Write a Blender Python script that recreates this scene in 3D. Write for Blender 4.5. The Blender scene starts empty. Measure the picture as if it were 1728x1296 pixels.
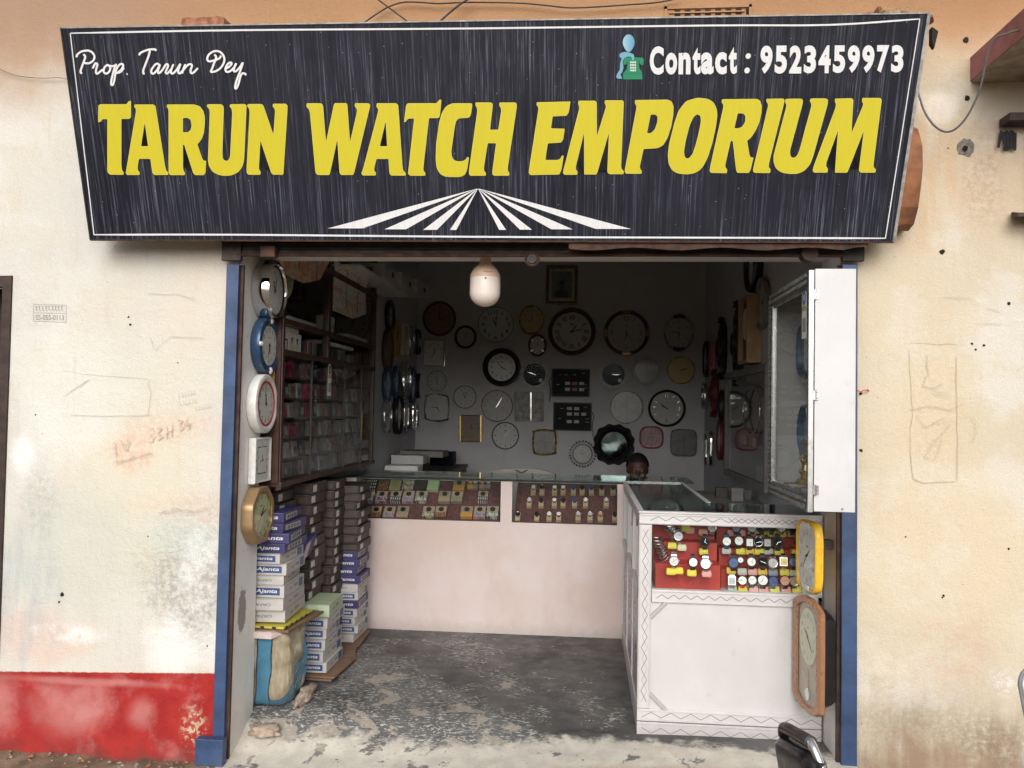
import bpy, bmesh, math, random
from math import sin, cos, pi, radians, sqrt, hypot
from mathutils import Vector, Matrix, noise
random.seed(7)
sc = bpy.context.scene
COL = sc.collection
# ------------------------------------------------------------------ camera
YAW, PIT, ROL, FPX, DIST, EYE = .0879, .0297, .017, 1400.0, 3.65, 1.46
_f = Vector((-sin(YAW)*cos(PIT), cos(YAW)*cos(PIT), sin(PIT)))
_r0 = Vector((cos(YAW), sin(YAW), 0)); _u0 = _r0.cross(_f)
_r = _r0*cos(ROL)+_u0*sin(ROL); _u = _u0*cos(ROL)-_r0*sin(ROL)
CAM = Vector((0, -DIST, EYE))
cd = bpy.data.cameras.new("camera"); co = bpy.data.objects.new("camera", cd); COL.objects.link(co)
cd.sensor_width = 36; cd.lens = FPX/1728*36; cd.clip_start = .05; cd.clip_end = 500
co.matrix_world = Matrix(((_r.x, _u.x, -_f.x, CAM.x), (_r.y, _u.y, -_f.y, CAM.y), (_r.z, _u.z, -_f.z, CAM.z), (0, 0, 0, 1)))
sc.camera = co
# ------------------------------------------------------------------ world, sun, exposure
SUN_EL, SUN_AZ = radians(30), radians(178)     # azimuth clockwise from +Y; the facade looks to -Y
w = bpy.data.worlds.new("World"); sc.world = w; w.use_nodes = True
nt = w.node_tree; nt.nodes.clear()
sky = nt.nodes.new("ShaderNodeTexSky"); sky.sky_type = 'NISHITA'; sky.sun_disc = False
sky.sun_elevation = SUN_EL; sky.sun_rotation = SUN_AZ; sky.dust_density = 5.0; sky.air_density = 1.0
hs = nt.nodes.new("ShaderNodeHueSaturation"); hs.inputs['Saturation'].default_value = .25
bg = nt.nodes.new("ShaderNodeBackground"); bg.inputs['Strength'].default_value = .15
wo = nt.nodes.new("ShaderNodeOutputWorld")
nt.links.new(sky.outputs[0], hs.inputs['Color']); nt.links.new(hs.outputs[0], bg.inputs[0]); nt.links.new(bg.outputs[0], wo.inputs[0])
sl = bpy.data.lights.new("sun", 'SUN'); sl.energy = .8; sl.angle = radians(55); sl.color = (1, .98, .95)
so = bpy.data.objects.new("sun", sl); COL.objects.link(so)
_sd = Vector((sin(SUN_AZ)*cos(SUN_EL), cos(SUN_AZ)*cos(SUN_EL), sin(SUN_EL)))
so.rotation_euler = (-_sd).to_track_quat('-Z', 'Y').to_euler(); so.location = _sd*20
sc.view_settings.view_transform = 'Standard'; sc.view_settings.look = 'None'
sc.view_settings.exposure = 0.12; sc.view_settings.gamma = 1; sc.view_settings.use_curve_mapping = False
cy = sc.cycles
cy.max_bounces = 10; cy.diffuse_bounces = 5; cy.glossy_bounces = 4; cy.transmission_bounces = 4; cy.transparent_max_bounces = 16
cy.caustics_reflective = False; cy.caustics_refractive = False; cy.use_denoising = True
try: cy.denoiser = 'OPENIMAGEDENOISE'
except Exception: pass

# ------------------------------------------------------------------ where a pixel of the photograph lies on a real plane
def ray(px, py): return _f*FPX+_r*(px-864)-_u*(py-648)
def at(px, py, X=None, Y=None, Z=None):
    d = ray(px, py)
    k = ((X-CAM.x)/d.x) if X is not None else ((Y-CAM.y)/d.y) if Y is not None else ((Z-CAM.z)/d.z)
    return CAM+d*k
def on_plane(px, py, p0, n):
    d = ray(px, py); return CAM+d*((p0-CAM).dot(n)/d.dot(n))

# ------------------------------------------------------------------ mesh builder
class MB:
    def __init__(s): s.v = []; s.f = []; s.m = []
    def add(s, vs, fs, mi=0, M=None):
        b = len(s.v)
        s.v += [tuple(M @ Vector(v)) if M else tuple(v) for v in vs]
        s.f += [tuple(b+i for i in f) for f in fs]; s.m += [mi]*len(fs); return s
    def box(s, x0, x1, y0, y1, z0, z1, mi=0, M=None):
        return s.add([(x0,y0,z0),(x1,y0,z0),(x1,y1,z0),(x0,y1,z0),(x0,y0,z1),(x1,y0,z1),(x1,y1,z1),(x0,y1,z1)],
              [(0,3,2,1),(4,5,6,7),(0,1,5,4),(1,2,6,5),(2,3,7,6),(3,0,4,7)], mi, M)
    def prism(s, poly, y0, y1, mi=0, M=None):          # polygon in XZ pushed from y0 to y1
        n = len(poly)
        return s.add([(p[0], y0, p[1]) for p in poly]+[(p[0], y1, p[1]) for p in poly],
              [tuple(range(n)), tuple(range(2*n-1, n-1, -1))]+[(i, n+i, n+(i+1) % n, (i+1) % n) for i in range(n)], mi, M)
    def loft(s, rings, mi=0, M=None, cap0=True, cap1=True, closed=False):
        n = len(rings[0]); vs = [p for r in rings for p in r]; fs = []
        k = len(rings)
        for j in range(k if closed else k-1):
            a = j*n; b = ((j+1) % k)*n
            fs += [(a+i, a+(i+1) % n, b+(i+1) % n, b+i) for i in range(n)]
        if not closed:
            if cap0: fs.append(tuple(range(n-1, -1, -1)))
            if cap1: fs.append(tuple(range((k-1)*n, k*n)))
        return s.add(vs, fs, mi, M)
    def tube(s, path, r, n=8, mi=0, closed=False, M=None):
        P = [Vector(p) for p in path]; rings = []; k = len(P); up = None
        for i, p in enumerate(P):
            a = P[(i-1) % k] if (closed or i) else p; b = P[(i+1) % k] if (closed or i < k-1) else p
            t = (b-a).normalized()
            if up is None:
                up = Vector((0, 0, 1)) if abs(t.z) < .9 else Vector((1, 0, 0))
            e1 = t.cross(up).normalized(); e2 = e1.cross(t).normalized(); up = e2
            rr = r[i] if isinstance(r, (list, tuple)) else r
            rings.append([p+e1*(rr*cos(2*pi*q/n))+e2*(rr*sin(2*pi*q/n)) for q in range(n)])
        return s.loft(rings, mi, M, closed=closed)
    def cyl(s, a, b, r, n=16, mi=0, M=None): return s.tube([a, b], r, n, mi, M=M)
    def lathe(s, prof, n=24, mi=0, M=None):            # profile (r, z) round Z
        return s.loft([[(r*cos(2*pi*i/n), r*sin(2*pi*i/n), z) for i in range(n)] for r, z in prof], mi, M)
    def build(s, name, mats, parent=None, loc=None, rotz=0, smooth=None, bevel=0, label=None, cat=None, group=None, kind=None, M=None):
        me = bpy.data.meshes.new(name); me.from_pydata(s.v, [], s.f)
        mats = mats if isinstance(mats, (list, tuple)) else [mats]
        for m in mats: me.materials.append(m)
        me.polygons.foreach_set('material_index', s.m)
        bm = bmesh.new(); bm.from_mesh(me)
        bmesh.ops.recalc_face_normals(bm, faces=bm.faces)
        if bevel:
            es = [e for e in bm.edges if len(e.link_faces) == 2 and e.calc_face_angle(0) > .5]
            bmesh.ops.bevel(bm, geom=es, offset=bevel, segments=2, affect='EDGES', profile=.6, clamp_overlap=True)
        bm.to_mesh(me); bm.free()
        if smooth is not None:
            me.polygons.foreach_set('use_smooth', [True]*len(me.polygons)); me.set_sharp_from_angle(angle=radians(smooth))
        me.update()
        return link(name, me, parent, loc, rotz, label, cat, group, kind, M)
def link(name, me, parent=None, loc=None, rotz=0, label=None, cat=None, group=None, kind=None, M=None):
    o = bpy.data.objects.new(name, me); COL.objects.link(o)
    if parent is not None: o.parent = parent
    if M is not None: o.matrix_basis = M
    else:
        if loc is not None: o.location = loc
        if rotz: o.rotation_euler[2] = rotz
    return tag(o, label, cat, group, kind)
def tag(o, label=None, cat=None, group=None, kind=None):
    if label: o['label'] = label
    if cat: o['category'] = cat
    if group: o['group'] = group
    if kind: o['kind'] = kind
    return o
def thing(name, label, cat, loc=(0, 0, 0), rotz=0, group=None, M=None):
    return link(name, None, None, loc, rotz, label, cat, group, None, M)
def copy_thing(root, M, label):
    r = root.copy(); COL.objects.link(r); r.matrix_basis = M; r['label'] = label
    for ch in list(root.children):
        c = ch.copy(); COL.objects.link(c); c.parent = r
        for g in list(ch.children):
            d = g.copy(); COL.objects.link(d); d.parent = c
    return r
def T(x, y, z): return Matrix.Translation((x, y, z))
def RZ(a): return Matrix.Rotation(a, 4, 'Z')
def RX(a): return Matrix.Rotation(a, 4, 'X')
def RY(a): return Matrix.Rotation(a, 4, 'Y')
def SC(x, y, z): return Matrix.Diagonal((x, y, z, 1))
ORD = ['first', 'second', 'third', 'fourth', 'fifth', 'sixth', 'seventh', 'eighth', 'ninth', 'tenth', 'eleventh', 'twelfth', 'thirteenth',
       'fourteenth', 'fifteenth', 'sixteenth', 'seventeenth', 'eighteenth', 'nineteenth', 'twentieth']

# ------------------------------------------------------------------ materials
class NG:
    """tiny node helper"""
    def __init__(s, m): s.t = m.node_tree; s.n = s.t.nodes; s.l = s.t.links
    def new(s, k, **kw):
        o = s.n.new(k)
        for a, b in kw.items(): setattr(o, a, b)
        return o
    def put(s, sock, v):
        if isinstance(v, bpy.types.NodeSocket): s.l.new(v, sock)
        elif v is not None:
            if sock.type == 'RGBA' and len(v) == 3: v = (*v, 1)
            sock.default_value = v
    def math(s, op, a, b=None, c=None, clamp=False):
        o = s.new('ShaderNodeMath', operation=op, use_clamp=clamp)
        s.put(o.inputs[0], a)
        if b is not None: s.put(o.inputs[1], b)
        if c is not None: s.put(o.inputs[2], c)
        return o.outputs[0]
    def mix(s, f, a, b, mode='MIX'):
        o = s.new('ShaderNodeMix', data_type='RGBA', blend_type=mode)
        s.put(o.inputs[0], f); s.put(o.inputs[6], a); s.put(o.inputs[7], b); return o.outputs[2]
    def pos(s): return s.new('ShaderNodeNewGeometry').outputs['Position']
    def obj(s): return s.new('ShaderNodeTexCoord').outputs['Object']
    def mapv(s, v, sc_=(1, 1, 1), loc=(0, 0, 0), rot=(0, 0, 0)):
        o = s.new('ShaderNodeMapping'); s.put(o.inputs[0], v); o.inputs['Scale'].default_value = sc_
        o.inputs['Location'].default_value = loc; o.inputs['Rotation'].default_value = rot; return o.outputs[0]
    def noise(s, v, scale, detail=4, rough=.55, dist=0):
        o = s.new('ShaderNodeTexNoise'); s.put(o.inputs['Vector'], v); o.inputs['Scale'].default_value = scale
        o.inputs['Detail'].default_value = detail; o.inputs['Roughness'].default_value = rough; o.inputs['Distortion'].default_value = dist
        return o.outputs['Fac']
    def voro(s, v, scale, feat='F1', rnd=1):
        o = s.new('ShaderNodeTexVoronoi', feature=feat); s.put(o.inputs['Vector'], v); o.inputs['Scale'].default_value = scale
        o.inputs['Randomness'].default_value = rnd; return o.outputs['Distance']
    def ramp(s, f, lo, hi, a=0.0, b=1.0):
        o = s.new('ShaderNodeMapRange', interpolation_type='SMOOTHSTEP'); s.put(o.inputs[0], f)
        o.inputs[1].default_value = lo; o.inputs[2].default_value = hi; o.inputs[3].default_value = a; o.inputs[4].default_value = b
        return o.outputs[0]
    def sep(s, v):
        o = s.new('ShaderNodeSeparateXYZ'); s.put(o.inputs[0], v); return o.outputs
    def bump(s, h, strength=.3, dist=.01, nrm=None):
        o = s.new('ShaderNodeBump'); s.put(o.inputs['Height'], h); o.inputs['Strength'].default_value = strength
        o.inputs['Distance'].default_value = dist
        if nrm: s.put(o.inputs['Normal'], nrm)
        return o.outputs[0]
def pmat(name):
    m = bpy.data.materials.new(name); m.use_nodes = True
    g = NG(m); p = m.node_tree.nodes['Principled BSDF']; return m, g, p
MC = {}
def mat(name, col, rough=.55, metal=0, var=.12, vs=30, bump=.0, bs=200, coat=0, dirt=0, dcol=(.08, .065, .05), ds=6, spec=.5):
    if name in MC: return MC[name]
    m, g, p = pmat(name)
    o = g.obj(); n = g.noise(o, vs)
    c = g.mix(g.ramp(n, .3, .7), tuple(x*(1-var) for x in col), tuple(min(1, x*(1+var*.6)) for x in col))
    if dirt:
        c = g.mix(g.math('MULTIPLY', g.ramp(g.noise(o, ds, 6, .65), .5, .72), dirt), c, dcol)
    g.put(p.inputs['Base Color'], c)
    g.put(p.inputs['Roughness'], g.ramp(g.noise(o, vs*.7), .25, .75, max(0, rough-.08), min(1, rough+.08)))
    p.inputs['Metallic'].default_value = metal; p.inputs['Specular IOR Level'].default_value = spec
    if coat: p.inputs['Coat Weight'].default_value = coat; p.inputs['Coat Roughness'].default_value = .08
    if bump: g.put(p.inputs['Normal'], g.bump(g.noise(o, bs, 3), bump, .004))
    MC[name] = m; return m
def glass_mat(name, tint=(.93, .96, .95), ior=1.5, rough=.0, extra=0.0):
    m = bpy.data.materials.new(name); m.use_nodes = True; g = NG(m); m.node_tree.nodes.clear()
    out = g.new('ShaderNodeOutputMaterial'); tr = g.new('ShaderNodeBsdfTransparent'); gl = g.new('ShaderNodeBsdfGlossy'); mx = g.new('ShaderNodeMixShader')
    ge = g.new('ShaderNodeNewGeometry'); dt = g.new('ShaderNodeVectorMath', operation='DOT_PRODUCT'); g.l.new(ge.outputs['Incoming'], dt.inputs[0]); g.l.new(ge.outputs['Normal'], dt.inputs[1])
    f0 = ((ior-1)/(ior+1))**2; cc_ = g.math('SUBTRACT', 1, g.math('ABSOLUTE', dt.outputs['Value']), clamp=True)
    frs = g.math('MULTIPLY_ADD', g.math('POWER', cc_, 5.0), 1-f0, f0)
    tr.inputs[0].default_value = (*tint, 1); gl.inputs['Roughness'].default_value = rough; gl.inputs[0].default_value = (.95, .97, .97, 1)
    f = g.math('ADD', frs, extra, clamp=True)
    g.put(mx.inputs[0], f); g.l.new(tr.outputs[0], mx.inputs[1]); g.l.new(gl.outputs[0], mx.inputs[2]); g.l.new(mx.outputs[0], out.inputs[0])
    return m
M_glass = glass_mat('thin_glass')
M_dialglass = glass_mat('clock_glass', (.97, .98, .97), 1.13)
M_dusty = glass_mat('dusty_glass', (.86, .88, .87), 1.5, .05, .03)
M_greenglass = glass_mat('counter_glass', (.50, .60, .58), 1.6, .07, .10)
M_black = mat('black_plastic', (.012, .012, .014), .35)
M_dark = mat('dark_rubber', (.02, .02, .02), .7)
M_white = mat('white_plastic', (.74, .73, .70), .35)
M_cream = mat('cream_plastic', (.66, .60, .46), .4)
M_silver = mat('silver_trim', (.62, .62, .63), .22, .9)
M_chrome = mat('chrome', (.75, .75, .76), .08, 1.0, .04)
M_gold = mat('gold_trim', (.62, .44, .14), .25, .85)
M_bronze = mat('bronze_plastic', (.34, .22, .11), .35, .35)
M_copper = mat('copper_plastic', (.40, .20, .10), .3, .25, .06)
M_brownwood = mat('brown_wood', (.085, .035, .022), .45, 0, .3, 18)
M_maroon = mat('maroon_plastic', (.13, .02, .02), .35)
M_blue = mat('blue_plastic', (.035, .075, .15), .3, .2)
M_yellow = mat('yellow_plastic', (.80, .47, .03), .35)
M_red = mat('red_plastic', (.55, .04, .03), .4)
M_pink = mat('pink_plastic', (.50, .12, .16), .45)
M_dialw = mat('dial_white', (.80, .80, .77), .5, 0, .04)
M_dialg = mat('dial_grey', (.52, .52, .52), .5, 0, .06)
M_dialc = mat('dial_cream', (.66, .66, .50), .5, 0, .05)
M_dialgreen = mat('dial_pale_green', (.55, .62, .34), .5, 0, .05)
M_dialgold = mat('dial_gold', (.45, .34, .16), .45, .2, .08)
M_dialk = mat('dial_black', (.008, .010, .018), .5, spec=.03)
M_dialbrown = mat('dial_brown', (.26, .16, .10), .5, 0, .3, 60)
M_dialpink = mat('dial_pink', (.46, .30, .32), .5, 0, .25, 40)
M_ink = mat('ink_black', (.015, .015, .015), .5)
M_inkgrey = mat('ink_grey', (.18, .18, .18), .5)
M_mirror = mat('mirror', (.11, .14, .14), .04, 1.0, .3, 14)
M_paper = mat('paper_white', (.76, .75, .72), .7, 0, .08, 25)
M_rust = mat('rusty_steel', (.075, .036, .024), .8, .2, .5, 14, .5, 90, dirt=.8, dcol=(.03, .022, .02), ds=9)
M_darksteel = mat('dark_steel', (.035, .033, .032), .6, .4, .4, 16, .3, 120, dirt=.6, dcol=(.11, .06, .035), ds=7)

# ------------------------------------------------------------------ text as flat meshes (built-in font or hand-made letters)
_tc = {}
def text_mesh(s, bold=.0, shear=0.0):
    k = (s, bold, shear)
    if k in _tc: return _tc[k]
    cu = bpy.data.curves.new('lettering', 'FONT'); cu.body = s; cu.size = 1; cu.offset = bold; cu.shear = shear; cu.resolution_u = 4
    r = _curve_mesh(cu); _tc[k] = r; return r
def _curve_mesh(cu):
    o = bpy.data.objects.new('lettering_tmp', cu); COL.objects.link(o)
    dg = bpy.context.evaluated_depsgraph_get(); dg.update()
    me = bpy.data.meshes.new_from_object(o.evaluated_get(dg))
    vs = [(v.co.x, v.co.y) for v in me.vertices]; fs = [tuple(p.vertices) for p in me.polygons]
    bpy.data.objects.remove(o); bpy.data.curves.remove(cu); bpy.data.meshes.remove(me)
    return vs, fs
def poly_mesh(loops, offset=0.0):
    """filled flat shape from closed loops (holes allowed)"""
    cu = bpy.data.curves.new('outline', 'CURVE'); cu.dimensions = '2D'; cu.fill_mode = 'BOTH'; cu.offset = offset
    for lp in loops:
        sp = cu.splines.new('POLY'); sp.points.add(len(lp)-1)
        for i, p in enumerate(lp): sp.points[i].co = (p[0], p[1], 0, 1)
        sp.use_cyclic_u = True
    return _curve_mesh(cu)
def put_text(mb, s, cx, cz, h, y, mi=0, bold=.0, shear=0.0, wfit=None, M=None, just='c', flipx=False):
    """text in the XZ plane at depth y, cap height about h"""
    vs, fs = text_mesh(s, bold, shear)
    if not vs: return
    xs = [v[0] for v in vs]; zs = [v[1] for v in vs]; x0, x1 = min(xs), max(xs); z0, z1 = min(zs), max(zs)
    kz = h/max(1e-6, z1-z0); kx = (wfit/(x1-x0)) if wfit else kz
    ox = {'c': (x0+x1)/2, 'l': x0}[just]
    mb.add([((v[0]-ox)*kx*(-1 if flipx else 1)+cx, y, (v[1]-(z0+z1)/2)*kz+cz) for v in vs], fs, mi, M)
# ================================================================== THE SETTING
S0 = .0026                                      # metres per photograph pixel on the facade
def facade_material():
    m, g, p = pmat('limewashed_plaster'); P = g.pos(); x, y, z = g.sep(P)
    n1 = g.noise(P, 1.6, 6, .62); n2 = g.noise(P, 7, 7, .68); n3 = g.noise(P, 38, 5, .7); n4 = g.noise(g.mapv(P, (6, 6, 1.1)), 2.2, 5, .6)
    dx = g.math('MULTIPLY_ADD', n2, .5, -.25); dz = g.math('MULTIPLY_ADD', n1, .5, -.25)
    def blob(px, py, rx, ry, soft=.5, wob=1.0):
        c = at(px, py, Y=0)
        a = g.math('DIVIDE', g.math('ADD', g.math('SUBTRACT', x, c.x), g.math('MULTIPLY', dx, .7*wob*min(1, rx/60))), rx*S0)
        b = g.math('DIVIDE', g.math('ADD', g.math('SUBTRACT', z, c.z), g.math('MULTIPLY', dz, .7*wob*min(1, ry/60))), ry*S0)
        d = g.math('SQRT', g.math('ADD', g.math('MULTIPLY', a, a), g.math('MULTIPLY', b, b)))
        return g.ramp(d, 1-soft, 1+soft, 1, 0)
    def mul(*a):
        r = a[0]
        for q in a[1:]: r = g.math('MULTIPLY', r, q)
        return r
    # old paint: whiter on the left, creamy on the right, orange towards the top
    side = g.ramp(g.math('MULTIPLY_ADD', n1, .8, x), -1.2, .9)
    c = g.mix(side, (.63, .61, .57), (.60, .525, .40))
    c = g.mix(mul(g.ramp(n1, .42, .62), .6), c, (.66, .61, .50))
    c = g.mix(mul(g.ramp(n4, .5, .68), .35), c, (.58, .50, .40))
    c = g.mix(mul(g.ramp(g.noise(P, 3.1, 6, .6), .5, .6), .5), c, (.68, .67, .64))
    up = g.math('ADD', z, g.math('MULTIPLY_ADD', n1, .5, -.25))
    c = g.mix(mul(g.ramp(up, 2.78, 3.2), g.ramp(x, -2.6, -1.2, .75, .95)), c, (.46, .26, .13))
    c = g.mix(mul(g.ramp(up, 3.0, 3.35), .6), c, (.30, .15, .07)); c = g.mix(mul(g.ramp(up, 2.75, 3.3), g.ramp(x, -1.7, -2.4), .55), c, (.34, .23, .17))
    c = g.mix(mul(g.ramp(g.math('ABSOLUTE', g.math('SUBTRACT', up, 2.5)), 0, .5, 1, 0), g.ramp(x, 1.1, 1.9), .4), c, (.66, .44, .27))
    for px, py, rx, ry, col, am, tex in [
        (230, 800, 130, 200, (.70, .64, .46), .5, None), (330, 520, 70, 130, (.68, .60, .48), .5, None), (120, 660, 90, 110, (.76, .75, .71), .7, None),
        (120, 930, 130, 100, (.55, .57, .50), .7, None), (200, 640, 160, 90, (.64, .63, .56), .5, None), (60, 1075, 90, 45, (.66, .50, .42), .7, None), (40, 1010, 55, 130, (.42, .45, .47), .55, n4),
        (330, 970, 85, 95, (.34, .34, .32), .8, n3), (350, 940, 50, 60, (.82, .82, .80), .8, n2), (400, 1070, 60, 50, (.82, .82, .80), .85, None), (290, 1085, 45, 55, (.80, .80, .78), .8, None),
        (120, 1068, 60, 16, (.82, .81, .79), .9, n2), (40, 770, 22, 32, (.82, .82, .80), .8, None), (70, 850, 30, 60, (.42, .44, .42), .6, n3),
        (290, 720, 90, 26, (.70, .42, .30), .45, n3), (330, 862, 130, 26, (.72, .48, .34), .45, n3), (225, 760, 40, 40, (.74, .36, .24), .5, n3), (300, 905, 60, 40, (.60, .66, .62), .5, None),
        (270, 1150, 200, 22, (.66, .58, .48), .4, None),
        (1500, 620, 120, 200, (.66, .55, .40), .4, None), (1575, 700, 60, 160, (.60, .46, .26), .4, n3), (1585, 182, 30, 26, (.86, .80, .72), .8, None), (1560, 300, 60, 120, (.62, .42, .25), .6, n4),  # small pale spot high on the right wall is glare mixed into the colour
        (1660, 300, 30, 80, (.44, .30, .20), .5, n3), (1500, 1130, 90, 40, (.80, .72, .62), .6, n2), (1690, 1150, 26, 22, (.78, .76, .76), .7, n3), (1600, 950, 160, 160, (.68, .58, .42), .6, None),
        (1620, 1100, 60, 60, (.62, .44, .34), .6, n2)]:
        f = mul(blob(px, py, rx, ry), am)
        if tex is not None: f = mul(f, g.ramp(tex, .38, .62))
        c = g.mix(f, c, col)
    # damp and street dirt rising at the foot of the right-hand wall
    low = g.math('ADD', z, g.math('MULTIPLY_ADD', n2, .5, -.25))
    rt = g.ramp(x, .9, 1.2)
    c = g.mix(mul(g.ramp(low, .42, .0, 0, 1), rt, .62, g.ramp(n4, .3, .6)), c, (.30, .20, .12))
    c = g.mix(mul(g.ramp(low, .16, -.02, 0, 1), rt, .5), c, (.28, .16, .10)); c = g.mix(mul(blob(1690, 1262, 70, 34, .8), .55, g.ramp(n3, .3, .6)), c, (.17, .12, .09)); c = g.mix(mul(blob(1560, 1215, 120, 30, .9), .35, g.ramp(n3, .35, .6)), c, (.24, .19, .15))
    # rain-worn streaks and specks
    c = g.mix(mul(g.ramp(g.noise(g.mapv(P, (30, 30, 1.6)), 1, 4, .7), .6, .75), .22), c, (.42, .33, .24))
    c = g.mix(mul(g.ramp(n3, .66, .74), .5), c, (.34, .28, .22))
    c = g.mix(mul(g.ramp(g.voro(P, 17), .07, .035, 0, 1), g.ramp(n2, .5, .6), .7), c, (.18, .15, .12))
    c = g.mix(g.ramp(g.noise(P, 150, 3, .7), .35, .65), c, g.mix(.14, c, (.2, .17, .13)))
    c = g.mix(mul(g.ramp(g.noise(g.mapv(P, (1, 1, 5)), 22, 5, .75), .63, .70), .16), c, (.80, .77, .70))
    # red skirting paint on the left, chalky and chipped
    edge = g.math('ADD', z, g.math('MULTIPLY_ADD', n3, .012, g.math('MULTIPLY', x, -.036)))
    red = mul(g.ramp(edge, .312, .306, 0, 1), g.ramp(x, -1.2, -1.25, 0, 1))
    rc = g.mix(g.ramp(n2, .35, .65), (.38, .030, .026), (.30, .020, .019))
    rc = g.mix(mul(g.ramp(g.noise(P, 4.2, 5, .6), .52, .68), .5), rc, (.50, .20, .19))
    for px, py, rx, ry in [(240, 1205, 22, 24), (120, 1195, 60, 40), (0, 1190, 30, 50), (150, 1150, 120, 6)]:
        rc = g.mix(mul(blob(px, py, rx, ry, .7), .5), rc, (.56, .27, .25))
    rc = g.mix(mul(blob(325, 1225, 22, 34, .6), g.ramp(n3, .5, .56)), rc, (.52, .42, .27))
    rc = g.mix(mul(g.ramp(edge, .04, -.10, 0, 1), .6, g.ramp(n2, .35, .6)), rc, (.12, .06, .05))
    c = g.mix(red, c, rc)
    g.put(p.inputs['Base Color'], c); p.inputs['Roughness'].default_value = .86; p.inputs['Specular IOR Level'].default_value = .25
    h = g.math('ADD', g.math('MULTIPLY', n2, .5), g.math('ADD', g.math('MULTIPLY', n3, .22), g.math('MULTIPLY', g.noise(P, 160, 3), .1)))
    h = g.math('ADD', h, g.math('MULTIPLY', blob(330, 960, 90, 110), g.math('MULTIPLY', n3, .5)))
    g.put(p.inputs['Normal'], g.bump(h, .8, .02)); return m
M_facade = facade_material()
def interior_plaster():
    m, g, p = pmat('grey_interior_plaster'); P = g.pos(); n = g.noise(P, 2.3, 6, .6); n3 = g.noise(P, 40, 4)
    c = g.mix(g.ramp(n, .3, .7), (.50, .505, .53), (.56, .56, .575))
    c = g.mix(g.math('MULTIPLY', g.ramp(g.voro(P, 9), .05, .02, 0, 1), .8), c, (.05, .04, .04))
    c = g.mix(g.math('MULTIPLY', g.ramp(g.noise(P, 5, 5), .6, .75), .3), c, (.30, .20, .19))
    g.put(p.inputs['Base Color'], c); p.inputs['Roughness'].default_value = .8
    g.put(p.inputs['Normal'], g.bump(n3, .3, .01)); return m
M_inner = interior_plaster()
def white_jamb():
    m, g, p = pmat('whitewashed_jamb'); P = g.pos(); n = g.noise(P, 4, 6, .65); n2 = g.noise(P, 28, 5, .7)
    c = g.mix(g.ramp(n, .35, .65), (.76, .75, .73), (.82, .81, .79))
    c = g.mix(g.math('MULTIPLY', g.ramp(n2, .6, .72), .5), c, (.45, .42, .38))
    x, y, z = g.sep(P)
    q = at(408, 1030, X=-1.57)
    a = g.math('DIVIDE', g.math('SUBTRACT', y, q.y), .045); b = g.math('DIVIDE', g.math('SUBTRACT', z, q.z), .10)
    d = g.math('ADD', g.math('SQRT', g.math('ADD', g.math('MULTIPLY', a, a), g.math('MULTIPLY', b, b))), g.math('MULTIPLY_ADD', n2, 1.2, -.6))
    patch = g.math('MULTIPLY', g.ramp(d, 1.02, .96, 0, 1), g.ramp(x, -1.3, -1.35, 0, 1))
    c = g.mix(patch, c, (.33, .30, .28))
    low = g.math('ADD', z, g.math('MULTIPLY', n, .3))
    c = g.mix(g.math('MULTIPLY', g.ramp(low, .3, .1, 0, 1), .5), c, (.50, .43, .36))
    g.put(p.inputs['Base Color'], c); p.inputs['Roughness'].default_value = .7
    g.put(p.inputs['Normal'], g.bump(g.math('SUBTRACT', g.math('MULTIPLY', n2, .4), patch), .5, .01)); return m
M_jamb = white_jamb()
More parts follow.
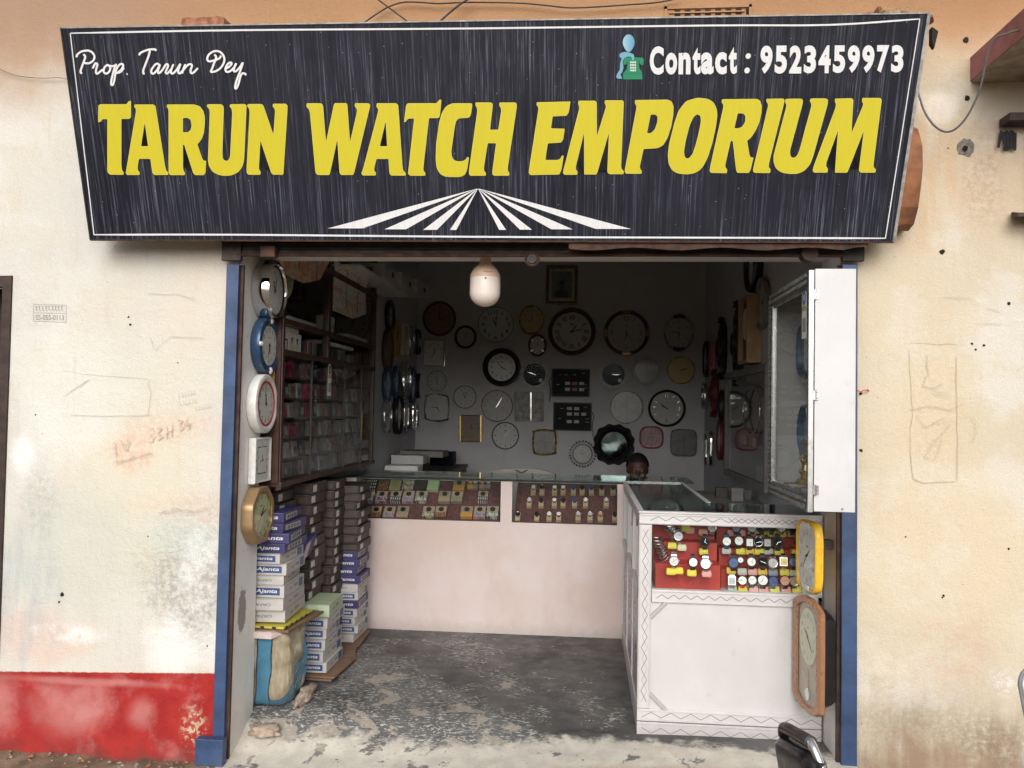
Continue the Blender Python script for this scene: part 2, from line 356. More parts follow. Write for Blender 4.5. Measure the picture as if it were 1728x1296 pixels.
def floor_material():
    m, g, p = pmat('worn_cement_floor'); P = g.pos(); x, y, z = g.sep(P)
    n1 = g.noise(P, 1.7, 5, .6); n2 = g.noise(P, 9, 6, .65); n3 = g.noise(P, 60, 4, .7)
    c = g.mix(g.ramp(n1, .3, .7), (.065, .063, .062), (.115, .112, .108))
    c = g.mix(g.math('MULTIPLY', g.ramp(g.noise(P, 3.4, 5, .6), .5, .75), .6), c, (.14, .135, .13))
    c = g.mix(g.math('MULTIPLY', g.ramp(g.noise(P, 2.1, 6, .62, .5), .47, .62), .4), c, (.18, .175, .17))
    c = g.mix(g.math('MULTIPLY', g.ramp(g.noise(g.mapv(P, (1, 1, 1), (5, 3, 0)), 3.0, 5, .6, .8), .56, .66), .6), c, (.035, .034, .034))
    W = g.mapv(P, (1, 1.7, 1)); wob = g.new('ShaderNodeVectorMath', operation='ADD'); g.put(wob.inputs[0], W)
    nv = g.new('ShaderNodeTexNoise'); nv.inputs['Scale'].default_value = 16; g.put(nv.inputs['Vector'], P)
    sv = g.new('ShaderNodeVectorMath', operation='SCALE'); g.l.new(nv.outputs['Color'], sv.inputs[0]); sv.inputs['Scale'].default_value = .06
    g.l.new(sv.outputs[0], wob.inputs[1])
    v1 = g.noise(g.mapv(wob.outputs[0], (1, 1.5, 1)), 42, 2, .5, .4); v2 = g.noise(g.mapv(wob.outputs[0], (.55, 1.9, 1), rot=(0, 0, .35)), 50, 3, .6)
    v = g.math('MAXIMUM', v1, v2)
    dens = g.math('ADD', g.math('MULTIPLY', n1, 1.1), g.math('ADD', g.ramp(x, -1.2, .9, .16, -.24), g.ramp(y, .1, 1.6, .14, -.12)))
    fl = g.math('MULTIPLY', g.ramp(v, .60, .615), g.ramp(g.math('ADD', g.math('ADD', g.math('MULTIPLY', g.noise(P, 9, 5, .7), .6), g.math('MULTIPLY', g.noise(P, 2.7, 4, .6), .9)), g.math('MULTIPLY', dens, .5)), 1.0, 1.10))
    c = g.mix(g.math('MULTIPLY', fl, .9), c, (.50, .49, .46))
    pt = g.ramp(g.math('ADD', g.noise(P, 4.3, 5, .6, .6), g.math('MULTIPLY', dens, .18)), .72, .74)
    c = g.mix(g.math('MULTIPLY', pt, .7), c, (.40, .35, .29))
    # pale worn render at the threshold
    ed = g.math('ADD', g.math('ADD', y, g.math('MULTIPLY', x, .05)), g.math('ADD', g.math('MULTIPLY_ADD', n2, .30, -.15), g.math('MULTIPLY_ADD', n1, .3, -.15)))
    th = g.math('MULTIPLY', g.ramp(ed, .16, .09, 0, 1), g.ramp(g.math('ADD', ed, g.math('MULTIPLY', n3, -.12)), .10, .0, .6, 1))
    hole = g.ramp(g.noise(P, 6.5, 6, .62, .4), .60, .63)
    tc = g.mix(g.ramp(g.noise(P, 12, 5), .35, .65), (.62, .59, .51), (.52, .48, .42))
    tc = g.mix(g.ramp(g.math('ADD', y, g.math('MULTIPLY', n2, .14)), .02, -.06, 0, .8), tc, (.46, .36, .28))
    tc = g.mix(g.math('MULTIPLY', g.ramp(n3, .6, .7), .6), tc, (.25, .22, .19))
    c = g.mix(g.math('MULTIPLY', th, g.math('SUBTRACT', 1, g.math('MULTIPLY', hole, .85))), c, tc)
    c = g.mix(g.math('MULTIPLY', g.ramp(n3, .62, .72), .3), c, (.03, .03, .03))
    g.put(p.inputs['Base Color'], c); g.put(p.inputs['Roughness'], g.ramp(n2, .3, .7, .45, .8))
    h = g.math('ADD', g.math('MULTIPLY', fl, .35), g.math('ADD', g.math('MULTIPLY', th, .5), g.math('MULTIPLY', n3, .25)))
    g.put(p.inputs['Normal'], g.bump(h, .5, .006)); return m
M_floor = floor_material()
M_soil = mat('street_dirt', (.20, .15, .10), .95, 0, .45, 9, .8, 40, dirt=.5, dcol=(.09, .07, .055), ds=5)
M_bluepaint = mat('blue_enamel', (.036, .072, .165), .5, 0, .35, 7, .35, 60, dirt=.8, dcol=(.055, .065, .085), ds=3.2)
M_brick = mat('broken_brick', (.30, .13, .07), .9, 0, .4, 30, .8, 60, dirt=.5, dcol=(.45, .36, .27), ds=16)
M_pinkpaint = mat('pink_slab_paint', (.36, .15, .15), .7, 0, .2, 14, .3, 80, dirt=.4, dcol=(.25, .15, .12))
M_conc = mat('raw_concrete', (.30, .26, .22), .9, 0, .3, 10, .5, 60)
M_woodold = mat('old_dark_wood', (.04, .022, .016), .6, 0, .4, 20, .4, 80)
M_dkvoid = mat('dark_hole', (.012, .010, .009), .95)

# ---- ground and floor
def sm(t): t = max(0, min(1, t)); return t*t*(3-2*t)
def floor_z(x, y):
    drop = .13*sm((.34-y)/.36)*sm((.75-x)/2.1)
    return -drop-max(0, -y)*.12
mb = MB(); NX, NY = 60, 96; x0, x1, y0, y1 = -1.92, 1.15, -.42, 4.05
mb.add([(x0+(x1-x0)*i/NX, y0+(y1-y0)*j/NY, floor_z(x0+(x1-x0)*i/NX, y0+(y1-y0)*j/NY)) for j in range(NY+1) for i in range(NX+1)],
       [(j*(NX+1)+i, j*(NX+1)+i+1, (j+1)*(NX+1)+i+1, (j+1)*(NX+1)+i) for j in range(NY) for i in range(NX) if not (x0+(x1-x0)*(i+.5)/NX < -1.60 and y0+(y1-y0)*(j+.5)/NY < .24)])
mb.build('floor', M_floor, smooth=60, kind='structure')
mb = MB()
for a, b in [(-1.66, -1.60)]: pass
mb.box(-1.60, 1.15, -.418, -.35, -.3, -.2)
mb.build('threshold_kerb', M_conc, kind='structure')
def gz(x, y):
    r = max(abs(x), abs(y)); k = sm((6-r)/4)
    return -.155+k*(.05*noise.noise((x*2.2, y*2.2, 0))+.018*noise.noise((x*9, y*9, 3)))*(1 if y < -.05 or x < -1.6 else .3)
mb = MB(); xs = [-200, -60, -20, -8]+[-5+i*.08 for i in range(126)]+[8, 20, 60, 200]; ys = [-200, -60, -20, -8]+[-4+i*.08 for i in range(52)]
nx = len(xs)
mb.add([(x, y, gz(x, y)) for y in ys for x in xs], [(j*nx+i, j*nx+i+1, (j+1)*nx+i+1, (j+1)*nx+i) for j in range(len(ys)-1) for i in range(nx-1)])
mb.build('ground', M_soil, smooth=60, kind='structure')
mb = MB()                                        # crumbs of mortar and stones along the foot of the wall
for i in range(130):
    x = random.uniform(-2.9, -1.62) if i < 190 else random.uniform(1.15, 1.9); y = -abs(random.gauss(0, .10))-.015; r = random.uniform(.004, .014)
    c = Vector((x, y, gz(x, y)+r*.3)); vs = [c+Vector(d)*r*random.uniform(.6, 1.2) for d in [(1,0,0),(0,1,0),(-1,0,0),(0,-1,0),(0,0,.8),(0,0,-.8)]]
    mb.add(vs, [(0,1,4),(1,2,4),(2,3,4),(3,0,4),(1,0,5),(2,1,5),(3,2,5),(0,3,5)], i % 2)
mb.build('rubble', [M_conc, M_brick], kind='stuff')

# ---- the shop building
shop = thing('shop_building', 'whole shop front with limewashed plaster, red painted foot on the left and dark room inside', 'building')
XL, XR, ZT, WT = -1.572, 1.083, 2.172, .26       # opening and wall thickness
poly = [(-6, -.3), (-3.75, -.3), (-3.75, 2.043), (-2.676, 2.043), (-2.676, -.3), (XL, -.3), (XL, ZT), (XR, ZT-.006), (XR, -.3), (1.835, -.3), (1.835, 4.4), (-6, 4.4)]
mb = MB(); mb.prism(poly, 0, WT)
mb.box(1.835, 5, 0, WT, -.3, 2.17); mb.box(1.835, 5, 0, WT, 2.735, 4.4); mb.box(2.6, 5, 0, WT, 2.17, 2.735)
mb.build('facade_wall', M_facade, shop)
# white reveals of the opening, 3 mm proud of the wall
mb = MB(); mb.box(XL-.01, XL+.003, .004, WT+.003, -.3, ZT); mb.build('jamb', M_jamb, shop)
mb = MB(); mb.box(XR-.003, XR+.01, .004, WT+.003, -.3, ZT-.009); mb.build('jamb', M_jamb, shop)
mb = MB(); mb.box(XL+.003, XR-.003, .005, WT+.003, ZT-.012, ZT-.001); mb.build('soffit', M_jamb, shop)
YB = 4.0
mb = MB(); mb.box(XL, XR, YB, YB+.12, -.05, 3.1); mb.build('back_wall', M_inner, shop)
mb = MB(); mb.box(XR, XR+.12, WT, YB+.12, -.05, 3.1); mb.build('side_wall', M_inner, shop)
mb = MB(); mb.box(XL-.12, XL, 2.22, YB+.12, -.05, 3.1); mb.box(-2.02, -1.9, WT, 2.22, -.05, 3.1); mb.box(-1.9, XL-.12, 2.22, 2.34, -.05, 3.1)
mb.build('side_wall', M_inner, shop)
mb = MB(); mb.box(-2.02, XR+.12, WT, YB+.12, 3.1, 3.2); mb.build('ceiling', M_inner, shop)
# little ventilator block above the sign
va, vb = at(1121, 12, Y=0), at(1268, 30, Y=0)
vz1 = va.z+.0; vz0 = vz1-.16
mb = MB(); L = vb.x-va.x
for a, b, c_, d in [(va.x, vb.x, vz1-.012, vz1), (va.x, va.x+.012, vz0, vz1), (vb.x-.012, vb.x, vz0, vz1), (va.x+.02, vb.x-.03, vz1-.032, vz1-.026)]:
    mb.box(a, b, -.008, .002, c_, d)
vent = mb.build('ventilator', M_facade, shop)
mb = MB()
for i in range(8):
    xx = va.x+.045+i*.044
    mb.box(xx, xx+.025, -.004, .001, vz1-.040, vz1-.017); mb.box(xx, xx+.025, -.004, .001, vz1-.095, vz1-.060)
mb.build('ventilator_holes', M_dkvoid, vent)
# holes knocked in the plaster
M_mortar = mat('grey_mortar', (.20, .18, .16), .95, 0, .4, 60, .9, 80)
def splat(mb, px, py, rpx, y, mi=0, n=22, jag=.25, sx=1, seed=0):
    c = at(px, py, Y=0); rr = random.Random(px*7+py+seed)
    mb.prism([(c.x+cos(2*pi*i/n)*rpx*S0*sx*rr.uniform(1-jag, 1+jag*.4), c.z+sin(2*pi*i/n)*rpx*S0*rr.uniform(1-jag, 1+jag*.4)) for i in range(n)], y, .004, mi)
def annulus_hole(name, px, py, r):
    mb = MB(); splat(mb, px, py, r, -.003, 0); splat(mb, px-1, py+2, r*.35, -.0045, 1, 12, .4)
    mb.build(name, [M_mortar, M_dkvoid], shop)
annulus_hole('plaster_hole', 1629, 249, 16)
mb = MB()
for px, py, r in [(1632, 166, 5), (1630, 68, 5), (1590, 425, 4.5), (1722, 33, 2), (1452, 664, 3), (1453, 760, 3), (1702, 512, 3), (1702, 926, 2), (1640, 580, 2), (1646, 590, 2), (1660, 583, 2.5), (217, 535, 2), (220, 548, 2.5), (105, 1003, 4), (100, 1016, 2), (1528, 906, 1.5), (1592, 1005, 2), (1590, 1008, 1.5), (1600, 250, 1.2), (148, 190, 1.2), (186, 300, 1.4), (60, 700, 1.5), (300, 612, 1.3), (250, 905, 1.3), (350, 1090, 1.5)]:
    splat(mb, px, py, r, -.0025, 0, 9, .35)
mb.build('nail_holes', M_dkvoid, shop, kind='stuff')

# ---- ribbons: handwriting, scratches, scribbles
def catmull(P, k=6):
    if len(P) < 3: return [Vector(p) for p in P]
    Q = [Vector(p) for p in P]; Q = [2*Q[0]-Q[1]]+Q+[2*Q[-1]-Q[-2]]; out = []
    for i in range(1, len(Q)-2):
        for j in range(k):
            t = j/k; a, b, c, d = Q[i-1:i+3]
            out.append(.5*((2*b)+(c-a)*t+(2*a-5*b+4*c-d)*t*t+(3*b-a-3*c+d)*t**3))
    out.append(Q[-2]); return out
def ribbon(P, w, k=6, taper=True):
    """flat stroke in pixel space -> list of quads (left,right pairs)"""
    Q = catmull(P, k); n = len(Q); L, R = [], []
    for i, q in enumerate(Q):
        t = (Q[min(n-1, i+1)]-Q[max(0, i-1)]); t = t.normalized() if t.length > 1e-6 else Vector((1, 0))
        e = Vector((-t.y, t.x)); ww = w/2*(1 if not taper else (.55 if i in (0, n-1) else 1))
        L.append(q+e*ww); R.append(q-e*ww)
    return L, R
def ribbons_on(mb, strokes, w, proj, k=6, off0=0, doff=.00004, mi=0):
    o = off0
    for P in strokes:
        L, R = ribbon([Vector(p) for p in P], w, k)
        vs = []
        for i in range(len(L)):
            vs += [proj(L[i].x, L[i].y, o), proj(R[i].x, R[i].y, o)]; o += doff
        mb.add(vs, [(2*i, 2*i+1, 2*i+3, 2*i+2) for i in range(len(L)-1)], mi)
def wallp(x, y, o): p = at(x, y, Y=0); return (p.x, -.0012-o, p.z)
M_scratch = mat('scratch', (.52, .45, .33), .9); M_pencil = mat('pencil_marks', (.50, .475, .43), .9); M_redchalk = mat('red_chalk', (.64, .47, .39), .9, 0, .3, 80)
def jitter(P, a=1.0, n=3):
    out = []
    for i in range(len(P)-1):
        for j in range(n):
            t = j/n; out.append((P[i][0]*(1-t)+P[i+1][0]*t+random.uniform(-a, a), P[i][1]*(1-t)+P[i+1][1]*t+random.uniform(-a, a)))
    out.append(P[-1]); return out
mb = MB()
ribbons_on(mb, [jitter(q) for q in [[(1535, 578), (1570, 580), (1615, 582)], [(1534, 590), (1536, 640), (1540, 690), (1535, 740), (1540, 806), (1556, 815), (1610, 812)],
    [(1614, 600), (1613, 680), (1616, 740), (1614, 812)], [(1562, 600), (1566, 630), (1557, 650), (1575, 655), (1590, 645)], [(1535, 690), (1570, 685), (1600, 692), (1625, 680)],
    [(1545, 700), (1560, 720), (1590, 705), (1600, 720), (1575, 745), (1560, 770), (1575, 775), (1588, 740)], [(1640, 700), (1648, 720), (1640, 745)], [(1570, 660), (1600, 665)]]], 1.0, wallp)
mb.build('scratched_outline', M_scratch, shop, kind='stuff')
mb = MB()
ribbons_on(mb, [jitter(q, .8) for q in [[(105, 626), (150, 632), (250, 640), (255, 665), (250, 700)], [(110, 668), (150, 640), (135, 655)], [(120, 700), (180, 702), (255, 700)], [(250, 495), (300, 497), (330, 505)],
    [(255, 570), (262, 590), (290, 568), (345, 570)], [(1590, 500), (1640, 503)], [(1664, 520), (1690, 526)], [(1650, 545), (1690, 548)]]], .7, wallp)
for bx, by, t in [(302, 668, '22-9-8-1'), (304, 682, '2/9/17'), (330, 690, '22-9')]:
    x = bx
    for q in range(6):
        ribbons_on(mb, [jitter([(x, by-4-q), (x+2, by-q), (x+1, by+3-q), (x+3, by+1-q)], .8)], .7, wallp); x += 5
mb.build('pencil_scrawl', M_pencil, shop, kind='stuff')
mb = MB()
ribbons_on(mb, [jitter(q, .7) for q in [[(250, 726), (258, 722), (260, 730), (253, 735), (262, 738), (257, 746), (250, 744)], [(266, 722), (274, 724), (268, 732), (276, 736), (268, 743)],
    [(282, 718), (283, 740)], [(292, 716), (291, 738)], [(283, 730), (291, 727)], [(302, 708), (309, 710), (304, 717), (311, 721), (304, 727)], [(318, 704), (314, 716), (320, 722), (323, 714), (315, 715)],
    [(195, 745), (198, 770)], [(205, 742), (215, 760), (220, 740)], [(196, 780), (215, 775), (235, 768), (260, 762)], [(270, 865), (300, 858), (330, 862), (350, 855)]]], 1.6, wallp)
mb.build('red_chalk_writing', M_redchalk, shop, kind='stuff')
# painted survey plate on the wall
def quadmap(tl, tr, br, bl, proj):
    def f(u, v, o=0):
        a = Vector(tl)*(1-u)+Vector(tr)*u; b = Vector(bl)*(1-u)+Vector(br)*u; q = a*v+b*(1-v); return proj(q.x, q.y, o)
    return f
def text_quad(mb, s, quad, proj, o=0, bold=0, shear=0, mi=0):
    """lettering stretched into a four-cornered patch of the photograph's sign"""
    vs, fs = text_mesh(s, bold, shear); xs = [v[0] for v in vs]; zs = [v[1] for v in vs]
    f = quadmap(*quad, proj); a, b, c_, d = min(xs), max(xs), min(zs), max(zs)
    mb.add([f((v[0]-a)/(b-a), (v[1]-c_)/(d-c_), o) for v in vs], fs, mi)
mb = MB()
for P in [[(57, 514), (112, 515)], [(112, 515), (112, 544)], [(112, 544), (57, 542)], [(57, 542), (57, 514)], [(57, 528), (111, 529)]]: ribbons_on(mb, [P], 1.1, wallp)
text_quad(mb, 'SS-055-0113', [(61, 531), (108, 532), (108, 540.5), (61, 540)], wallp, .0005, .0)
x = 60
for q in range(9):
    ribbons_on(mb, [jitter([(x, 517), (x+4, 517.5)], .3, 1), jitter([(x+2, 517), (x+1.5, 522), (x+4, 525)], .7, 2)], .9, wallp, off0=.0006); x += 5.4
plate_mark = mb.build('stencilled_number', mat('stencil_grey', (.22, .22, .20), .8), shop)

# ---- collapsible-gate door at far left
door = thing('gate_door', 'dark brown metal lattice door in the left wall, cut by the photo edge', 'door', (-3.2, 0, -.14))
D = lambda v: v
mb = MB(); mb.box(-.555+.0, .52, .0, .05, 2.13, 2.18); mb.box(.48, .523, -.01, .06, 0, 2.18); mb.box(-.55, -.51, -.01, .06, 0, 2.18); mb.build('door_frame', M_woodold, door)
for i in range(12):
    mb = MB(); mb.box(.45-i*.085, .465-i*.085, .06, .075, 0, 2.13); mb.build('bar', M_rust, door)
for i in range(9):
    for s_ in (1, -1):
        z = .1+i*.22; mb = MB(); mb.add([(.46, .055, z), (.46, .055, z+.015), (.46-.4, .055, z+.2*s_+.015), (.46-.4, .055, z+.2*s_), (.46, .06, z), (.46, .06, z+.015), (.46-.4, .06, z+.2*s_+.015), (.46-.4, .06, z+.2*s_)],
               [(0,1,2,3), (4,7,6,5), (0,4,5,1), (1,5,6,2), (2,6,7,3), (3,7,4,0)]); mb.build('lattice_strip', M_rust, door)
mb = MB(); mb.box(-.55, .52, .2, .22, 0, 2.15); mb.build('door_panel', M_woodold, door)

# ---- window at the right edge and the sunshade above it
win = thing('side_window', 'dark wooden window with open shutter at the upper right edge', 'window', (2.2, 0, 2.17))
mb = MB(); mb.box(-.362, .40, .10, .12, .0, .56); mb.build('dark_pane', M_dkvoid, win)
mb = MB(); mb.box(-.363, -.322, -.012, .1, .0, .565); mb.box(.36, .4, -.012, .1, 0, .565); mb.box(-.322, .36, -.01, .1, .52, .563); mb.box(-.322, .36, -.01, .1, 0, .04); mb.build('frame', M_woodold, win)
for i in range(5):
    mb = MB(); mb.cyl((-.3+i*.14, .03, .04), (-.3+i*.14, .03, .52), .006, 8); mb.build('bar', M_darksteel, win)
p = at(1690, 206, Y=-.03)-Vector((2.2, 0, 2.17)); mb = MB(); mb.box(p.x, p.x+.5, -.10, -.012, p.z-.016, p.z+.016); mb.build('lintel_board', M_woodold, win)
p = at(1702, 368, Y=-.03)-Vector((2.2, 0, 2.17)); mb = MB(); mb.add([(p.x, -.11, p.z), (p.x+.5, -.16, p.z+.02), (p.x+.5, -.012, p.z+.0), (p.x+.02, -.012, p.z+.03), (p.x, -.11, p.z-.012), (p.x+.5, -.16, p.z+.0), (p.x+.5, -.012, p.z-.02), (p.x+.02, -.012, p.z+.01)],
    [(0,1,2,3), (4,7,6,5), (0,4,5,1), (1,5,6,2), (2,6,7,3), (3,7,4,0)]); mb.build('sill_board', M_woodold, win)
mb = MB()
for q in range(9):
    a = at(1690+q*3, 232+(q % 3)*2, Y=-.02); mb.cyl((a.x-2.2, -.015, a.z-2.17+.03), (a.x-2.2+random.uniform(-.015, .015), -.02, a.z-2.17-random.uniform(.02, .06)), .006, 5)
mb.build('straw_tuft', M_dark, win)
sh = thing('sunshade_slab', 'pink painted concrete sunshade jutting out at the upper right corner', 'sunshade', (1.62, 0, 2.88))
mb = MB(); mb.box(0, 1.3, -.62, .0, .0, .102); mb.build('slab', [M_conc], sh, bevel=.006)
mb = MB(); mb.box(-.004, 1.302, -.626, .0, .008, .110); mb.build('painted_edge', [M_pinkpaint], sh)
# ================================================================== THE SIGN
BL = at(153, 405, Y=-.15); TLs = at(103, 47, Y=-.43); BRs = at(1508, 410, Y=-.15)
SN = (BRs-BL).cross(TLs-BL).normalized()
if SN.y > 0: SN = -SN
def signp(px, py, o=0): return on_plane(px, py, BL, SN)+SN*(.0005+o)
C4 = [on_plane(px, py, BL, SN) for px, py in [(103, 47), (1568, 22), (1508, 409), (153, 405)]]
def sign_face():
    m, g, p = pmat('weathered_flex_print'); o = g.pos()
    a = g.noise(g.mapv(o, (150, 2.2, 2.2)), 1, 5, .75); b = g.noise(g.mapv(o, (330, 3.5, 3.5)), 1, 3, .7); c3 = g.noise(o, 3.2, 4); d = g.noise(o, 1.2, 4)
    c = g.mix(g.ramp(d, .3, .7), (.011, .012, .020), (.018, .020, .030))
    c = g.mix(g.math('MULTIPLY', g.ramp(a, .50, .76), g.ramp(c3, .3, .65, .35, .9)), c, (.20, .21, .28))
    c = g.mix(g.math('MULTIPLY', g.ramp(b, .62, .78), g.ramp(c3, .35, .6, .15, .8)), c, (.42, .43, .48))
    c = g.mix(g.math('MULTIPLY', g.ramp(a, .5, .30, 0, 1), .5), c, (.006, .006, .009))
    c = g.mix(g.ramp(g.voro(o, 26), .05, .03, 0, .7), c, (.5, .5, .5))
    g.put(p.inputs['Base Color'], c); p.inputs['Specular IOR Level'].default_value = .22; g.put(p.inputs['Roughness'], g.ramp(a, .3, .7, .38, .6))
    g.put(p.inputs['Normal'], g.bump(g.math('ADD', g.noise(o, 5, 3), g.math('MULTIPLY', a, .1)), .25, .02)); return m
M_signface = sign_face()
def print_mat(name, col, am=.25):
    m, g, p = pmat(name); o = g.pos(); a = g.noise(g.mapv(o, (120, 4, 4)), 1, 5, .7)
    c = g.mix(g.math('MULTIPLY', g.ramp(a, .35, .75), am), col, tuple(x*.55+.05 for x in col))
    g.put(p.inputs['Base Color'], c); p.inputs['Roughness'].default_value = .45; return m
M_py = print_mat('print_yellow', (.64, .55, .025), .15); M_pyl = print_mat('print_pale_yellow', (.74, .68, .20)); M_pw = print_mat('print_white', (.80, .80, .82), .3)
M_pk = print_mat('print_black', (.004, .004, .005), .05); M_pblue = print_mat('print_sky_blue', (.18, .42, .55), .2); M_pgreen = print_mat('print_green', (.015, .25, .12), .2)
M_palum = mat('sign_edge_metal', (.50, .50, .49), .4, .6, .3, 30, dirt=.5, dcol=(.1, .08, .06), ds=20)
sign = thing('shop_sign', 'large black signboard with yellow shop name above the entrance', 'signboard', tuple((C4[2]+C4[3])/2))
S_off = T(*(-(C4[2]+C4[3])/2))
TH = .045
mb = MB(); back = [c-SN*TH for c in C4]; front = [c-SN*.0005 for c in C4]
mb.add(front+back, [(0,1,2,3), (7,6,5,4), (0,4,5,1), (1,5,6,2), (2,6,7,3), (3,7,4,0)], 0, S_off)
mb.build('board', M_darksteel, sign)
# printed sheet: slightly slack between the frame members
mb = MB(); NXs, NYs = 72, 14
def bil(u, v): return (C4[0]*(1-u)+C4[1]*u)*v+(C4[3]*(1-u)+C4[2]*u)*(1-v)
mb.add([bil(i/NXs, j/NYs)+SN*.0002 for j in range(NYs+1) for i in range(NXs+1)], [(j*(NXs+1)+i, j*(NXs+1)+i+1, (j+1)*(NXs+1)+i+1, (j+1)*(NXs+1)+i) for j in range(NYs) for i in range(NXs)], 0, S_off)
mb.build('printed_sheet', M_signface, sign)
# folded edge strips: bright aluminium on the top and right, dark on the left and bottom
def edge_strip(a, b, w, t, m, nm):
    a, b = Vector(a), Vector(b); d = (b-a).normalized(); e = d.cross(SN).normalized(); mb = MB()
    vs = [a-e*w/2, b-e*w/2, b+e*w/2, a+e*w/2]; vs = [v+SN*t for v in vs]+[v-SN*(TH+.002) for v in vs]
    mb.add(vs, [(0,1,2,3), (7,6,5,4), (0,4,5,1), (1,5,6,2), (2,6,7,3), (3,7,4,0)], 0, S_off); mb.build(nm, m, sign)
edge_strip(C4[0], C4[1], .005, .003, M_palum, 'edge_strip'); edge_strip(C4[1], C4[2], .012, .003, M_palum, 'edge_strip')
edge_strip(C4[0], C4[3], .007, .003, M_darksteel, 'edge_strip'); edge_strip(C4[3], C4[2], .007, .003, M_rust, 'edge_strip')
def on_sign(mb): return mb
# thin white border line
mb = MB()
bl_ = [(119, 56), (400, 51), (800, 48), (1200, 43), (1400, 42), (1552, 32)]; br_ = [(1552, 32), (1494, 402)]; bb_ = [(1494, 402), (1200, 401), (800, 399.5), (400, 396), (159, 396)]; bt_ = [(159, 396), (119, 56)]
ribbons_on(mb, [bl_, br_, bb_, bt_], 3.1, signp, k=4, off0=.0006, doff=.00002)
mb2 = MB(); mb2.add(mb.v, mb.f, 0, S_off); mb2.build('border_line', M_pw, sign)
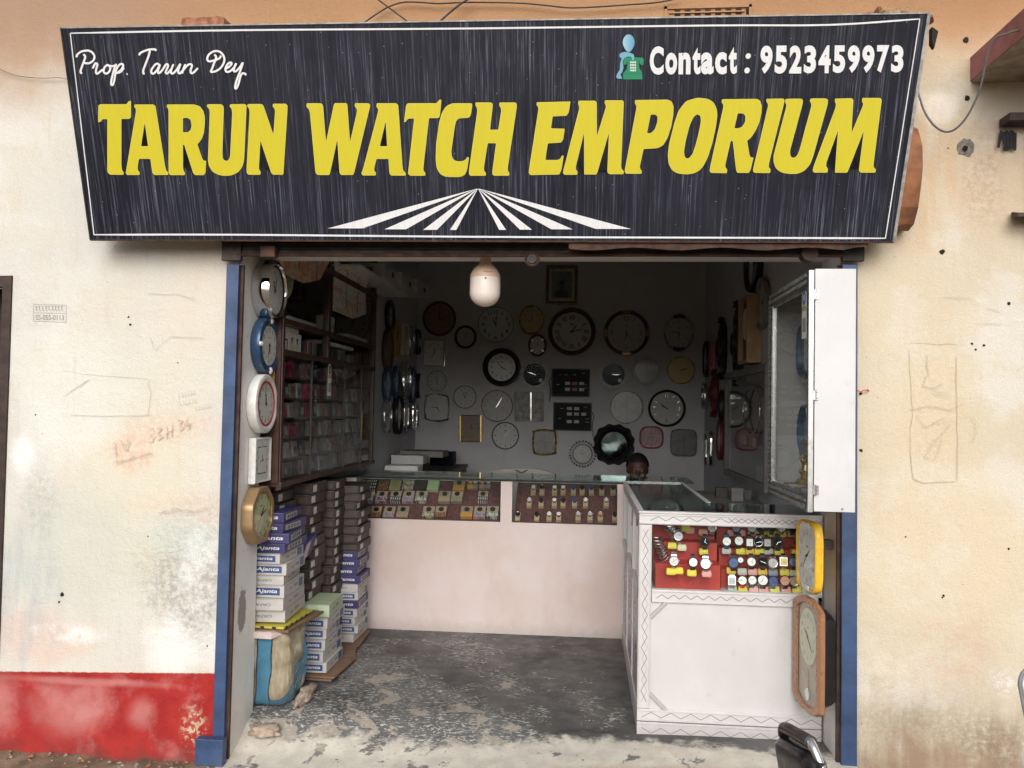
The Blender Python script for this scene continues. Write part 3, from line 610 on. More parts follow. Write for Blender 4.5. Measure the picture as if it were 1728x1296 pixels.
# --- the big yellow letters, drawn as closed outlines
def Z(o, s, pts): return [(o[0]+x/s, o[1]+y/s) for x, y in pts]
z1 = ((150, 150), 4.937); z2 = ((510, 150), 4.67); z3 = ((880, 150), 5.4); z4 = ((1170, 150), 5.236)
LET = [
 ('T', [Z(*z1, [(80,140),(95,128),(315,128),(335,100),(352,100),(352,235),(340,250),(272,250),(272,640),(278,680),(292,695),(290,715),(180,715),(160,700),(155,680),(155,252),(115,252),(97,275),(78,278)])]),
 ('A', [Z(*z1, [(380,130),(540,130),(556,145),(635,640),(645,680),(662,695),(662,717),(545,717),(530,700),(513,583),(418,583),(407,650),(410,680),(425,695),(422,717),(318,717),(308,700),(312,680),(393,190),(393,165),(378,150)]), Z(*z1, [(467,280),(495,478),(435,478)])]),
 ('R', [Z(*z1, [(650,130),(880,130),(925,145),(955,185),(968,240),(966,300),(958,370),(940,420),(905,462),(945,580),(955,598),(978,598),(972,700),(960,718),(885,718),(870,700),(795,465),(785,465),(785,660),(790,685),(800,695),(800,718),(680,718),(667,705),(665,690),(665,190),(662,165),(650,150)]), Z(*z1, [(785,242),(825,242),(848,258),(857,300),(850,340),(828,360),(785,362)])]),
 ('U', [Z(*z1, [(985,128),(1105,128),(1122,145),(1125,170),(1113,550),(1118,585),(1138,600),(1158,598),(1172,580),(1178,555),(1195,200),(1190,165),(1175,150),(1175,128),(1300,126),(1315,140),(1313,170),(1295,590),(1280,650),(1245,695),(1190,720),(1130,725),(1075,715),(1030,690),(1000,640),(993,590),(1008,190),(1002,165),(985,150)])]),
 ('N', [Z(*z1, [(1322,126),(1440,126),(1455,140),(1538,380),(1552,190),(1548,165),(1533,150),(1533,124),(1640,124),(1655,138),(1655,180),(1622,700),(1618,715),(1535,715),(1520,700),(1430,430),(1418,640),(1418,670),(1432,690),(1430,715),(1330,715),(1315,700),(1315,660),(1340,200),(1337,165),(1322,150)])]),
 ('W', [Z(*z2, [(35,113),(150,113),(165,130),(188,420),(250,125),(258,112),(350,112),(357,130),(377,420),(432,180),(432,160),(415,140),(415,113),(525,113),(538,128),(530,160),(410,660),(402,678),(305,678),(295,660),(277,400),(225,640),(215,678),(120,678),(105,660),(62,190),(55,165),(35,140)])]),
 ('A', [Z(*z2, [(588,113),(740,113),(757,128),(790,600),(795,640),(818,665),(815,683),(700,683),(688,665),(680,552),(587,552),(568,625),(568,645),(583,662),(580,682),(475,682),(467,665),(480,630),(597,185),(600,160),(585,140)]), Z(*z2, [(658,255),(670,452),(612,452)])]),
 ('T', [Z(*z2, [(820,125),(835,113),(1060,113),(1080,85),(1098,85),(1085,215),(1072,230),(1000,230),(955,620),(955,645),(972,662),(970,684),(850,684),(833,668),(837,640),(882,234),(842,234),(825,245),(818,260),(802,262)])]),
 ('C', [Z(*z2, [(1180,113),(1343,113),(1330,205),(1315,228),(1235,232),(1215,250),(1205,285),(1175,490),(1178,530),(1195,560),(1225,572),(1270,568),(1290,555),(1298,538),(1316,538),(1300,640),(1280,680),(1240,695),(1130,693),(1085,670),(1058,620),(1052,560),(1055,440),(1080,260),(1100,190),(1130,140)])]),
 ('H', [Z(*z2, [(1365,107),(1490,107),(1502,122),(1500,150),(1480,322),(1545,322),(1568,175),(1565,150),(1552,130),(1555,107),(1680,107),(1692,122),(1690,150),(1620,620),(1620,645),(1633,662),(1630,684),(1510,684),(1497,668),(1500,640),(1528,428),(1462,428),(1432,620),(1433,645),(1448,662),(1447,684),(1325,684),(1313,668),(1315,640),(1380,175),(1378,150),(1365,130)])]),
 ('E', [Z(*z3, [(140,122),(447,115),(430,215),(410,245),(285,250),(268,360),(395,363),(380,460),(362,488),(240,497),(217,648),(330,648),(355,635),(368,608),(385,608),(365,735),(345,780),(80,785),(65,765),(68,740),(155,185),(152,165),(137,145)])]),
 ('M', [Z(*z3, [(520,108),(670,108),(686,122),(688,430),(770,165),(768,150),(757,130),(760,104),(920,104),(932,118),(908,700),(912,730),(933,750),(930,777),(800,777),(782,760),(797,400),(690,765),(680,780),(572,780),(570,400),(495,710),(495,735),(512,755),(508,782),(390,782),(378,765),(385,730),(527,180),(525,155),(515,135)])]),
 ('P', [Z(*z3, [(1035,102),(1330,98),(1368,115),(1386,160),(1384,230),(1365,340),(1335,440),(1290,515),(1240,540),(1113,548),(1078,705),(1082,730),(1098,750),(1092,774),(952,772),(940,750),(947,710),(1048,170),(1045,150),(1032,130)]), Z(*z3, [(1178,234),(1222,234),(1240,255),(1238,300),(1215,370),(1180,403),(1143,404)])]),
 ('O', [Z(*z3, [(1500,110),(1600,82)])+Z(*z4, [(60,80),(130,88),(180,120),(208,180),(212,240),(200,330),(170,470),(130,600),(90,680),(50,725),(0,748)])+Z(*z3, [(1500,780),(1420,770),(1370,740),(1340,680),(1333,600),(1345,500),(1390,320),(1430,200)]),
        Z(*z3, [(1605,232),(1630,245),(1636,290),(1620,380),(1590,500),(1560,590),(1530,630),(1505,635),(1485,615),(1480,570),(1495,480),(1530,340),(1560,270),(1585,240)])]),
 ('R', [Z(*z4, [(252,92),(560,88),(590,105),(604,150),(602,210),(585,290),(550,370),(510,430),(475,458),(495,580),(505,605),(532,607),(505,715),(490,742),(390,742),(378,720),(348,460),(330,460),(282,670),(284,695),(300,715),(295,744),(155,742),(143,725),(148,690),(265,160),(265,140),(250,120)]), Z(*z4, [(392,215),(440,217),(460,240),(458,290),(430,335),(400,348),(362,348)])]),
 ('I', [Z(*z4, [(645,88),(795,86),(806,100),(800,130),(670,650),(665,690),(682,712),(678,743),(540,742),(525,725),(532,690),(660,150),(658,130),(645,112)])]),
 ('U', [Z(*z4, [(814,88),(955,86),(968,100),(966,130),(855,540),(855,585),(870,608),(895,608),(920,585),(940,530),(1043,150),(1042,130),(1028,110),(1035,84),(1175,84),(1190,100),(1185,140),(1060,590),(1030,670),(980,725),(920,750),(850,752),(780,740),(730,705),(708,650),(708,590),(820,160),(822,140),(810,115)])]),
 ('M', [Z(*z4, [(1250,86),(1400,82),(1413,98),(1397,390),(1497,150),(1500,130),(1488,110),(1493,80),(1650,80),(1664,95),(1658,150),(1592,660),(1592,690),(1612,712),(1607,740),(1475,740),(1462,722),(1505,370),(1370,715),(1358,740),(1250,740),(1278,365),(1175,650),(1172,685),(1190,708),(1183,740),(1065,740),(1053,722),(1062,685),(1258,160),(1260,135),(1250,112)])])]
def rounded(P, r=1.6):
    out = []; n = len(P)
    for i in range(n):
        a, b, c = Vector(P[i-1]), Vector(P[i]), Vector(P[(i+1) % n]); u = a-b; v = c-b
        if u.length < 1e-6 or v.length < 1e-6: continue
        ru = min(r, u.length*.35); rv = min(r, v.length*.35); p0 = b+u.normalized()*ru; p1 = b+v.normalized()*rv
        for t in (0, .33, .67, 1): out.append(tuple(p0*(1-t)**2+b*2*t*(1-t)+p1*t*t))
    return out
def grow(P, d):
    n = len(P); A = sum(P[i][0]*P[(i+1) % n][1]-P[(i+1) % n][0]*P[i][1] for i in range(n)); s_ = 1 if A > 0 else -1; out = []
    for i in range(n):
        a, b, c = Vector(P[i-1]), Vector(P[i]), Vector(P[(i+1) % n]); u = (b-a); v = (c-b)
        if u.length < 1e-6: u = v
        if v.length < 1e-6: v = u
        u.normalize(); v.normalize(); nn = Vector((u.y+v.y, -u.x-v.x))*s_
        if nn.length < 1e-4: nn = Vector((u.y, -u.x))*s_
        nn.normalize(); k = max(.6, nn.dot(Vector((u.y, -u.x))*s_)); out.append(tuple(b+nn*(d/k)))
    return out
for nm, loops in LET:
    big = nm in 'OCU'
    lo = [rounded(q, 4.5 if big and len(q) > 8 else 1.6) for q in loops]
    root = None
    for off, mm, dz_, pn in [(1.3, M_pk, .0003, 'letter_outline'), (.0, M_pyl, .0006, 'letter'), (-.6, M_py, .0009, 'letter_fill')]:
        vs, fs = poly_mesh([[(x, -y) for x, y in grow(q, off if qi == 0 else -off)] for qi, q in enumerate(lo)])
        mb = MB(); mb.add([signp(x, -y, dz_) for x, y in vs], fs, 0, S_off)
        o = mb.build(pn, mm, sign)
# --- handwriting: Prop. + owner's name
zz = lambda P: [(120+x/5.574, 70+y/5.574) for x, y in P]
STR = [[(118,120),(135,145),(118,200),(95,265),(92,290),(105,302)], [(55,150),(60,125),(100,95),(160,86),(200,103),(222,140),(210,180),(170,205),(122,202)],
 [(205,255),(225,215),(236,205),(250,218),(238,265),(238,295),(252,302),(280,280),(305,262)], [(370,235),(345,222),(317,245),(310,285),(332,302),(360,285),(372,250),(366,232),(400,232),(425,220)],
 [(428,210),(405,270),(385,350),(380,400),(395,408),(410,360),(420,290),(440,240),(470,212),(492,222),(480,258),(445,290),(425,300)], [(440,298),(475,280),(500,245)], [(524,300),(534,314)],
 [(640,130),(660,105),(720,80),(770,74),(796,76),(795,90)], [(745,85),(732,135),(700,220),(682,270),(682,298),(695,303)],
 [(830,213),(800,213),(762,260),(757,292),(778,302),(810,270),(838,218),(822,268),(822,297),(842,290),(868,258),(890,222)], [(880,240),(890,222),(905,213),(915,230),(902,262),(892,292),(906,301),(926,284),(945,258)], [(966,213),(946,262),(942,292),(960,301),(994,268),(1030,213),(1013,262),(1012,294),(1030,298),(1052,272)],
 [(1078,213),(1058,262),(1046,303)], [(1050,285),(1066,258),(1095,226),(1124,213),(1140,229),(1127,268),(1131,296),(1155,292),(1196,250)],
 [(1350,122),(1366,150),(1345,210),(1325,265),(1312,286)], [(1412,132),(1398,158),(1350,178),(1300,187),(1283,165),(1300,122),(1350,92),(1402,98),(1438,140),(1442,190),(1412,245),(1362,280),(1312,289)],
 [(1452,258),(1490,237),(1512,210),(1500,198),(1474,215),(1454,258),(1466,286),(1497,280),(1535,245),(1556,206)], [(1556,204),(1540,240),(1532,275),(1550,281),(1588,245),(1617,200),(1592,280),(1558,370),(1545,430),(1556,442),(1576,400),(1597,325),(1616,300),(1638,304),(1648,318)]]
for w_, m_, o_, n_ in [(5.2, M_pk, .0010, 'pen_stroke_shadow'), (3.5, M_pw, .0016, 'pen_stroke')]:
    for qi, q in enumerate(STR):
        mb = MB(); ribbons_on(mb, [zz(q)], w_, signp, k=7, off0=o_+.00003*qi, doff=.000002)
        m2 = MB(); m2.add(mb.v, mb.f, 0, S_off); m2.build(n_, m_, sign)
# --- contact line, glyph by glyph
def glyph_row():
    zc = lambda x, y: (1020+x/6.171, 50+y/6.171)
    for ch, x0_, x1_, y0_, y1_ in [('C', 470, 615, 174, 470), ('o', 632, 755, 240, 469), ('n', 770, 895, 240, 466), ('t', 915, 1000, 185, 466), ('a', 1003, 1135, 238, 466), ('c', 1150, 1272, 235, 466), ('t', 1292, 1378, 180, 462)]:
        yield ch, [zc(x0_+3, y0_), zc(x1_+3, y0_), zc(x1_, y1_), zc(x0_, y1_)]
    yield '.', [(1258.5, 90), (1267.5, 90), (1266.5, 99.5), (1257.5, 99.5)]
    yield '.', [(1256.5, 114), (1265.5, 114), (1264.5, 124), (1255.5, 124)]
    for i, ch in enumerate('9523459973'):
        x = 1282.5+i*24.55; yield ch, [(x+1, 77-.1*i), (x+21.5, 77-.1*i), (x+20.2, 124.6-.25*i), (x-.3, 124.6-.25*i)]
for off, m_, o_, n_ in [(.02, M_pk, .0010, 'digit_outline'), (.02, M_pw, .0016, 'digit')]:
    e = 1.0 if m_ is M_pk else 0
    for s_, q in glyph_row():
        mb = MB(); a, b, c_, d = q; text_quad(mb, s_, [(a[0]-e, a[1]-e), (b[0]+e, b[1]-e), (c_[0]+e, c_[1]+e), (d[0]-e, d[1]+e)], signp, o_, .045 if s_ != '.' else .0)
        m2 = MB(); m2.add(mb.v, mb.f, 0, S_off); m2.build(n_, m_, sign)
# --- road stripes
zr = lambda x, y: (540+x/3.2, 310+y/3.2)
for a, b, yb, ax in [(42, 230, 241, 846), (348, 465, 246, 848), (558, 632, 249, 850), (702, 737, 249, 851), (968, 1005, 249, 855), (1080, 1145, 248, 857), (1250, 1365, 246, 859), (1490, 1680, 244, 861)]:
    mb = MB(); P = [zr(ax-1, 27), zr(ax+1.5, 27), zr(b, yb), zr(a, yb)]
    mb.add([signp(x, y, .0016) for x, y in P], [(0, 1, 2, 3)], 0, S_off); mb.build('road_stripe', M_pw, sign)
# --- clip-art figure leaning on a telephone
zi = lambda P: [(1020+x/6.171, 50+y/6.171) for x, y in P]
def flat(polys, m_, o_, n_):
    mb = MB()
    for P in polys: mb.add([signp(x, y, o_+.00005*i) for i, (x, y) in enumerate([])] or [signp(x, y, o_) for x, y in zi(P)], [tuple(range(len(P)))], 0, S_off)
    return mb.build(n_, m_, sign)
ell = lambda cx, cz, rx, rz, n=28, sq=0: [(cx+rx*cos(2*pi*i/n), cz+rz*sin(2*pi*i/n)*(1-sq*cos(2*pi*i/n))) for i in range(n)]
def icon_blue():
    m, g, p = pmat('print_blue_fade'); o = g.pos(); n = g.sep(o)[0]
    h = at(1058, 70, Y=-.4); c = g.mix(g.ramp(n, h.x-.03, h.x+.03), (.42, .62, .72), (.12, .36, .52)); g.put(p.inputs['Base Color'], c); p.inputs['Roughness'].default_value = .45; return m
M_ib = icon_blue()
flat([[(252+62*cos(t)*(1-.28*max(0, sin(t))), 142+92*sin(t)) for t in [2*pi*i/30 for i in range(30)]]], M_ib, .0020, 'figure_head')
flat([[(212,232),(250,238),(300,255),(310,280),(306,318),(288,318),(282,285),(240,280),(205,300),(192,330),(198,400),(185,440),(165,470),(180,495),(185,510),(135,510),(122,495),(132,460),(160,420),(165,350),(180,300),(158,285),(155,262),(175,242)]], M_pblue, .0016, 'figure_body')
flat([[(205,305),(230,288),(395,292),(410,310),(405,365),(388,372),(365,350),(362,320),(355,322),(362,400),(392,450),(397,518),(195,518),(195,455),(232,410),(245,330),(225,360),(205,372),(198,345)]], M_pgreen, .0012, 'telephone')
mb = MB()
for r_ in range(4):
    for c_ in range(3): mb.add([signp(x, y, .0018) for x, y in zi([(268+c_*22, 332+r_*28), (283+c_*22, 332+r_*28), (283+c_*22, 350+r_*28), (268+c_*22, 350+r_*28)])], [(0,1,2,3)], 0, S_off)
mb.build('telephone_keys', M_pw, sign)
mb = MB(); mb.add([signp(x, y, .0014) for x, y in zi([(195,458),(397,458),(397,462),(195,462)])], [(0,1,2,3)], 0, S_off); mb.build('telephone_line', mat('print_dark_green', (.005, .10, .05)), sign)
for px in (330, 900, 1480):                          # steel arms that carry the board
    a = on_plane(px, 60, BL, SN)-SN*.05; b = on_plane(px, 380, BL, SN)-SN*.05; mb = MB()
    mb.cyl(a, (a.x, .0, a.z+.01), .014, 8, M=S_off); mb.cyl(b, (b.x, .0, b.z+.01), .014, 8, M=S_off); mb.cyl(a, b, .012, 8, M=S_off); mb.build('bracket', M_rust, sign)
p = on_plane(1573, 45, BL, SN); mb = MB(); mb.add([p, p+Vector((.035, .03, -.005)), p+Vector((.02, .03, -.07)), p+Vector((0, 0, -.06)), p+Vector((0, .03, 0)), p+Vector((.035, .05, -.005)), p+Vector((.02, .05, -.07)), p+Vector((0, .03, -.06))],
   [(0,1,2,3), (7,6,5,4), (0,4,5,1), (1,5,6,2), (2,6,7,3), (3,7,4,0)], 0, S_off); mb.build('torn_flap', M_dark, sign)

# ================================================================== ledge, bricks and rubble behind the sign's top edge
led = MB(); zl = at(340, 42, Y=-.12).z-.075
led.box(-2.0, 1.33, -.24, -.0, zl-.07, zl-.006); led.build('sign_ledge', M_conc, bevel=.004, label='narrow concrete ledge hidden behind the top of the black signboard', cat='ledge')
def rough_block(name, x0, x1, y0, y1, z0, z1, m, lab, cat, seed=0, amp=.008, group=None):
    bm = bmesh.new(); bmesh.ops.create_cube(bm, size=1); bmesh.ops.subdivide_edges(bm, edges=bm.edges, cuts=5, use_grid_fill=True)
    for v in bm.verts:
        p = Vector(((x0+x1)/2+v.co.x*(x1-x0), (y0+y1)/2+v.co.y*(y1-y0), (z0+z1)/2+v.co.z*(z1-z0)))
        d = noise.noise_vector(p*26+Vector((seed, 0, 0)))*amp; v.co = p+Vector((d.x, d.y, d.z if p.z > z0+.002 else 0))
    me = bpy.data.meshes.new(name); bm.to_mesh(me); bm.free(); me.materials.append(m); me.polygons.foreach_set('use_smooth', [True]*len(me.polygons)); me.set_sharp_from_angle(angle=radians(35))
    o = link(name, me, label=lab, cat=cat, group=group)
    c = Vector(((x0+x1)/2, (y0+y1)/2, z0))
    for v in me.vertices: v.co -= c
    o.location = c; return o
a = at(306, 40, Y=-.2); b = at(378, 28, Y=-.2)
rough_block('brick', a.x, b.x, -.2, -.08, zl-.006, b.z, M_brick, 'broken red brick lying above the left end of the black signboard', 'brick', 1, .009)
a = at(1455, 25, Y=-.2); b = at(1562, 20, Y=-.2); zr0 = zl-.006
for i in range(7):
    t = i/6; x = a.x+(b.x-a.x)*t; h = (b.z-zr0)-.02+.035*sin(pi*min(1, t*1.1+.1))
    rough_block('brick_rubble', x-.03, x+.035, -.2+.02*(i % 2), -.09, zr0, zr0+h, [M_brick, M_conc][i % 2], '%s lump of broken brick from the left above the right end of the signboard' % ORD[i], 'rubble', 3+i, .02, 'rubble heap above the right end of the signboard')
mb = MB()
for i in range(22):
    x = random.uniform(a.x+.05, b.x); z = b.z-.02+random.uniform(-.01, .02)
    mb.tube([(x, -.2, z), (x+random.uniform(-.03, .03), -.21, z+random.uniform(.0, .03)), (x+random.uniform(-.06, .06), -.22, z+random.uniform(-.01, .03))], .0012, 4)
mb.build('dry_straw', mat('dry_straw', (.42, .33, .20), .8), kind='stuff')

# ================================================================== rolling shutter, posts
shut = thing('rolling_shutter', 'rusty rolled up steel shutter in its hood, behind and below the black signboard', 'shutter', (-.25, 0, 2.14))
SO = T(.25, 0, -2.14)
prof = [(0, 2.27), (-.05, 2.235), (-.11, 2.25), (-.155, 2.31), (-.185, 2.40), (-.20, 2.46), (-.195, 2.55), (-.15, 2.635), (-.08, 2.67), (0, 2.675)]
mb = MB(); mb.loft([[(x, y-.0, z) for y, z in prof] for x in (-1.72, 1.345)], 0, SO); mb.build('hood', mat('rusty_orange_sheet', (.30, .125, .055), .75, .1, .45, 9, .5, 60, dirt=.6, dcol=(.10, .055, .04), ds=6), shut)
mb = MB(); mb.box(-1.66, 1.20, -.12, -.004, 2.195, 2.24, 0, SO); mb.build('cover_sheet', M_darksteel, shut)
for i in range(3):
    mb = MB(); z = 2.138+i*.018; mb.box(-1.56, 1.10, -.052+i*.004, -.030+i*.004, z, z+.0165, 0, SO); mb.build('slat', M_darksteel, shut, bevel=.003)
mb = MB(); mb.tube([(-1.57, -.052, 2.133), (-.5, -.053, 2.131), (.3, -.053, 2.134), (1.1, -.052, 2.131)], .009, 8, M=SO); mb.build('bottom_bar', M_rust, shut, smooth=40)
c = at(898, 437, Y=-.065); mb = MB(); mb.tube([(c.x+.028*cos(t), -.068, c.z+.026*sin(t)-.002) for t in [2*pi*i/20 for i in range(20)]], .006, 6, closed=True, M=SO); mb.build('pull_ring', M_rust, shut, smooth=40)
mb = MB(); mb.tube([(c.x, -.058, c.z), (c.x, -.075, c.z)], .02, 16, M=SO); mb.build('lock_boss', M_darksteel, shut, smooth=40)
for px in (1365, 462):
    c = at(px, 432, Y=-.07); mb = MB()
    if px > 900: mb.tube([(c.x, -.03, c.z+.01), (c.x, -.09, c.z+.01)], .034, 16, M=SO)
    else: mb.box(c.x-.05, c.x+.015, -.10, -.056, c.z-.008, c.z+.04, 0, SO)
    mb.build('end_bracket', M_rust, shut, smooth=40)
# torn tin sheet drooping at the right under the board
mb = MB(); n = 24; pts = []
for i in range(n+1):
    px = 960+(1465-960)*i/n; q = at(px, 413+5*sin(i*.9)*.5+(7 if i < n-1 else 2), Y=-.14); pts.append(q)
mb.add([(q.x, -.14, q.z) for q in pts]+[(q.x, -.05, q.z+.035) for q in pts]+[(q.x, -.142, q.z+.028) for q in pts], [(i, i+1, n+2+i, n+1+i) for i in range(n)]+[(i, 2*n+2+i, 2*n+3+i, i+1) for i in range(n)], 0, SO)
mb.build('torn_tin_sheet', M_rust, shut)
def post(px_out_t, px_in_t, px_out_b, px_in_b, ytop, ybot, lab, foot=False, chan=None):
    a, b = at(px_out_t, ytop, Y=-.03), at(px_in_t, ytop, Y=-.03); c, d = at(px_out_b, ybot, Y=-.03), at(px_in_b, ybot, Y=-.03)
    root = thing('door_post', lab, 'post', ((c.x+d.x)/2, -.015, c.z)); O = T(-(c.x+d.x)/2, .015, -c.z)
    mb = MB(); P = [(c.x, c.z), (d.x, c.z), (b.x, a.z), (a.x, a.z)]; mb.prism(P, -.035, .0-.002, 0, O); mb.build('steel_post', M_bluepaint, root, bevel=.004)
    e, f = at(chan[0], ytop, Y=-.012), at(chan[1], ybot, Y=-.012)
    if px_out_t < 900: P = [(d.x, c.z), (f.x, c.z), (e.x, a.z), (b.x, a.z)]
    else: P = [(f.x, c.z), (d.x, c.z), (b.x, a.z), (e.x, a.z)]
    mb = MB(); mb.prism(P, -.012, .003, 0, O); mb.build('shutter_channel', M_rust, root)
    if foot:
        g1, g2 = at(330, 1246, Y=-.075), at(376, 1282, Y=-.075)
        mb = MB(); mb.box(g1.x, g2.x, -.08, -.037, g2.z-.03, g1.z, 0, O); mb.build('foot_block', M_bluepaint, root, bevel=.004)
    return root, O
pl, OL = post(383, 404, 358, 377, 446, 1283, 'blue painted steel post at the left side of the shop entrance', True, (411.5, 385))
pr_, OR = post(1447, 1421, 1446, 1419, 446, 1300, 'blue painted steel post at the right side of the shop entrance, scratched at the foot', False, (1414.5, 1411))
for px, root, O in [(393, pl, OL), (1438, pr_, OR)]:
    p = at(px, 428, Y=-.04); mb = MB(); mb.box(p.x-.045, p.x+.045, -.06, -.036, p.z-.035, p.z+.06, 0, O); mb.build('top_plate', M_darksteel, root, bevel=.003)
# red wire tied to the post
c = at(1455, 658, Y=-.02); mb = MB(); mb.tube(catmull([(c.x-.03, -.04, c.z), (c.x-.01, -.03, c.z-.008), (c.x+.01, -.02, c.z), (c.x+.03, -.015, c.z-.006), (c.x+.02, -.02, c.z+.005)], 4), .002, 6)
mb.build('red_wire', M_red, label='short twist of red wire tied beside the right blue post', cat='wire')
# ================================================================== cables
M_cable = mat('black_cable', (.018, .018, .02), .5); M_greycable = mat('grey_cable', (.14, .14, .14), .45)
def cable(P, Y, r, lab, m=M_cable, Y2=None, k=6, grp=None):
    Q = []
    for i, (x, y) in enumerate(P):
        t = i/(len(P)-1); Q.append(at(x, y, Y=Y if Y2 is None else Y*(1-t)+Y2*t))
    Q = catmull(Q, k); o = Q[0].copy(); mb = MB(); mb.tube([q-o for q in Q], r, 8)
    return mb.build('cable', m, loc=o, smooth=60, label=lab, cat='cable', group=grp)
cable([(612, 40), (632, 26), (655, 12), (680, 4), (710, 4), (740, 6), (790, 4), (870, 5), (920, 9), (960, 13), (1000, 12), (1060, 8), (1110, 4), (1150, -4)], -.03, .0035, 'sagging black cable running along the orange wall above the signboard')
cable([(628, -8), (655, 12), (690, 38)], -.06, .0035, 'black cable slanting down to the right above the word WATCH')
cable([(800, -8), (770, 12), (738, 40)], -.06, .0045, 'black cable slanting down to the left above the signboard middle')
cable([(-10, 112), (15, 123), (30, 128), (55, 131), (80, 132), (100, 131), (125, 137)], -.02, .0016, 'thin grey wire on the wall left of the signboard', M_greycable)
cable([(1545, 140), (1552, 165), (1560, 188), (1573, 208), (1588, 220), (1603, 222), (1618, 213), (1632, 196), (1645, 172), (1655, 145), (1662, 112), (1669, 82), (1680, 64), (1698, 57), (1720, 50)], -.06, .0042, 'grey cable hanging in a loop between signboard and pink sunshade', M_greycable, Y2=-.40)
# ================================================================== CLOCKS
def outline(kind, n=56):
    """unit outline, x and z in -1..1, n points, starting at the right going anticlockwise"""
    out = []
    for i in range(n):
        t = 2*pi*i/n; c, s = cos(t), sin(t)
        if kind == 'round': out.append((c, s))
        elif kind == 'oct':
            k = 2*pi/8; a = ((t+k/2) % k)-k/2; r = cos(pi/8)/cos(a); out.append((c*r*1.04, s*r*1.04))
        elif kind in ('rect', 'bar'):
            r = 1/max(abs(c), abs(s)); out.append((c*r, s*r))
        elif kind == 'squircle': r = (abs(c)**5+abs(s)**5)**(-1/5); out.append((c*r, s*r))
        elif kind == 'soft': r = (abs(c)**3+abs(s)**3)**(-1/3); out.append((c*r, s*r))
        elif kind == 'barrel':
            r = 1/max(abs(c), abs(s)); x, z = c*r, s*r; out.append((x, z*(.84+.16*(1-x*x))) if abs(s) >= abs(c) else (x*(.9+.1*(1-z*z)), z*.84))
        elif kind == 'wavy': r = (abs(c)**5+abs(s)**5)**(-1/5)*(1-.05*abs(sin(2*t))**.5*0); out.append((c*r*(1-.05*cos(2*pi*s*r*.5)**2*0)-0, s*r*(1-.07*(1-min(1, abs(c*r)))**2)))
        elif kind == 'scallop': r = 1-.07*(.5+.5*cos(12*t))-.05*(.5+.5*cos(4*t)); out.append((c*r, s*r))
    return out
ROM = {12: 'XII', 1: 'I', 2: 'II', 3: 'III', 4: 'IIII', 5: 'V', 6: 'VI', 7: 'VII', 8: 'VIII', 9: 'IX', 10: 'X', 11: 'XI'}
_num = {}
def numerals(style, ax, az, mult=1.0, rn=.76):
    k = (style, round(ax, 3), round(az, 3), mult, rn)
    mb = MB(); R = min(ax, az)
    for h in range(1, 13):
        t = pi/2-2*pi*h/12; x, z = ax*rn*cos(t), az*rn*sin(t)
        if style in ('arabic', 'big'):
            put_text(mb, str(h), x, z, R*(.17 if style == 'arabic' else .21)*mult, 0, bold=.0 if style == 'arabic' else .01)
        elif style == 'quarter' and h % 3 == 0: put_text(mb, str(h), x, z, R*.22*mult, 0, bold=.01)
        elif style == 'roman':
            put_text(mb, ROM[h], 0, 0, R*.26, 0, bold=.01, M=T(ax*.74*cos(t), 0, az*.74*sin(t)) @ RY(2*pi*h/12) @ SC(.75, 1, 1))
        elif style == 'dots': mb.add([(x+R*.04*cos(q), 0, z+R*.05*sin(q)) for q in [2*pi*j/8 for j in range(8)]], [tuple(range(8))])
        if style in ('tick', 'quarter', 'outertick') and (style != 'quarter' or h % 3):
            w_ = R*.018*(1.6 if h % 3 == 0 else 1); r0, r1 = (.84, .95) if style == 'outertick' else (.72, .88)
            M_ = RY(2*pi*h/12); mb.add([(-w_, 0, r0*R), (w_, 0, r0*R), (w_, 0, r1*R), (-w_, 0, r1*R)], [(0,1,2,3)], 0, M_ if ax == az else T(ax*.8*cos(t), 0, az*.8*sin(t)) @ M_ @ T(0, 0, -.8*R))
    mb.add([(-R*.1, 0, R*.36), (R*.1, 0, R*.36), (R*.1, 0, R*.41), (-R*.1, 0, R*.41)], [(0, 1, 2, 3)])
    return mb
def hand_mb(L, w_, ang, y, tail=.2):
    mb = MB(); M_ = RY(ang); mb.prism([(-w_*.6, -L*tail), (w_*.6, -L*tail), (w_, 0), (w_*.75, L*.7), (0, L), (-w_*.75, L*.7), (-w_, 0)], y, y+.0012, 0, M_); return mb
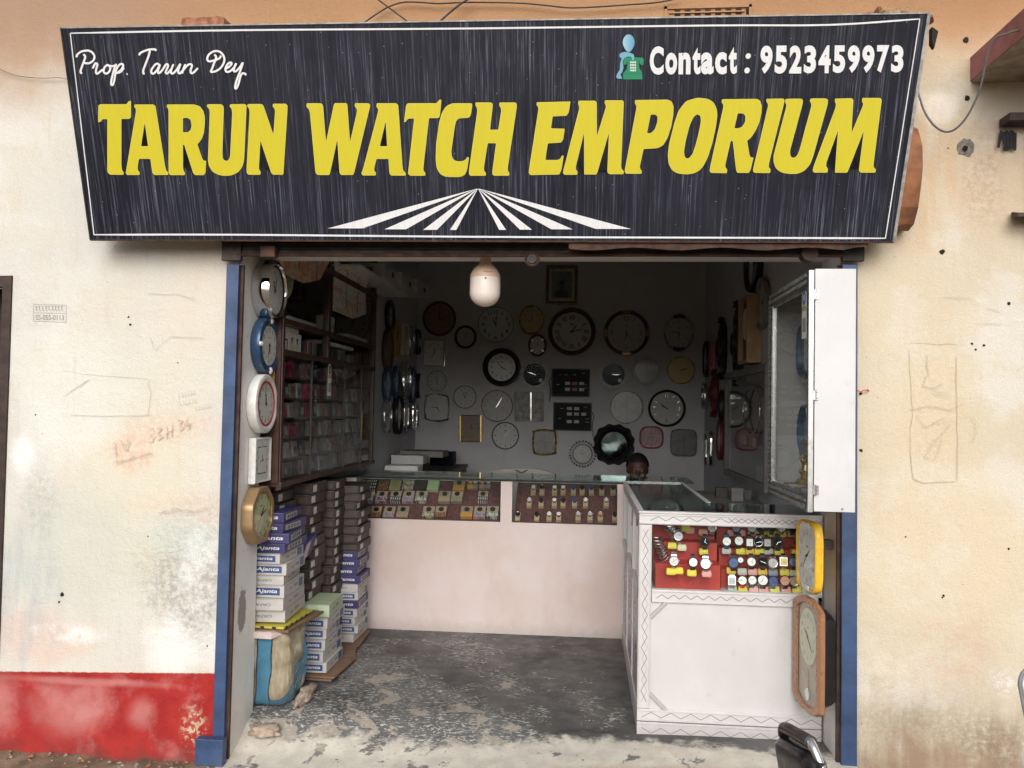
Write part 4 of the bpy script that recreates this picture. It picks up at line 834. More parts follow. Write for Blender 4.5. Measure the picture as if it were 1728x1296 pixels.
def clock(name, label, M, w_, h_, kind='round', rim=None, face=None, rw=.13, dep=.035, style='arabic', hm=(10, 10), ink=None, handm=None, rim2=None, group=None, mult=1.0, glass=True, cat='wall clock', flatrim=False, sec=False, hscale=1.0, rn=.76, back=0.0, rec=.4):
    """front looks to -Y, hangs on the plane y = 0; M places it"""
    root = thing(name, label, cat, group=group, M=M); o = outline(kind); a, b = w_/2, h_/2
    rim = rim or M_black; face = face or M_dialw; ink = ink or M_ink; handm = handm or ink; mr = min(a, b)
    def ring(s_, y): 
        k = mr*(1-s_); return [(x*(a-k), y, z*(b-k)) for x, z in o]
    d = dep
    prof = [(.97, -back), (1.0, -back-.15*d), (1.0, -.72*d), (.985, -.9*d), (1-rw*.38, -d), (1-rw*.75, -.86*d if rec < .6 else -.95*d), (1-rw, -max(.55, rec+.02)*d), (1-rw, -(rec-.04)*d)]
    if flatrim: prof = [(1, -back), (1, -.94*d), (.985, -d), (1-rw*.94, -d), (1-rw, -.9*d), (1-rw, -(rec-.04)*d)]
    mb = MB(); mb.loft([ring(s_, y) for s_, y in prof], cap0=True, cap1=False); mb.build('rim', rim, root, smooth=38)
    fy = -rec*d; mb = MB(); mb.add(ring(1-rw+.004, fy), [tuple(range(len(o)))]); dl = mb.build('dial', face, root)
    if rim2:
        mb = MB(); mb.loft([ring(1-rw+.015, -(rec+.1)*d), ring(1-rw-.045, -(rec+.12)*d), ring(1-rw-.05, -(rec+.02)*d)], cap0=False, cap1=False); mb.build('inner_ring', rim2, root, smooth=38)
    k = mr*rw; fa, fb = a-k, b-k
    if style != 'none':
        nb = numerals(style, fa, fb, mult, rn); nb.v = [(x, fy-.0006, z) for x, y, z in nb.v]; nb.build('numerals', ink, dl)
    R = min(fa, fb)*hscale; H, Mi = hm
    hand_mb(R*.46, R*.035, 2*pi*((H % 12)+Mi/60)/12, fy-.003).build('hour_hand', handm, dl)
    hand_mb(R*.68, R*.024, 2*pi*Mi/60, fy-.0048).build('minute_hand', handm, dl)
    mb = MB(); mb.cyl((0, fy, 0), (0, fy-.0065, 0), R*.045, 12); mb.build('pin', handm, dl)
    if sec: hand_mb(R*.7, R*.008, 2*pi*.62, fy-.006).build('second_hand', M_red, dl)
    if glass:
        mb = MB(); mb.add(ring(1-rw+.01, -max(.74, min(.97, rec+.0085/d))*d), [tuple(range(len(o)))]); mb.build('glass', M_dialglass, root)
    return root
PX4 = 7.62/1400
def onback(px, py, y=YB-.003): p = at(px, py, Y=y); return T(p.x, y, p.z)
GB = 'clocks on the back wall'
def bclock(px, py, wpx, hpx, label, **k):
    n = {'rect': 'square_wall_clock', 'oct': 'octagonal_wall_clock'}.get(k.get('kind', 'round'), 'wall_clock')
    p = at(px, py, Y=YB-.003)
    return clock(n, label, T(p.x, YB-.003, p.z) @ RY(random.uniform(-.02, .02)), wpx*PX4, hpx*PX4, group=GB, **k)
W_ = ' of the back wall'
bclock(742, 538, 58, 60, 'brown crackled dial in a dark rim, leftmost of the top row'+W_, rim=M_brownwood, face=M_dialbrown, rw=.14, hm=(3, 0), mult=.9)
bclock(786, 569, 38, 40, 'small pale clock in a thick dark rim, left of the large white one', rim=M_black, face=M_dialg, rw=.22, hm=(12, 36), mult=.8)
bclock(837, 548, 61, 61, 'large white clock with big black numbers and a thin rim, right below the hanging bulb', rim=M_silver, face=mat('dial_bright', (.62, .66, .62), .5, 0, .03), rw=.05, style='big', hm=(11, 1), dep=.03, mult=1.05)
bclock(897, 540, 43, 50, 'upright oval gold clock left below the framed portrait', rim=M_gold, face=M_dialgold, rw=.14, hm=(12, 42), mult=.9)
bclock(965, 560, 80, 80, 'largest dark-rimmed clock with roman numerals, below the framed portrait', rim=M_brownwood, face=mat('dial_pearl', (.58, .58, .60), .5, 0, .04), rw=.18, style='roman', hm=(1, 13), dep=.045)
ck = bclock(1057, 562, 76, 76, 'big cream dial in a copper-brown rim with lighter segments, right of the roman one', rim=M_brownwood, face=mat('dial_ivory', (.50, .50, .42), .5, 0, .04), rw=.16, style='quarter', hm=(6, 24), ink=M_inkgrey)
for t in (0, pi/2, pi, 3*pi/2):
    mb = MB(); R = 38*PX4; q = [(R*k*cos(t+d), -.0365 if k < .97 else -.034, R*k*sin(t+d)) for k in (.87, .985) for d in (-.19, -.06, .06, .19)]
    mb.add(q, [(i, i+1, i+5, i+4) for i in range(3)]); mb.build('rim_segment', M_copper, ck)
ck = bclock(1145, 562, 50, 62, 'grey oval clock with dark caps at top and bottom, far right of the upper row', rim=M_silver, face=M_dialg, rw=.16, hm=(5, 47), mult=.95)
for s_ in (1, -1):
    mb = MB(); q = [(25*PX4*.99*k*cos(t), -.037, 31*PX4*k*sin(t)*s_) for k in (.80, 1.01) for t in [pi/2-.42+i*.105 for i in range(9)]]
    mb.add(q+[(x, -.02, z) for x, y, z in q], [(i, i+1, i+10, i+9) for i in range(8)]+[(9+i, 10+i, 28+i, 27+i) for i in range(8)]); mb.build('end_cap', M_dark, ck)
ck = bclock(733, 596, 38, 46, 'pale rectangular clock with a chrome bar at its right, under the brown one', kind='rect', rim=M_dialg, face=M_dialw, rw=.1, hm=(12, 35), style='dots', mult=.7)
mb = MB(); mb.box(.095, .107, -.042, -.02, -.125, .125); mb.build('side_bar', M_chrome, ck, bevel=.002)
bclock(738, 643, 34, 36, 'small faint silver clock above the chrome cornered square one', rim=M_silver, face=M_dialg, rw=.09, style='tick', hm=(5, 56))
ck = bclock(907, 583, 31, 38, 'small maroon oval clock with four light studs, between gold oval and roman clock', rim=M_maroon, face=M_dialw, rw=.24, hm=(12, 14), style='dots', mult=.7)
for t in (pi/4, 3*pi/4, 5*pi/4, 7*pi/4):
    mb = MB(); mb.box(13*PX4*.8, 13*PX4*1.18, -.04, -.030, -.006, .006, 0, RY(-t)); mb.build('stud', M_silver, ck)
bclock(847, 620, 65, 65, 'white clock with a very thick black rim, under the large white clock', rim=M_black, face=M_dialw, rw=.28, dep=.05, hm=(3, 53), mult=1.1)
for px, lab in [(902, 'silver ticked ring round a black dial, left of the black digital panels'), (1035, 'silver ticked ring round a black dial, right of the black digital panels')]:
    ck = bclock(px, 632, 50, 50, lab, rim=M_dialg, face=M_dialk, rw=.24, style='none', hm=(9, 48) if px < 950 else (3, 15), handm=M_silver, flatrim=True, dep=.03)
    mb = MB(); R = 25*PX4
    for h in range(12): mb.add([(-.0022, -.0308, R*.82), (.0022, -.0308, R*.82), (.0022, -.0308, R*.93), (-.0022, -.0308, R*.93)], [(0,1,2,3)], 0, RY(2*pi*h/12))
    mb.build('ring_ticks', M_ink, ck)
    mb = MB(); mb.box(R*.32, R*.55, -.0135, -.0125, -R*.52, -R*.28); mb.build('paper_tag', M_dialg, ck)
bclock(1091, 624, 50, 52, 'clear glassy disc clock with an upright hand, left of the plain gold clock', rim=M_dialg, face=mat('dial_smoke', (.24, .25, .26), .35, 0, .05), rw=.2, style='tick', hm=(12, 0), ink=M_inkgrey)
bclock(1149, 625, 46, 46, 'plain gold clock below the grey oval one at the right', rim=M_gold, face=M_dialgold, rw=.08, style='none', hm=(2, 13))
ck = bclock(738, 688, 44, 48, 'square clock with bright chrome corners, low on the left', kind='barrel', rim=M_chrome, face=M_dialg, rw=.15, style='none', hm=(4, 45))
bclock(785, 670, 40, 40, 'violet-grey round clock with four dark studs, left of the copper ringed one', rim=M_silver, face=M_dialg, rw=.1, style='dots', hm=(11, 5), mult=.7)
bclock(839, 685, 54, 54, 'grey dial in a thin copper ring, below the thick black one', rim=M_copper, face=mat('dial_dim', (.36, .35, .35), .4), rw=.05, style='tick', hm=(1, 5), handm=M_silver, ink=M_inkgrey)
ck = bclock(893, 686, 50, 50, 'square glass clock with a dark tree picture and an upright silver bar', kind='rect', rim=M_dialg, face=mat('picture_print', (.16, .15, .14), .4, 0, .6, 22), rw=.05, style='none', hm=(12, 0), dep=.02, handm=M_inkgrey)
mb = MB(); mb.box(.012, .024, -.032, -.02, -.13, .13); mb.build('upright_bar', M_chrome, ck)
bclock(1057, 687, 56, 56, 'grey dial in a bright white chrome ring, under the right black-dialled clock', rim=mat('bright_ring', (.75, .75, .74), .3, .3), face=mat('dial_mid', (.30, .30, .31), .25), rw=.07, style='tick', hm=(10, 0), ink=M_inkgrey)
bclock(1125, 689, 62, 62, 'grey dial in a dark rim with four shiny figures, lower right', rim=M_black, face=M_dialg, rw=.13, style='quarter', hm=(9, 51), ink=M_chrome, handm=M_ink)
ck = bclock(795, 723, 36, 46, 'brown rectangular clock with gold side bars, below the four-studded one', kind='rect', rim=M_bronze, face=mat('dial_umber', (.16, .11, .07), .4), rw=.1, style='dots', hm=(12, 15), mult=.6)
for s_ in (-1, 1):
    mb = MB(); mb.box(s_*.096-.007, s_*.096+.007, -.044, -.01, -.125, .125); mb.build('side_bar', M_gold, ck, bevel=.002)
bclock(853, 735, 46, 46, 'grey clock with a thin black rim and white hands, below the copper ringed one', rim=M_black, face=M_dialg, rw=.07, style='tick', hm=(1, 6), handm=M_white)
bclock(919, 746, 42, 45, 'gold barrel-shaped clock with a grey dial, above the middle of the back counter', kind='barrel', rim=M_gold, face=mat('dial_lead', (.17, .17, .17), .3), rw=.16, style='none', hm=(9, 16), dep=.045)
bclock(1099, 738, 40, 38, 'small pink clock with soft corners and red rim, above the seated person', kind='soft', rim=M_pink, face=M_dialpink, rw=.14, style='dots', hm=(2, 40), mult=.7)
bclock(1153, 747, 44, 46, 'square dark clock with rounded silver-edged corners, lowest at the right', kind='squircle', rim=M_silver, face=mat('dial_slate', (.15, .15, .16), .3), rw=.1, style='none', hm=(12, 3))
# wreath clock
p = at(983, 766, Y=YB-.003); wr = clock('wreath_clock', 'ornate silver clock ringed by a leafy wreath, low on the dark back wall', T(p.x, YB-.003, p.z), 34*PX4, 34*PX4, rim=M_silver, face=M_dialg, rw=.14, style='tick', hm=(10, 10), group=GB, ink=M_inkgrey)
for j in range(26):
    t = 2*pi*j/26; mb = MB(); R = 20.5*PX4; L = .019
    mb.add([(-.006, -.012, -L*.6), (0, -.03, -L*.2), (.006, -.012, -L*.6), (.009, -.012, L*.3), (0, -.012, L), (-.009, -.012, L*.3), (0, -.02, L*.2)],
           [(0,1,6,5), (1,2,3,6), (3,4,6), (4,5,6)], 0, RY(t) @ T(0, 0, R) @ RY(.5 if t < pi else -.5)); mb.build('leaf', M_silver, wr)
# scalloped black mirror
p = at(1036, 750, Y=YB-.003); mr_ = thing('scalloped_mirror', 'round mirror in a carved black scalloped frame, left of the pink soft-cornered clock', 'mirror', M=T(p.x, YB-.003, p.z))
o = outline('scallop', 96); R = 37*PX4; mb = MB()
mb.loft([[(x*R*s_, y, z*R*s_) for x, z in o] for s_, y in [(.97, 0), (1, -.012), (.93, -.03), (.85, -.022)]]+[[(R*s_*cos(2*pi*i/96), y, R*s_*sin(2*pi*i/96)) for i in range(96)] for s_, y in [(.74, -.045), (.62, -.03), (.56, -.018)]], cap1=False)
mb.build('carved_frame', M_black, mr_, smooth=40)
mb = MB(); mb.add([(R*.57*cos(2*pi*i/48), -.02, R*.57*sin(2*pi*i/48)) for i in range(48)], [tuple(range(48))]); mb.build('mirror_glass', M_mirror, mr_)
# digital panels
M_led = mat('led_segment_grey', (.30, .30, .31), .4); M_ledr = mat('led_red', (.25, .02, .015), .4)
M_panelglass = mat('gloss_black_panel', (.006, .006, .008), .3, 0, .02, spec=.04)
for i, (px, py, lab) in enumerate([(963, 646, 'black digital wall panel with small grey readouts, upper of two'), (966, 703, 'black digital wall panel with rows of grey readouts, lower of two')]):
    p = at(px, py, Y=YB-.003); r_ = thing('digital_clock', lab, 'digital clock', M=T(p.x, YB-.003, p.z), group='two black digital wall panels'); a, b = 32.5*PX4, 24*PX4
    mb = MB(); mb.box(-a, a, -.03, 0, -b, b); mb.build('case', M_black, r_, bevel=.003)
    mb = MB(); mb.box(-a+.008, a-.008, -.0315, -.03, -b+.008, b-.008); mb.build('front_glass', M_panelglass, r_)
    rows = [(-.02, .3, 1), (-.075, .34, 2)] if i == 0 else [(.06, .40, 0), (.01, .42, 1), (-.06, .3, 0)]
    for z, hh, n in rows:
        for k in range(2 + (n > 0)):
            mb = MB(); x0_ = -.05+k*.065; mb.box(x0_, x0_+.045, -.0325, -.0316, z, z+.028); mb.build('readout', M_led if not (i == 0 and k == 1) else M_ledr, r_)
    mb = MB()
    for x_, z in [(-.11, .07), (-.06, .07), (.02, .07), (.10, .085), (.12, -.02), (.12, -.05), (-.13, -.02)]: mb.box(x_, x_+.03, -.0325, -.0316, z, z+.006)
    mb.build('printed_captions', M_inkgrey, r_)
    mb = MB(); s_ = -1 if i == 0 else 1
    mb.tube(catmull([(s_*a, -.01, .05), (s_*(a+.02), -.01, .0), (s_*(a+.008), -.012, -.06), (s_*(a+.015), -.012, -.18)], 5), .004, 6); mb.build('cord', M_cable, r_)
# framed portrait
p = at(948, 482, Y=YB-.003); fr = thing('framed_portrait', 'framed faded portrait of a bearded man in a wooden frame, top of the back wall', 'picture', M=T(p.x, YB-.003, p.z) @ RX(radians(-6))); a, b = 27*PX4, 34*PX4
M_frame = mat('varnished_frame', (.20, .095, .04), .3, .2, .3, 20, coat=.2)
for q in [(-a, a, b-.032, b), (-a, a, -b, -b+.032), (-a, -a+.03, -b+.032, b-.032), (a-.03, a, -b+.032, b-.032)]:
    mb = MB(); mb.box(q[0], q[1], -.035, -.005, q[2], q[3]); mb.build('frame_rail', M_frame, fr, bevel=.006)
mb = MB(); mb.box(-a+.02, a-.02, -.018, -.006, -b+.02, b-.02); mb.build('mount', mat('mount_board', (.60, .55, .43), .8), fr)
mb = MB(); mb.box(-a+.052, a-.052, -.0195, -.0182, -b+.058, b-.056); mb.build('print', mat('portrait_ground', (.26, .26, .24), .7, 0, .2), fr)
mb = MB(); mb.prism([(-.065, -.115), (-.06, -.07), (-.035, -.045), (-.015, -.035), (.015, -.035), (.035, -.045), (.06, -.07), (.065, -.115)], -.0215, -.0198); mb.build('portrait_coat', mat('portrait_dark', (.10, .075, .06), .8), fr)
mb = MB(); mb.prism([(.0+.024*cos(t), -.005+.034*sin(t)) for t in [2*pi*i/24 for i in range(24)]], -.0225, -.0217); mb.build('portrait_face', mat('portrait_skin', (.17, .13, .10), .8), fr)
mb = MB(); mb.prism([(.027*cos(t), .003+.037*sin(t)) for t in [pi*i/14 for i in range(15)]]+[(-.02, .012), (.0, .020), (.02, .012)], -.0235, -.0227); mb.prism([(-.013, -.02), (.013, -.02), (.010, -.034), (-.010, -.034)], -.0235, -.0227); mb.build('portrait_hair', M_ink, fr)
mb = MB(); mb.add([(-a+.028, -.026, -b+.03), (a-.028, -.026, -b+.03), (a-.028, -.026, b-.03), (-a+.028, -.026, b-.03)], [(0,1,2,3)]); mb.build('glass', M_dialglass, fr)

# ---- clocks on the side walls. +90 degrees: faces +X (left wall); -90: faces -X (right wall)
def sclock(px, py, wm, hm_, label, left=True, X=None, name='wall_clock', **k):
    X = X if X is not None else (XL+.004 if left else XR-.004)
    p = at(px, py, X=X); return clock(name, label, T(X, p.y, p.z) @ RZ(pi/2 if left else -pi/2), wm, hm_, **k)
GL = 'clocks on the left wall behind the cabinet'
L_ = ' on the left wall'
sclock(655, 533, .24, .25, 'black clock with four bright studs, highest'+L_, rim=M_black, face=M_dialg, rw=.3, style='none', group=GL)
sclock(651, 591, .27, .34, 'tall brown oval clock nearest the cabinet, upper row'+L_, rim=M_brownwood, face=M_dialbrown, rw=.12, group=GL)
sclock(666, 572, .22, .31, 'yellow-brown clock second in the upper row'+L_, rim=mat('ochre_plastic', (.45, .26, .06), .4), face=M_dialgold, rw=.3, group=GL)
sclock(680, 574, .2, .27, 'cream rectangular clock in the upper row'+L_, kind='rect', rim=M_cream, face=M_dialc, rw=.12, group=GL)
sclock(691, 575, .23, .27, 'silver clock in the upper row'+L_, rim=M_silver, face=M_dialg, rw=.18, group=GL)
sclock(702, 577, .2, .24, 'dark clock at the far end of the upper row'+L_, rim=M_black, face=M_dialg, rw=.2, group=GL)
sclock(650, 649, .23, .29, 'blue-rimmed clock nearest the cabinet in the middle row'+L_, rim=M_blue, face=M_dialg, rw=.2, group=GL)
sclock(665, 644, .2, .27, 'small blue clock second in the middle row'+L_, rim=M_blue, face=M_dialw, rw=.36, group=GL)
sclock(679, 642, .3, .33, 'large pale clock with a thin silver rim in the middle row'+L_, rim=M_silver, face=mat('dial_ash', (.25, .25, .26), .2), rw=.06, dep=.05, style='tick', group=GL)
sclock(693, 650, .26, .33, 'large blue clock fourth in the middle row'+L_, rim=M_blue, face=M_dialg, rw=.18, group=GL)
sclock(704, 651, .16, .24, 'small dark clock at the far end of the middle row'+L_, rim=M_black, face=M_dialg, rw=.3, group=GL)
sclock(650, 701, .27, .29, 'grey clock nearest the cabinet in the bottom row'+L_, rim=M_silver, face=M_dialg, rw=.12, group=GL)
sclock(667, 699, .25, .33, 'bright-faced clock with a thick black rim in the bottom row'+L_, rim=M_black, face=M_dialw, rw=.14, dep=.05, style='tick', group=GL)
sclock(681, 703, .2, .25, 'square silver clock in the bottom row'+L_, kind='squircle', rim=M_chrome, face=M_dialg, rw=.12, group=GL)
sclock(696, 701, .24, .26, 'chrome barrel clock at the far end of the bottom row'+L_, kind='barrel', rim=M_chrome, face=M_dialg, rw=.16, group=GL)
GR = 'clocks on the right wall'
R_ = ' on the right wall'
sclock(1279, 446, .34, .36, 'large round clock with a thick black rim, highest'+R_+' near the entrance', left=False, rim=M_black, face=M_dialw, rw=.12, dep=.06, group=GR)
sclock(1195, 606, .26, .32, 'black round clock farthest back in the upper row'+R_, left=False, rim=M_black, face=M_dialg, rw=.2, group=GR)
sclock(1206, 606, .2, .26, 'pinkish rectangular clock in the upper row'+R_, left=False, kind='rect', rim=M_pink, face=M_dialpink, rw=.15, group=GR)
def ornate(px, py, w_, h_, lab, m, left=False):
    X = XR-.004; p = at(px, py, X=X); r_ = clock('carved_clock', lab, T(X, p.y, p.z) @ RZ(-pi/2), w_*.72, w_*.72, rim=m, face=M_dialg, rw=.3, dep=.06, group=GR, style='roman')
    o = outline('scallop', 72); a, b = w_/2, h_/2
    mb = MB(); mb.loft([[(x*a*s_, y, z*b*(s_ if z > -.2 else s_*1.0)) for x, z in o] for s_, y in [(.95, 0), (1, -.015), (.86, -.04), (.7, -.045), (.66, -.02)]], cap1=False); mb.build('carved_surround', m, r_, smooth=40)
    for q, zz_ in enumerate((b*.95, -b*.95)):
        mb = MB(); mb.lathe([(.0, -.03), (.035, -.02), (.02, 0), (.03, .015), (.0, .035)], 12, 0, T(0, -.03, zz_)); mb.build('finial', m, r_, smooth=40)
    return r_
ornate(1223, 588, .26, .46, 'tall carved black clock, the farther of two'+R_, M_black)
ornate(1250, 580, .28, .58, 'taller carved black clock, the nearer of two'+R_, M_black)
ornate(1210, 664, .2, .36, 'dark red carved clock below the black ones'+R_, M_maroon)
X = XR-.004; p = at(1277, 558, X=X); bx_ = thing('wooden_box_clock', 'deep pale wooden box clock between carved black clock and silver-framed showcase', 'wall clock', M=T(X, p.y, p.z) @ RZ(-pi/2), group=GR)
M_palewood = mat('pale_wood', (.42, .28, .15), .5, 0, .2, 12, .2, 60)
for q in [(-.15, .15, .19, .21), (-.15, .15, -.21, -.19), (-.15, -.13, -.19, .19), (.13, .15, -.19, .19)]:
    mb = MB(); mb.box(q[0], q[1], -.09, 0, q[2], q[3]); mb.build('box_side', M_palewood, bx_)
mb = MB(); mb.box(-.13, .13, -.06, -.01, -.19, .19); mb.build('dial_board', M_brownwood, bx_)
mb = MB(); mb.lathe([(0, 0), (.1, 0), (.1, .012), (0, .012)], 24, 0, T(0, -.06, .04) @ RX(pi/2)); mb.build('dial', M_dialc, bx_)
sclock(1291, 512, .3, .32, 'grey-rimmed round clock just behind the silver-framed showcase'+R_, left=False, rim=mat('grey_plastic', (.2, .2, .2), .4), face=M_dialg, rw=.14, group=GR)
sclock(1192, 668, .2, .24, 'faint silver clock farthest back in the middle row'+R_, left=False, rim=M_silver, face=M_dialg, rw=.1, group=GR)
sclock(1222, 684, .16, .24, 'small dark clock beside the glass cabinet'+R_, left=False, rim=M_black, face=M_dialg, rw=.2, group=GR)
sclock(1200, 756, .3, .3, 'silver rimmed square clock with rounded corners, lowest'+R_, left=False, kind='squircle', rim=M_chrome, face=M_dialg, rw=.08, style='tick', group=GR)
sclock(1219, 742, .22, .32, 'reddish oval clock, low beside the glass cabinet'+R_, left=False, rim=M_maroon, face=M_dialg, rw=.2, group=GR)
# wooden plug block at left end
# ---- clocks on the left door jamb
GJ = 'clocks on the left door jamb'
def jclock(px, py, wm, hm_, label, **k): k.setdefault('rec', .78); return sclock(px, py, wm, hm_, label, True, X=XL+.006, group=GJ, **k)
J_ = ' on the left door jamb'
c1 = jclock(441, 491, .25, .265, 'round clock in a deep mirror-chrome rim, topmost'+J_, rim=M_chrome, face=M_dialw, rw=.10, dep=.085, hm=(11, 2), ink=M_inkgrey, handm=M_ink, rim2=M_black, mult=.8)
c2 = jclock(441, 583, .275, .275, 'round clock in a blue rim with four white studs, second'+J_, rim=M_blue, face=M_dialw, rw=.30, dep=.05, hm=(5, 33), mult=1.3, rn=.78)
for t in (0, pi/2, pi, 3*pi/2):
    mb = MB(); mb.lathe([(0, 0), (.012, .002), (.011, .010), (.005, .014), (0, .015)], 14, 0, T(.122*cos(t), -.044, .122*sin(t)) @ RX(pi/2) @ SC(1 if t % pi > 1 else 1.5, 1.5 if t % pi > 1 else 1, 1)); mb.build('stud', M_white, c2, smooth=40)
c3 = jclock(435, 681, .28, .285, 'round white clock with a red ring inside its rim, middle'+J_, rim=M_white, face=M_dialw, rw=.26, dep=.05, hm=(11, 58), rim2=M_red, mult=1.25)
c4 = jclock(433, 776, .20, .215, 'small square silver clock, above the bronze octagonal one'+J_, kind='rect', rim=M_white, face=M_dialw, rw=.12, dep=.035, hm=(11, 43), style='tick', ink=M_inkgrey, handm=M_ink, hscale=.7)
mb = MB(); mb.box(-.055, .055, -.0282, -.0276, -.065, .065); mb.box(-.05, .05, -.0288, -.0283, -.06, .06, 1); mb.build('inner_frame', [M_silver, M_dialw], c4)
c5 = jclock(426, 868, .275, .275, 'octagonal bronze clock with a pale green dial, lowest'+J_, kind='oct', rim=M_bronze, face=M_dialgreen, rw=.2, dep=.055, hm=(1, 12), sec=True, rim2=M_gold, mult=1.15, flatrim=True, name='octagonal_wall_clock')
sclock(466, 462, .24, .26, 'cream round clock half hidden behind the chrome one at the top of the left jamb', X=XL+.012, rim=M_cream, face=M_cream, rw=.1, dep=.05, style='none')
sclock(459, 640, .12, .2, 'yellow-ochre clock edge showing between the blue and the white clock', X=XL+.010, rim=mat('ochre_plastic', (.45, .26, .06), .4), face=M_dialgold, rw=.2, kind='rect')
# ---- clocks on the right jamb
yc = at(1371, 932, X=XR-.07)
ck = clock('yellow_wall_clock', 'white dial in a bright yellow wavy frame, on the right jamb above the copper one', T(.992, .055, yc.z) @ RZ(-pi/2+radians(6)), .235, .30, kind='squircle', rim=M_yellow, face=M_dialw, rw=.13, dep=.035, rec=.75, hm=(1, 36), style='arabic', mult=1.1, ink=M_inkgrey, handm=M_ink, cat='wall clock')
for t in (1, -1):
    mb = MB(); mb.box(-.04, .04, -.037, -.030, t*.133-.010, t*.133+.010); mb.build('frame_inset', M_white, ck, bevel=.004)
mb = MB(); mb.box(-.02, .02, .001, .078, .03, .07); mb.build('wall_hanger', M_darksteel, ck)
cc = at(1364, 1106, X=.99)
cp = thing('pendulum_clock', 'tall copper-framed pendulum clock with a black body hanging on the right jamb', 'wall clock', M=T(.965, .040, cc.z+.026) @ RZ(-pi/2+radians(8)) @ SC(.86, .8, 1))
o = [(-.168, -.205), (-.12, -.228), (-.05, -.243), (.05, -.243), (.12, -.228), (.168, -.205), (.170, 0), (.168, .205), (.12, .228), (.05, .243), (-.05, .243), (-.12, .228), (-.168, .205), (-.170, 0)]
mb = MB(); mb.loft([[(x*k, y, z*k2) for x, z in o] for k, k2, y in [(.97, .98, .022), (1, 1, .018), (1, 1, -.002), (.97, .98, -.008), (.73, .90, -.008), (.71, .885, .004)]], cap0=True, cap1=False); mb.build('copper_frame', M_copper, cp, smooth=30)
mb = MB(); mb.loft([[(x*k, y, z*k) for x, z in o] for k, y in [(.86, .018), (.86, .06), (.80, .09)]]); mb.build('body', M_black, cp, smooth=30)
mb = MB(); mb.add([(x*.72, .010, z*.89) for x, z in o], [tuple(range(len(o)))]); mb.build('back_board', mat('beige_board', (.50, .42, .34), .5), cp)
mb = MB(); mb.prism([(.104*cos(t), .075+.12*sin(t)) for t in [2*pi*i/40 for i in range(40)]], .004, .0095); mb.build('dial', M_dialgreen if False else M_dialc, cp)
nb = numerals('arabic', .098, .112, 1.0, .8); nb.v = [(x, .0032, z+.075) for x, y, z in nb.v]; nb.build('numerals', M_inkgrey, cp)
hb = hand_mb(.05, .004, 2*pi*(10.2/12), .0, .2); hb.v = [(x, y+.0005, z+.075) for x, y, z in hb.v]; hb.build('hour_hand', M_ink, cp)
hb = hand_mb(.085, .0028, 2*pi*22/60, .0, .2); hb.v = [(x, y-.001, z+.075) for x, y, z in hb.v]; hb.build('minute_hand', M_ink, cp)
mb = MB(); mb.tube([(0, .004, -.06), (0, .004, -.16)], .003, 8); mb.lathe([(0, 0), (.026, 0), (.026, .006), (0, .006)], 20, 0, T(0, .006, -.17) @ RX(pi/2)); mb.build('pendulum', M_chrome, cp)
mb = MB(); mb.add([(x*.74, -.004, z*.91) for x, z in o], [tuple(range(len(o)))]); mb.build('glass', M_dialglass, cp)
mb = MB(); mb.cyl((0, .088, .12), (0, .135, .12), .010, 8); mb.build('wall_spacer', M_darksteel, cp)
# ================================================================== LEFT CABINET with packets
M_cabwood = mat('red_brown_wood', (.060, .028, .021), .42, 0, .35, 14, .25, 60)
M_cabin = mat('cabinet_lining', (.045, .030, .026), .7, 0, .2, 12)
CX = -1.5; CB = -1.86; ZB, ZM, ZS, ZU = 1.073, 1.88, 1.722, 2.243
cab = thing('wall_cabinet', 'long red-brown glass-fronted wall cabinet full of small packets on the left', 'cabinet', (CX, 1.2, ZB)); CO = T(-CX, -1.2, -ZB)
def cbox(nm, a, m, bev=0, par=None, **k): mb = MB(); mb.box(*a, 0, CO); return mb.build(nm, m, par or cab, bevel=bev, **k)
Y0c, Y1c = .345, 2.17
cbox('back_panel', (CB-.012, CB, Y0c, Y1c, ZB, 2.62), M_cabin)
cbox('side_panel', (CB, CX-.002, Y0c-.012, Y0c, ZB, 2.62), M_cabwood); cbox('side_panel', (CB, CX-.002, Y1c, Y1c+.016, ZB, 2.62), M_cabwood)
cbox('bottom_rail', (CB, CX+.012, Y0c, Y1c+.016, ZB-.022, ZB+.004), M_cabwood, .004)
cbox('shelf_rail', (CX-.03, CX+.006, Y0c, Y1c, ZS-.012, ZS+.016), M_cabwood, .003)
cbox('shelf_rail', (CX-.03, CX+.006, Y0c, Y1c, ZM-.016, ZM+.014), M_cabwood, .003)
cbox('shelf_rail', (CX-.03, CX+.008, Y0c, Y1c, ZU-.018, ZU+.018), M_cabwood, .003)
cbox('shelf_rail', (CX-.03, CX+.008, Y0c, Y1c, 2.58, 2.62), M_cabwood, .003)
cbox('cabinet_top', (CB, CX, Y0c, Y1c, 2.62, 2.64), M_cabwood)
for y in (1.09, 2.15): cbox('upright', (CX-.032, CX+.004, y-.02, y+.02, ZS, 2.58), M_cabwood, .003)
for y in (.362,): cbox('upright', (CX-.032, CX+.004, y-.015, y+.015, ZB, 2.58), M_cabwood, .003)
cbox('upright', (CX-.02, CX+.003, 2.13, 2.165, ZB, ZS-.012), M_cabwood, .003)
rows_z = [1.604, 1.495, 1.392, 1.285, 1.180, ZB+.004]
for z in rows_z[:-1]: cbox('shelf_board', (CB, CX-.035, Y0c, Y1c, z-.008, z+.002), M_cabwood)
cbox('shelf_board', (CB, CX-.03, Y0c, Y1c, ZM-.010, ZM+.004), M_cabwood); cbox('shelf_board', (CB, CX-.03, Y0c, Y1c, ZS-.010, ZS+.004), M_cabwood)
cbox('shelf_board', (CB, CX-.03, Y0c, Y1c, ZU-.010, ZU+.004), M_cabwood)
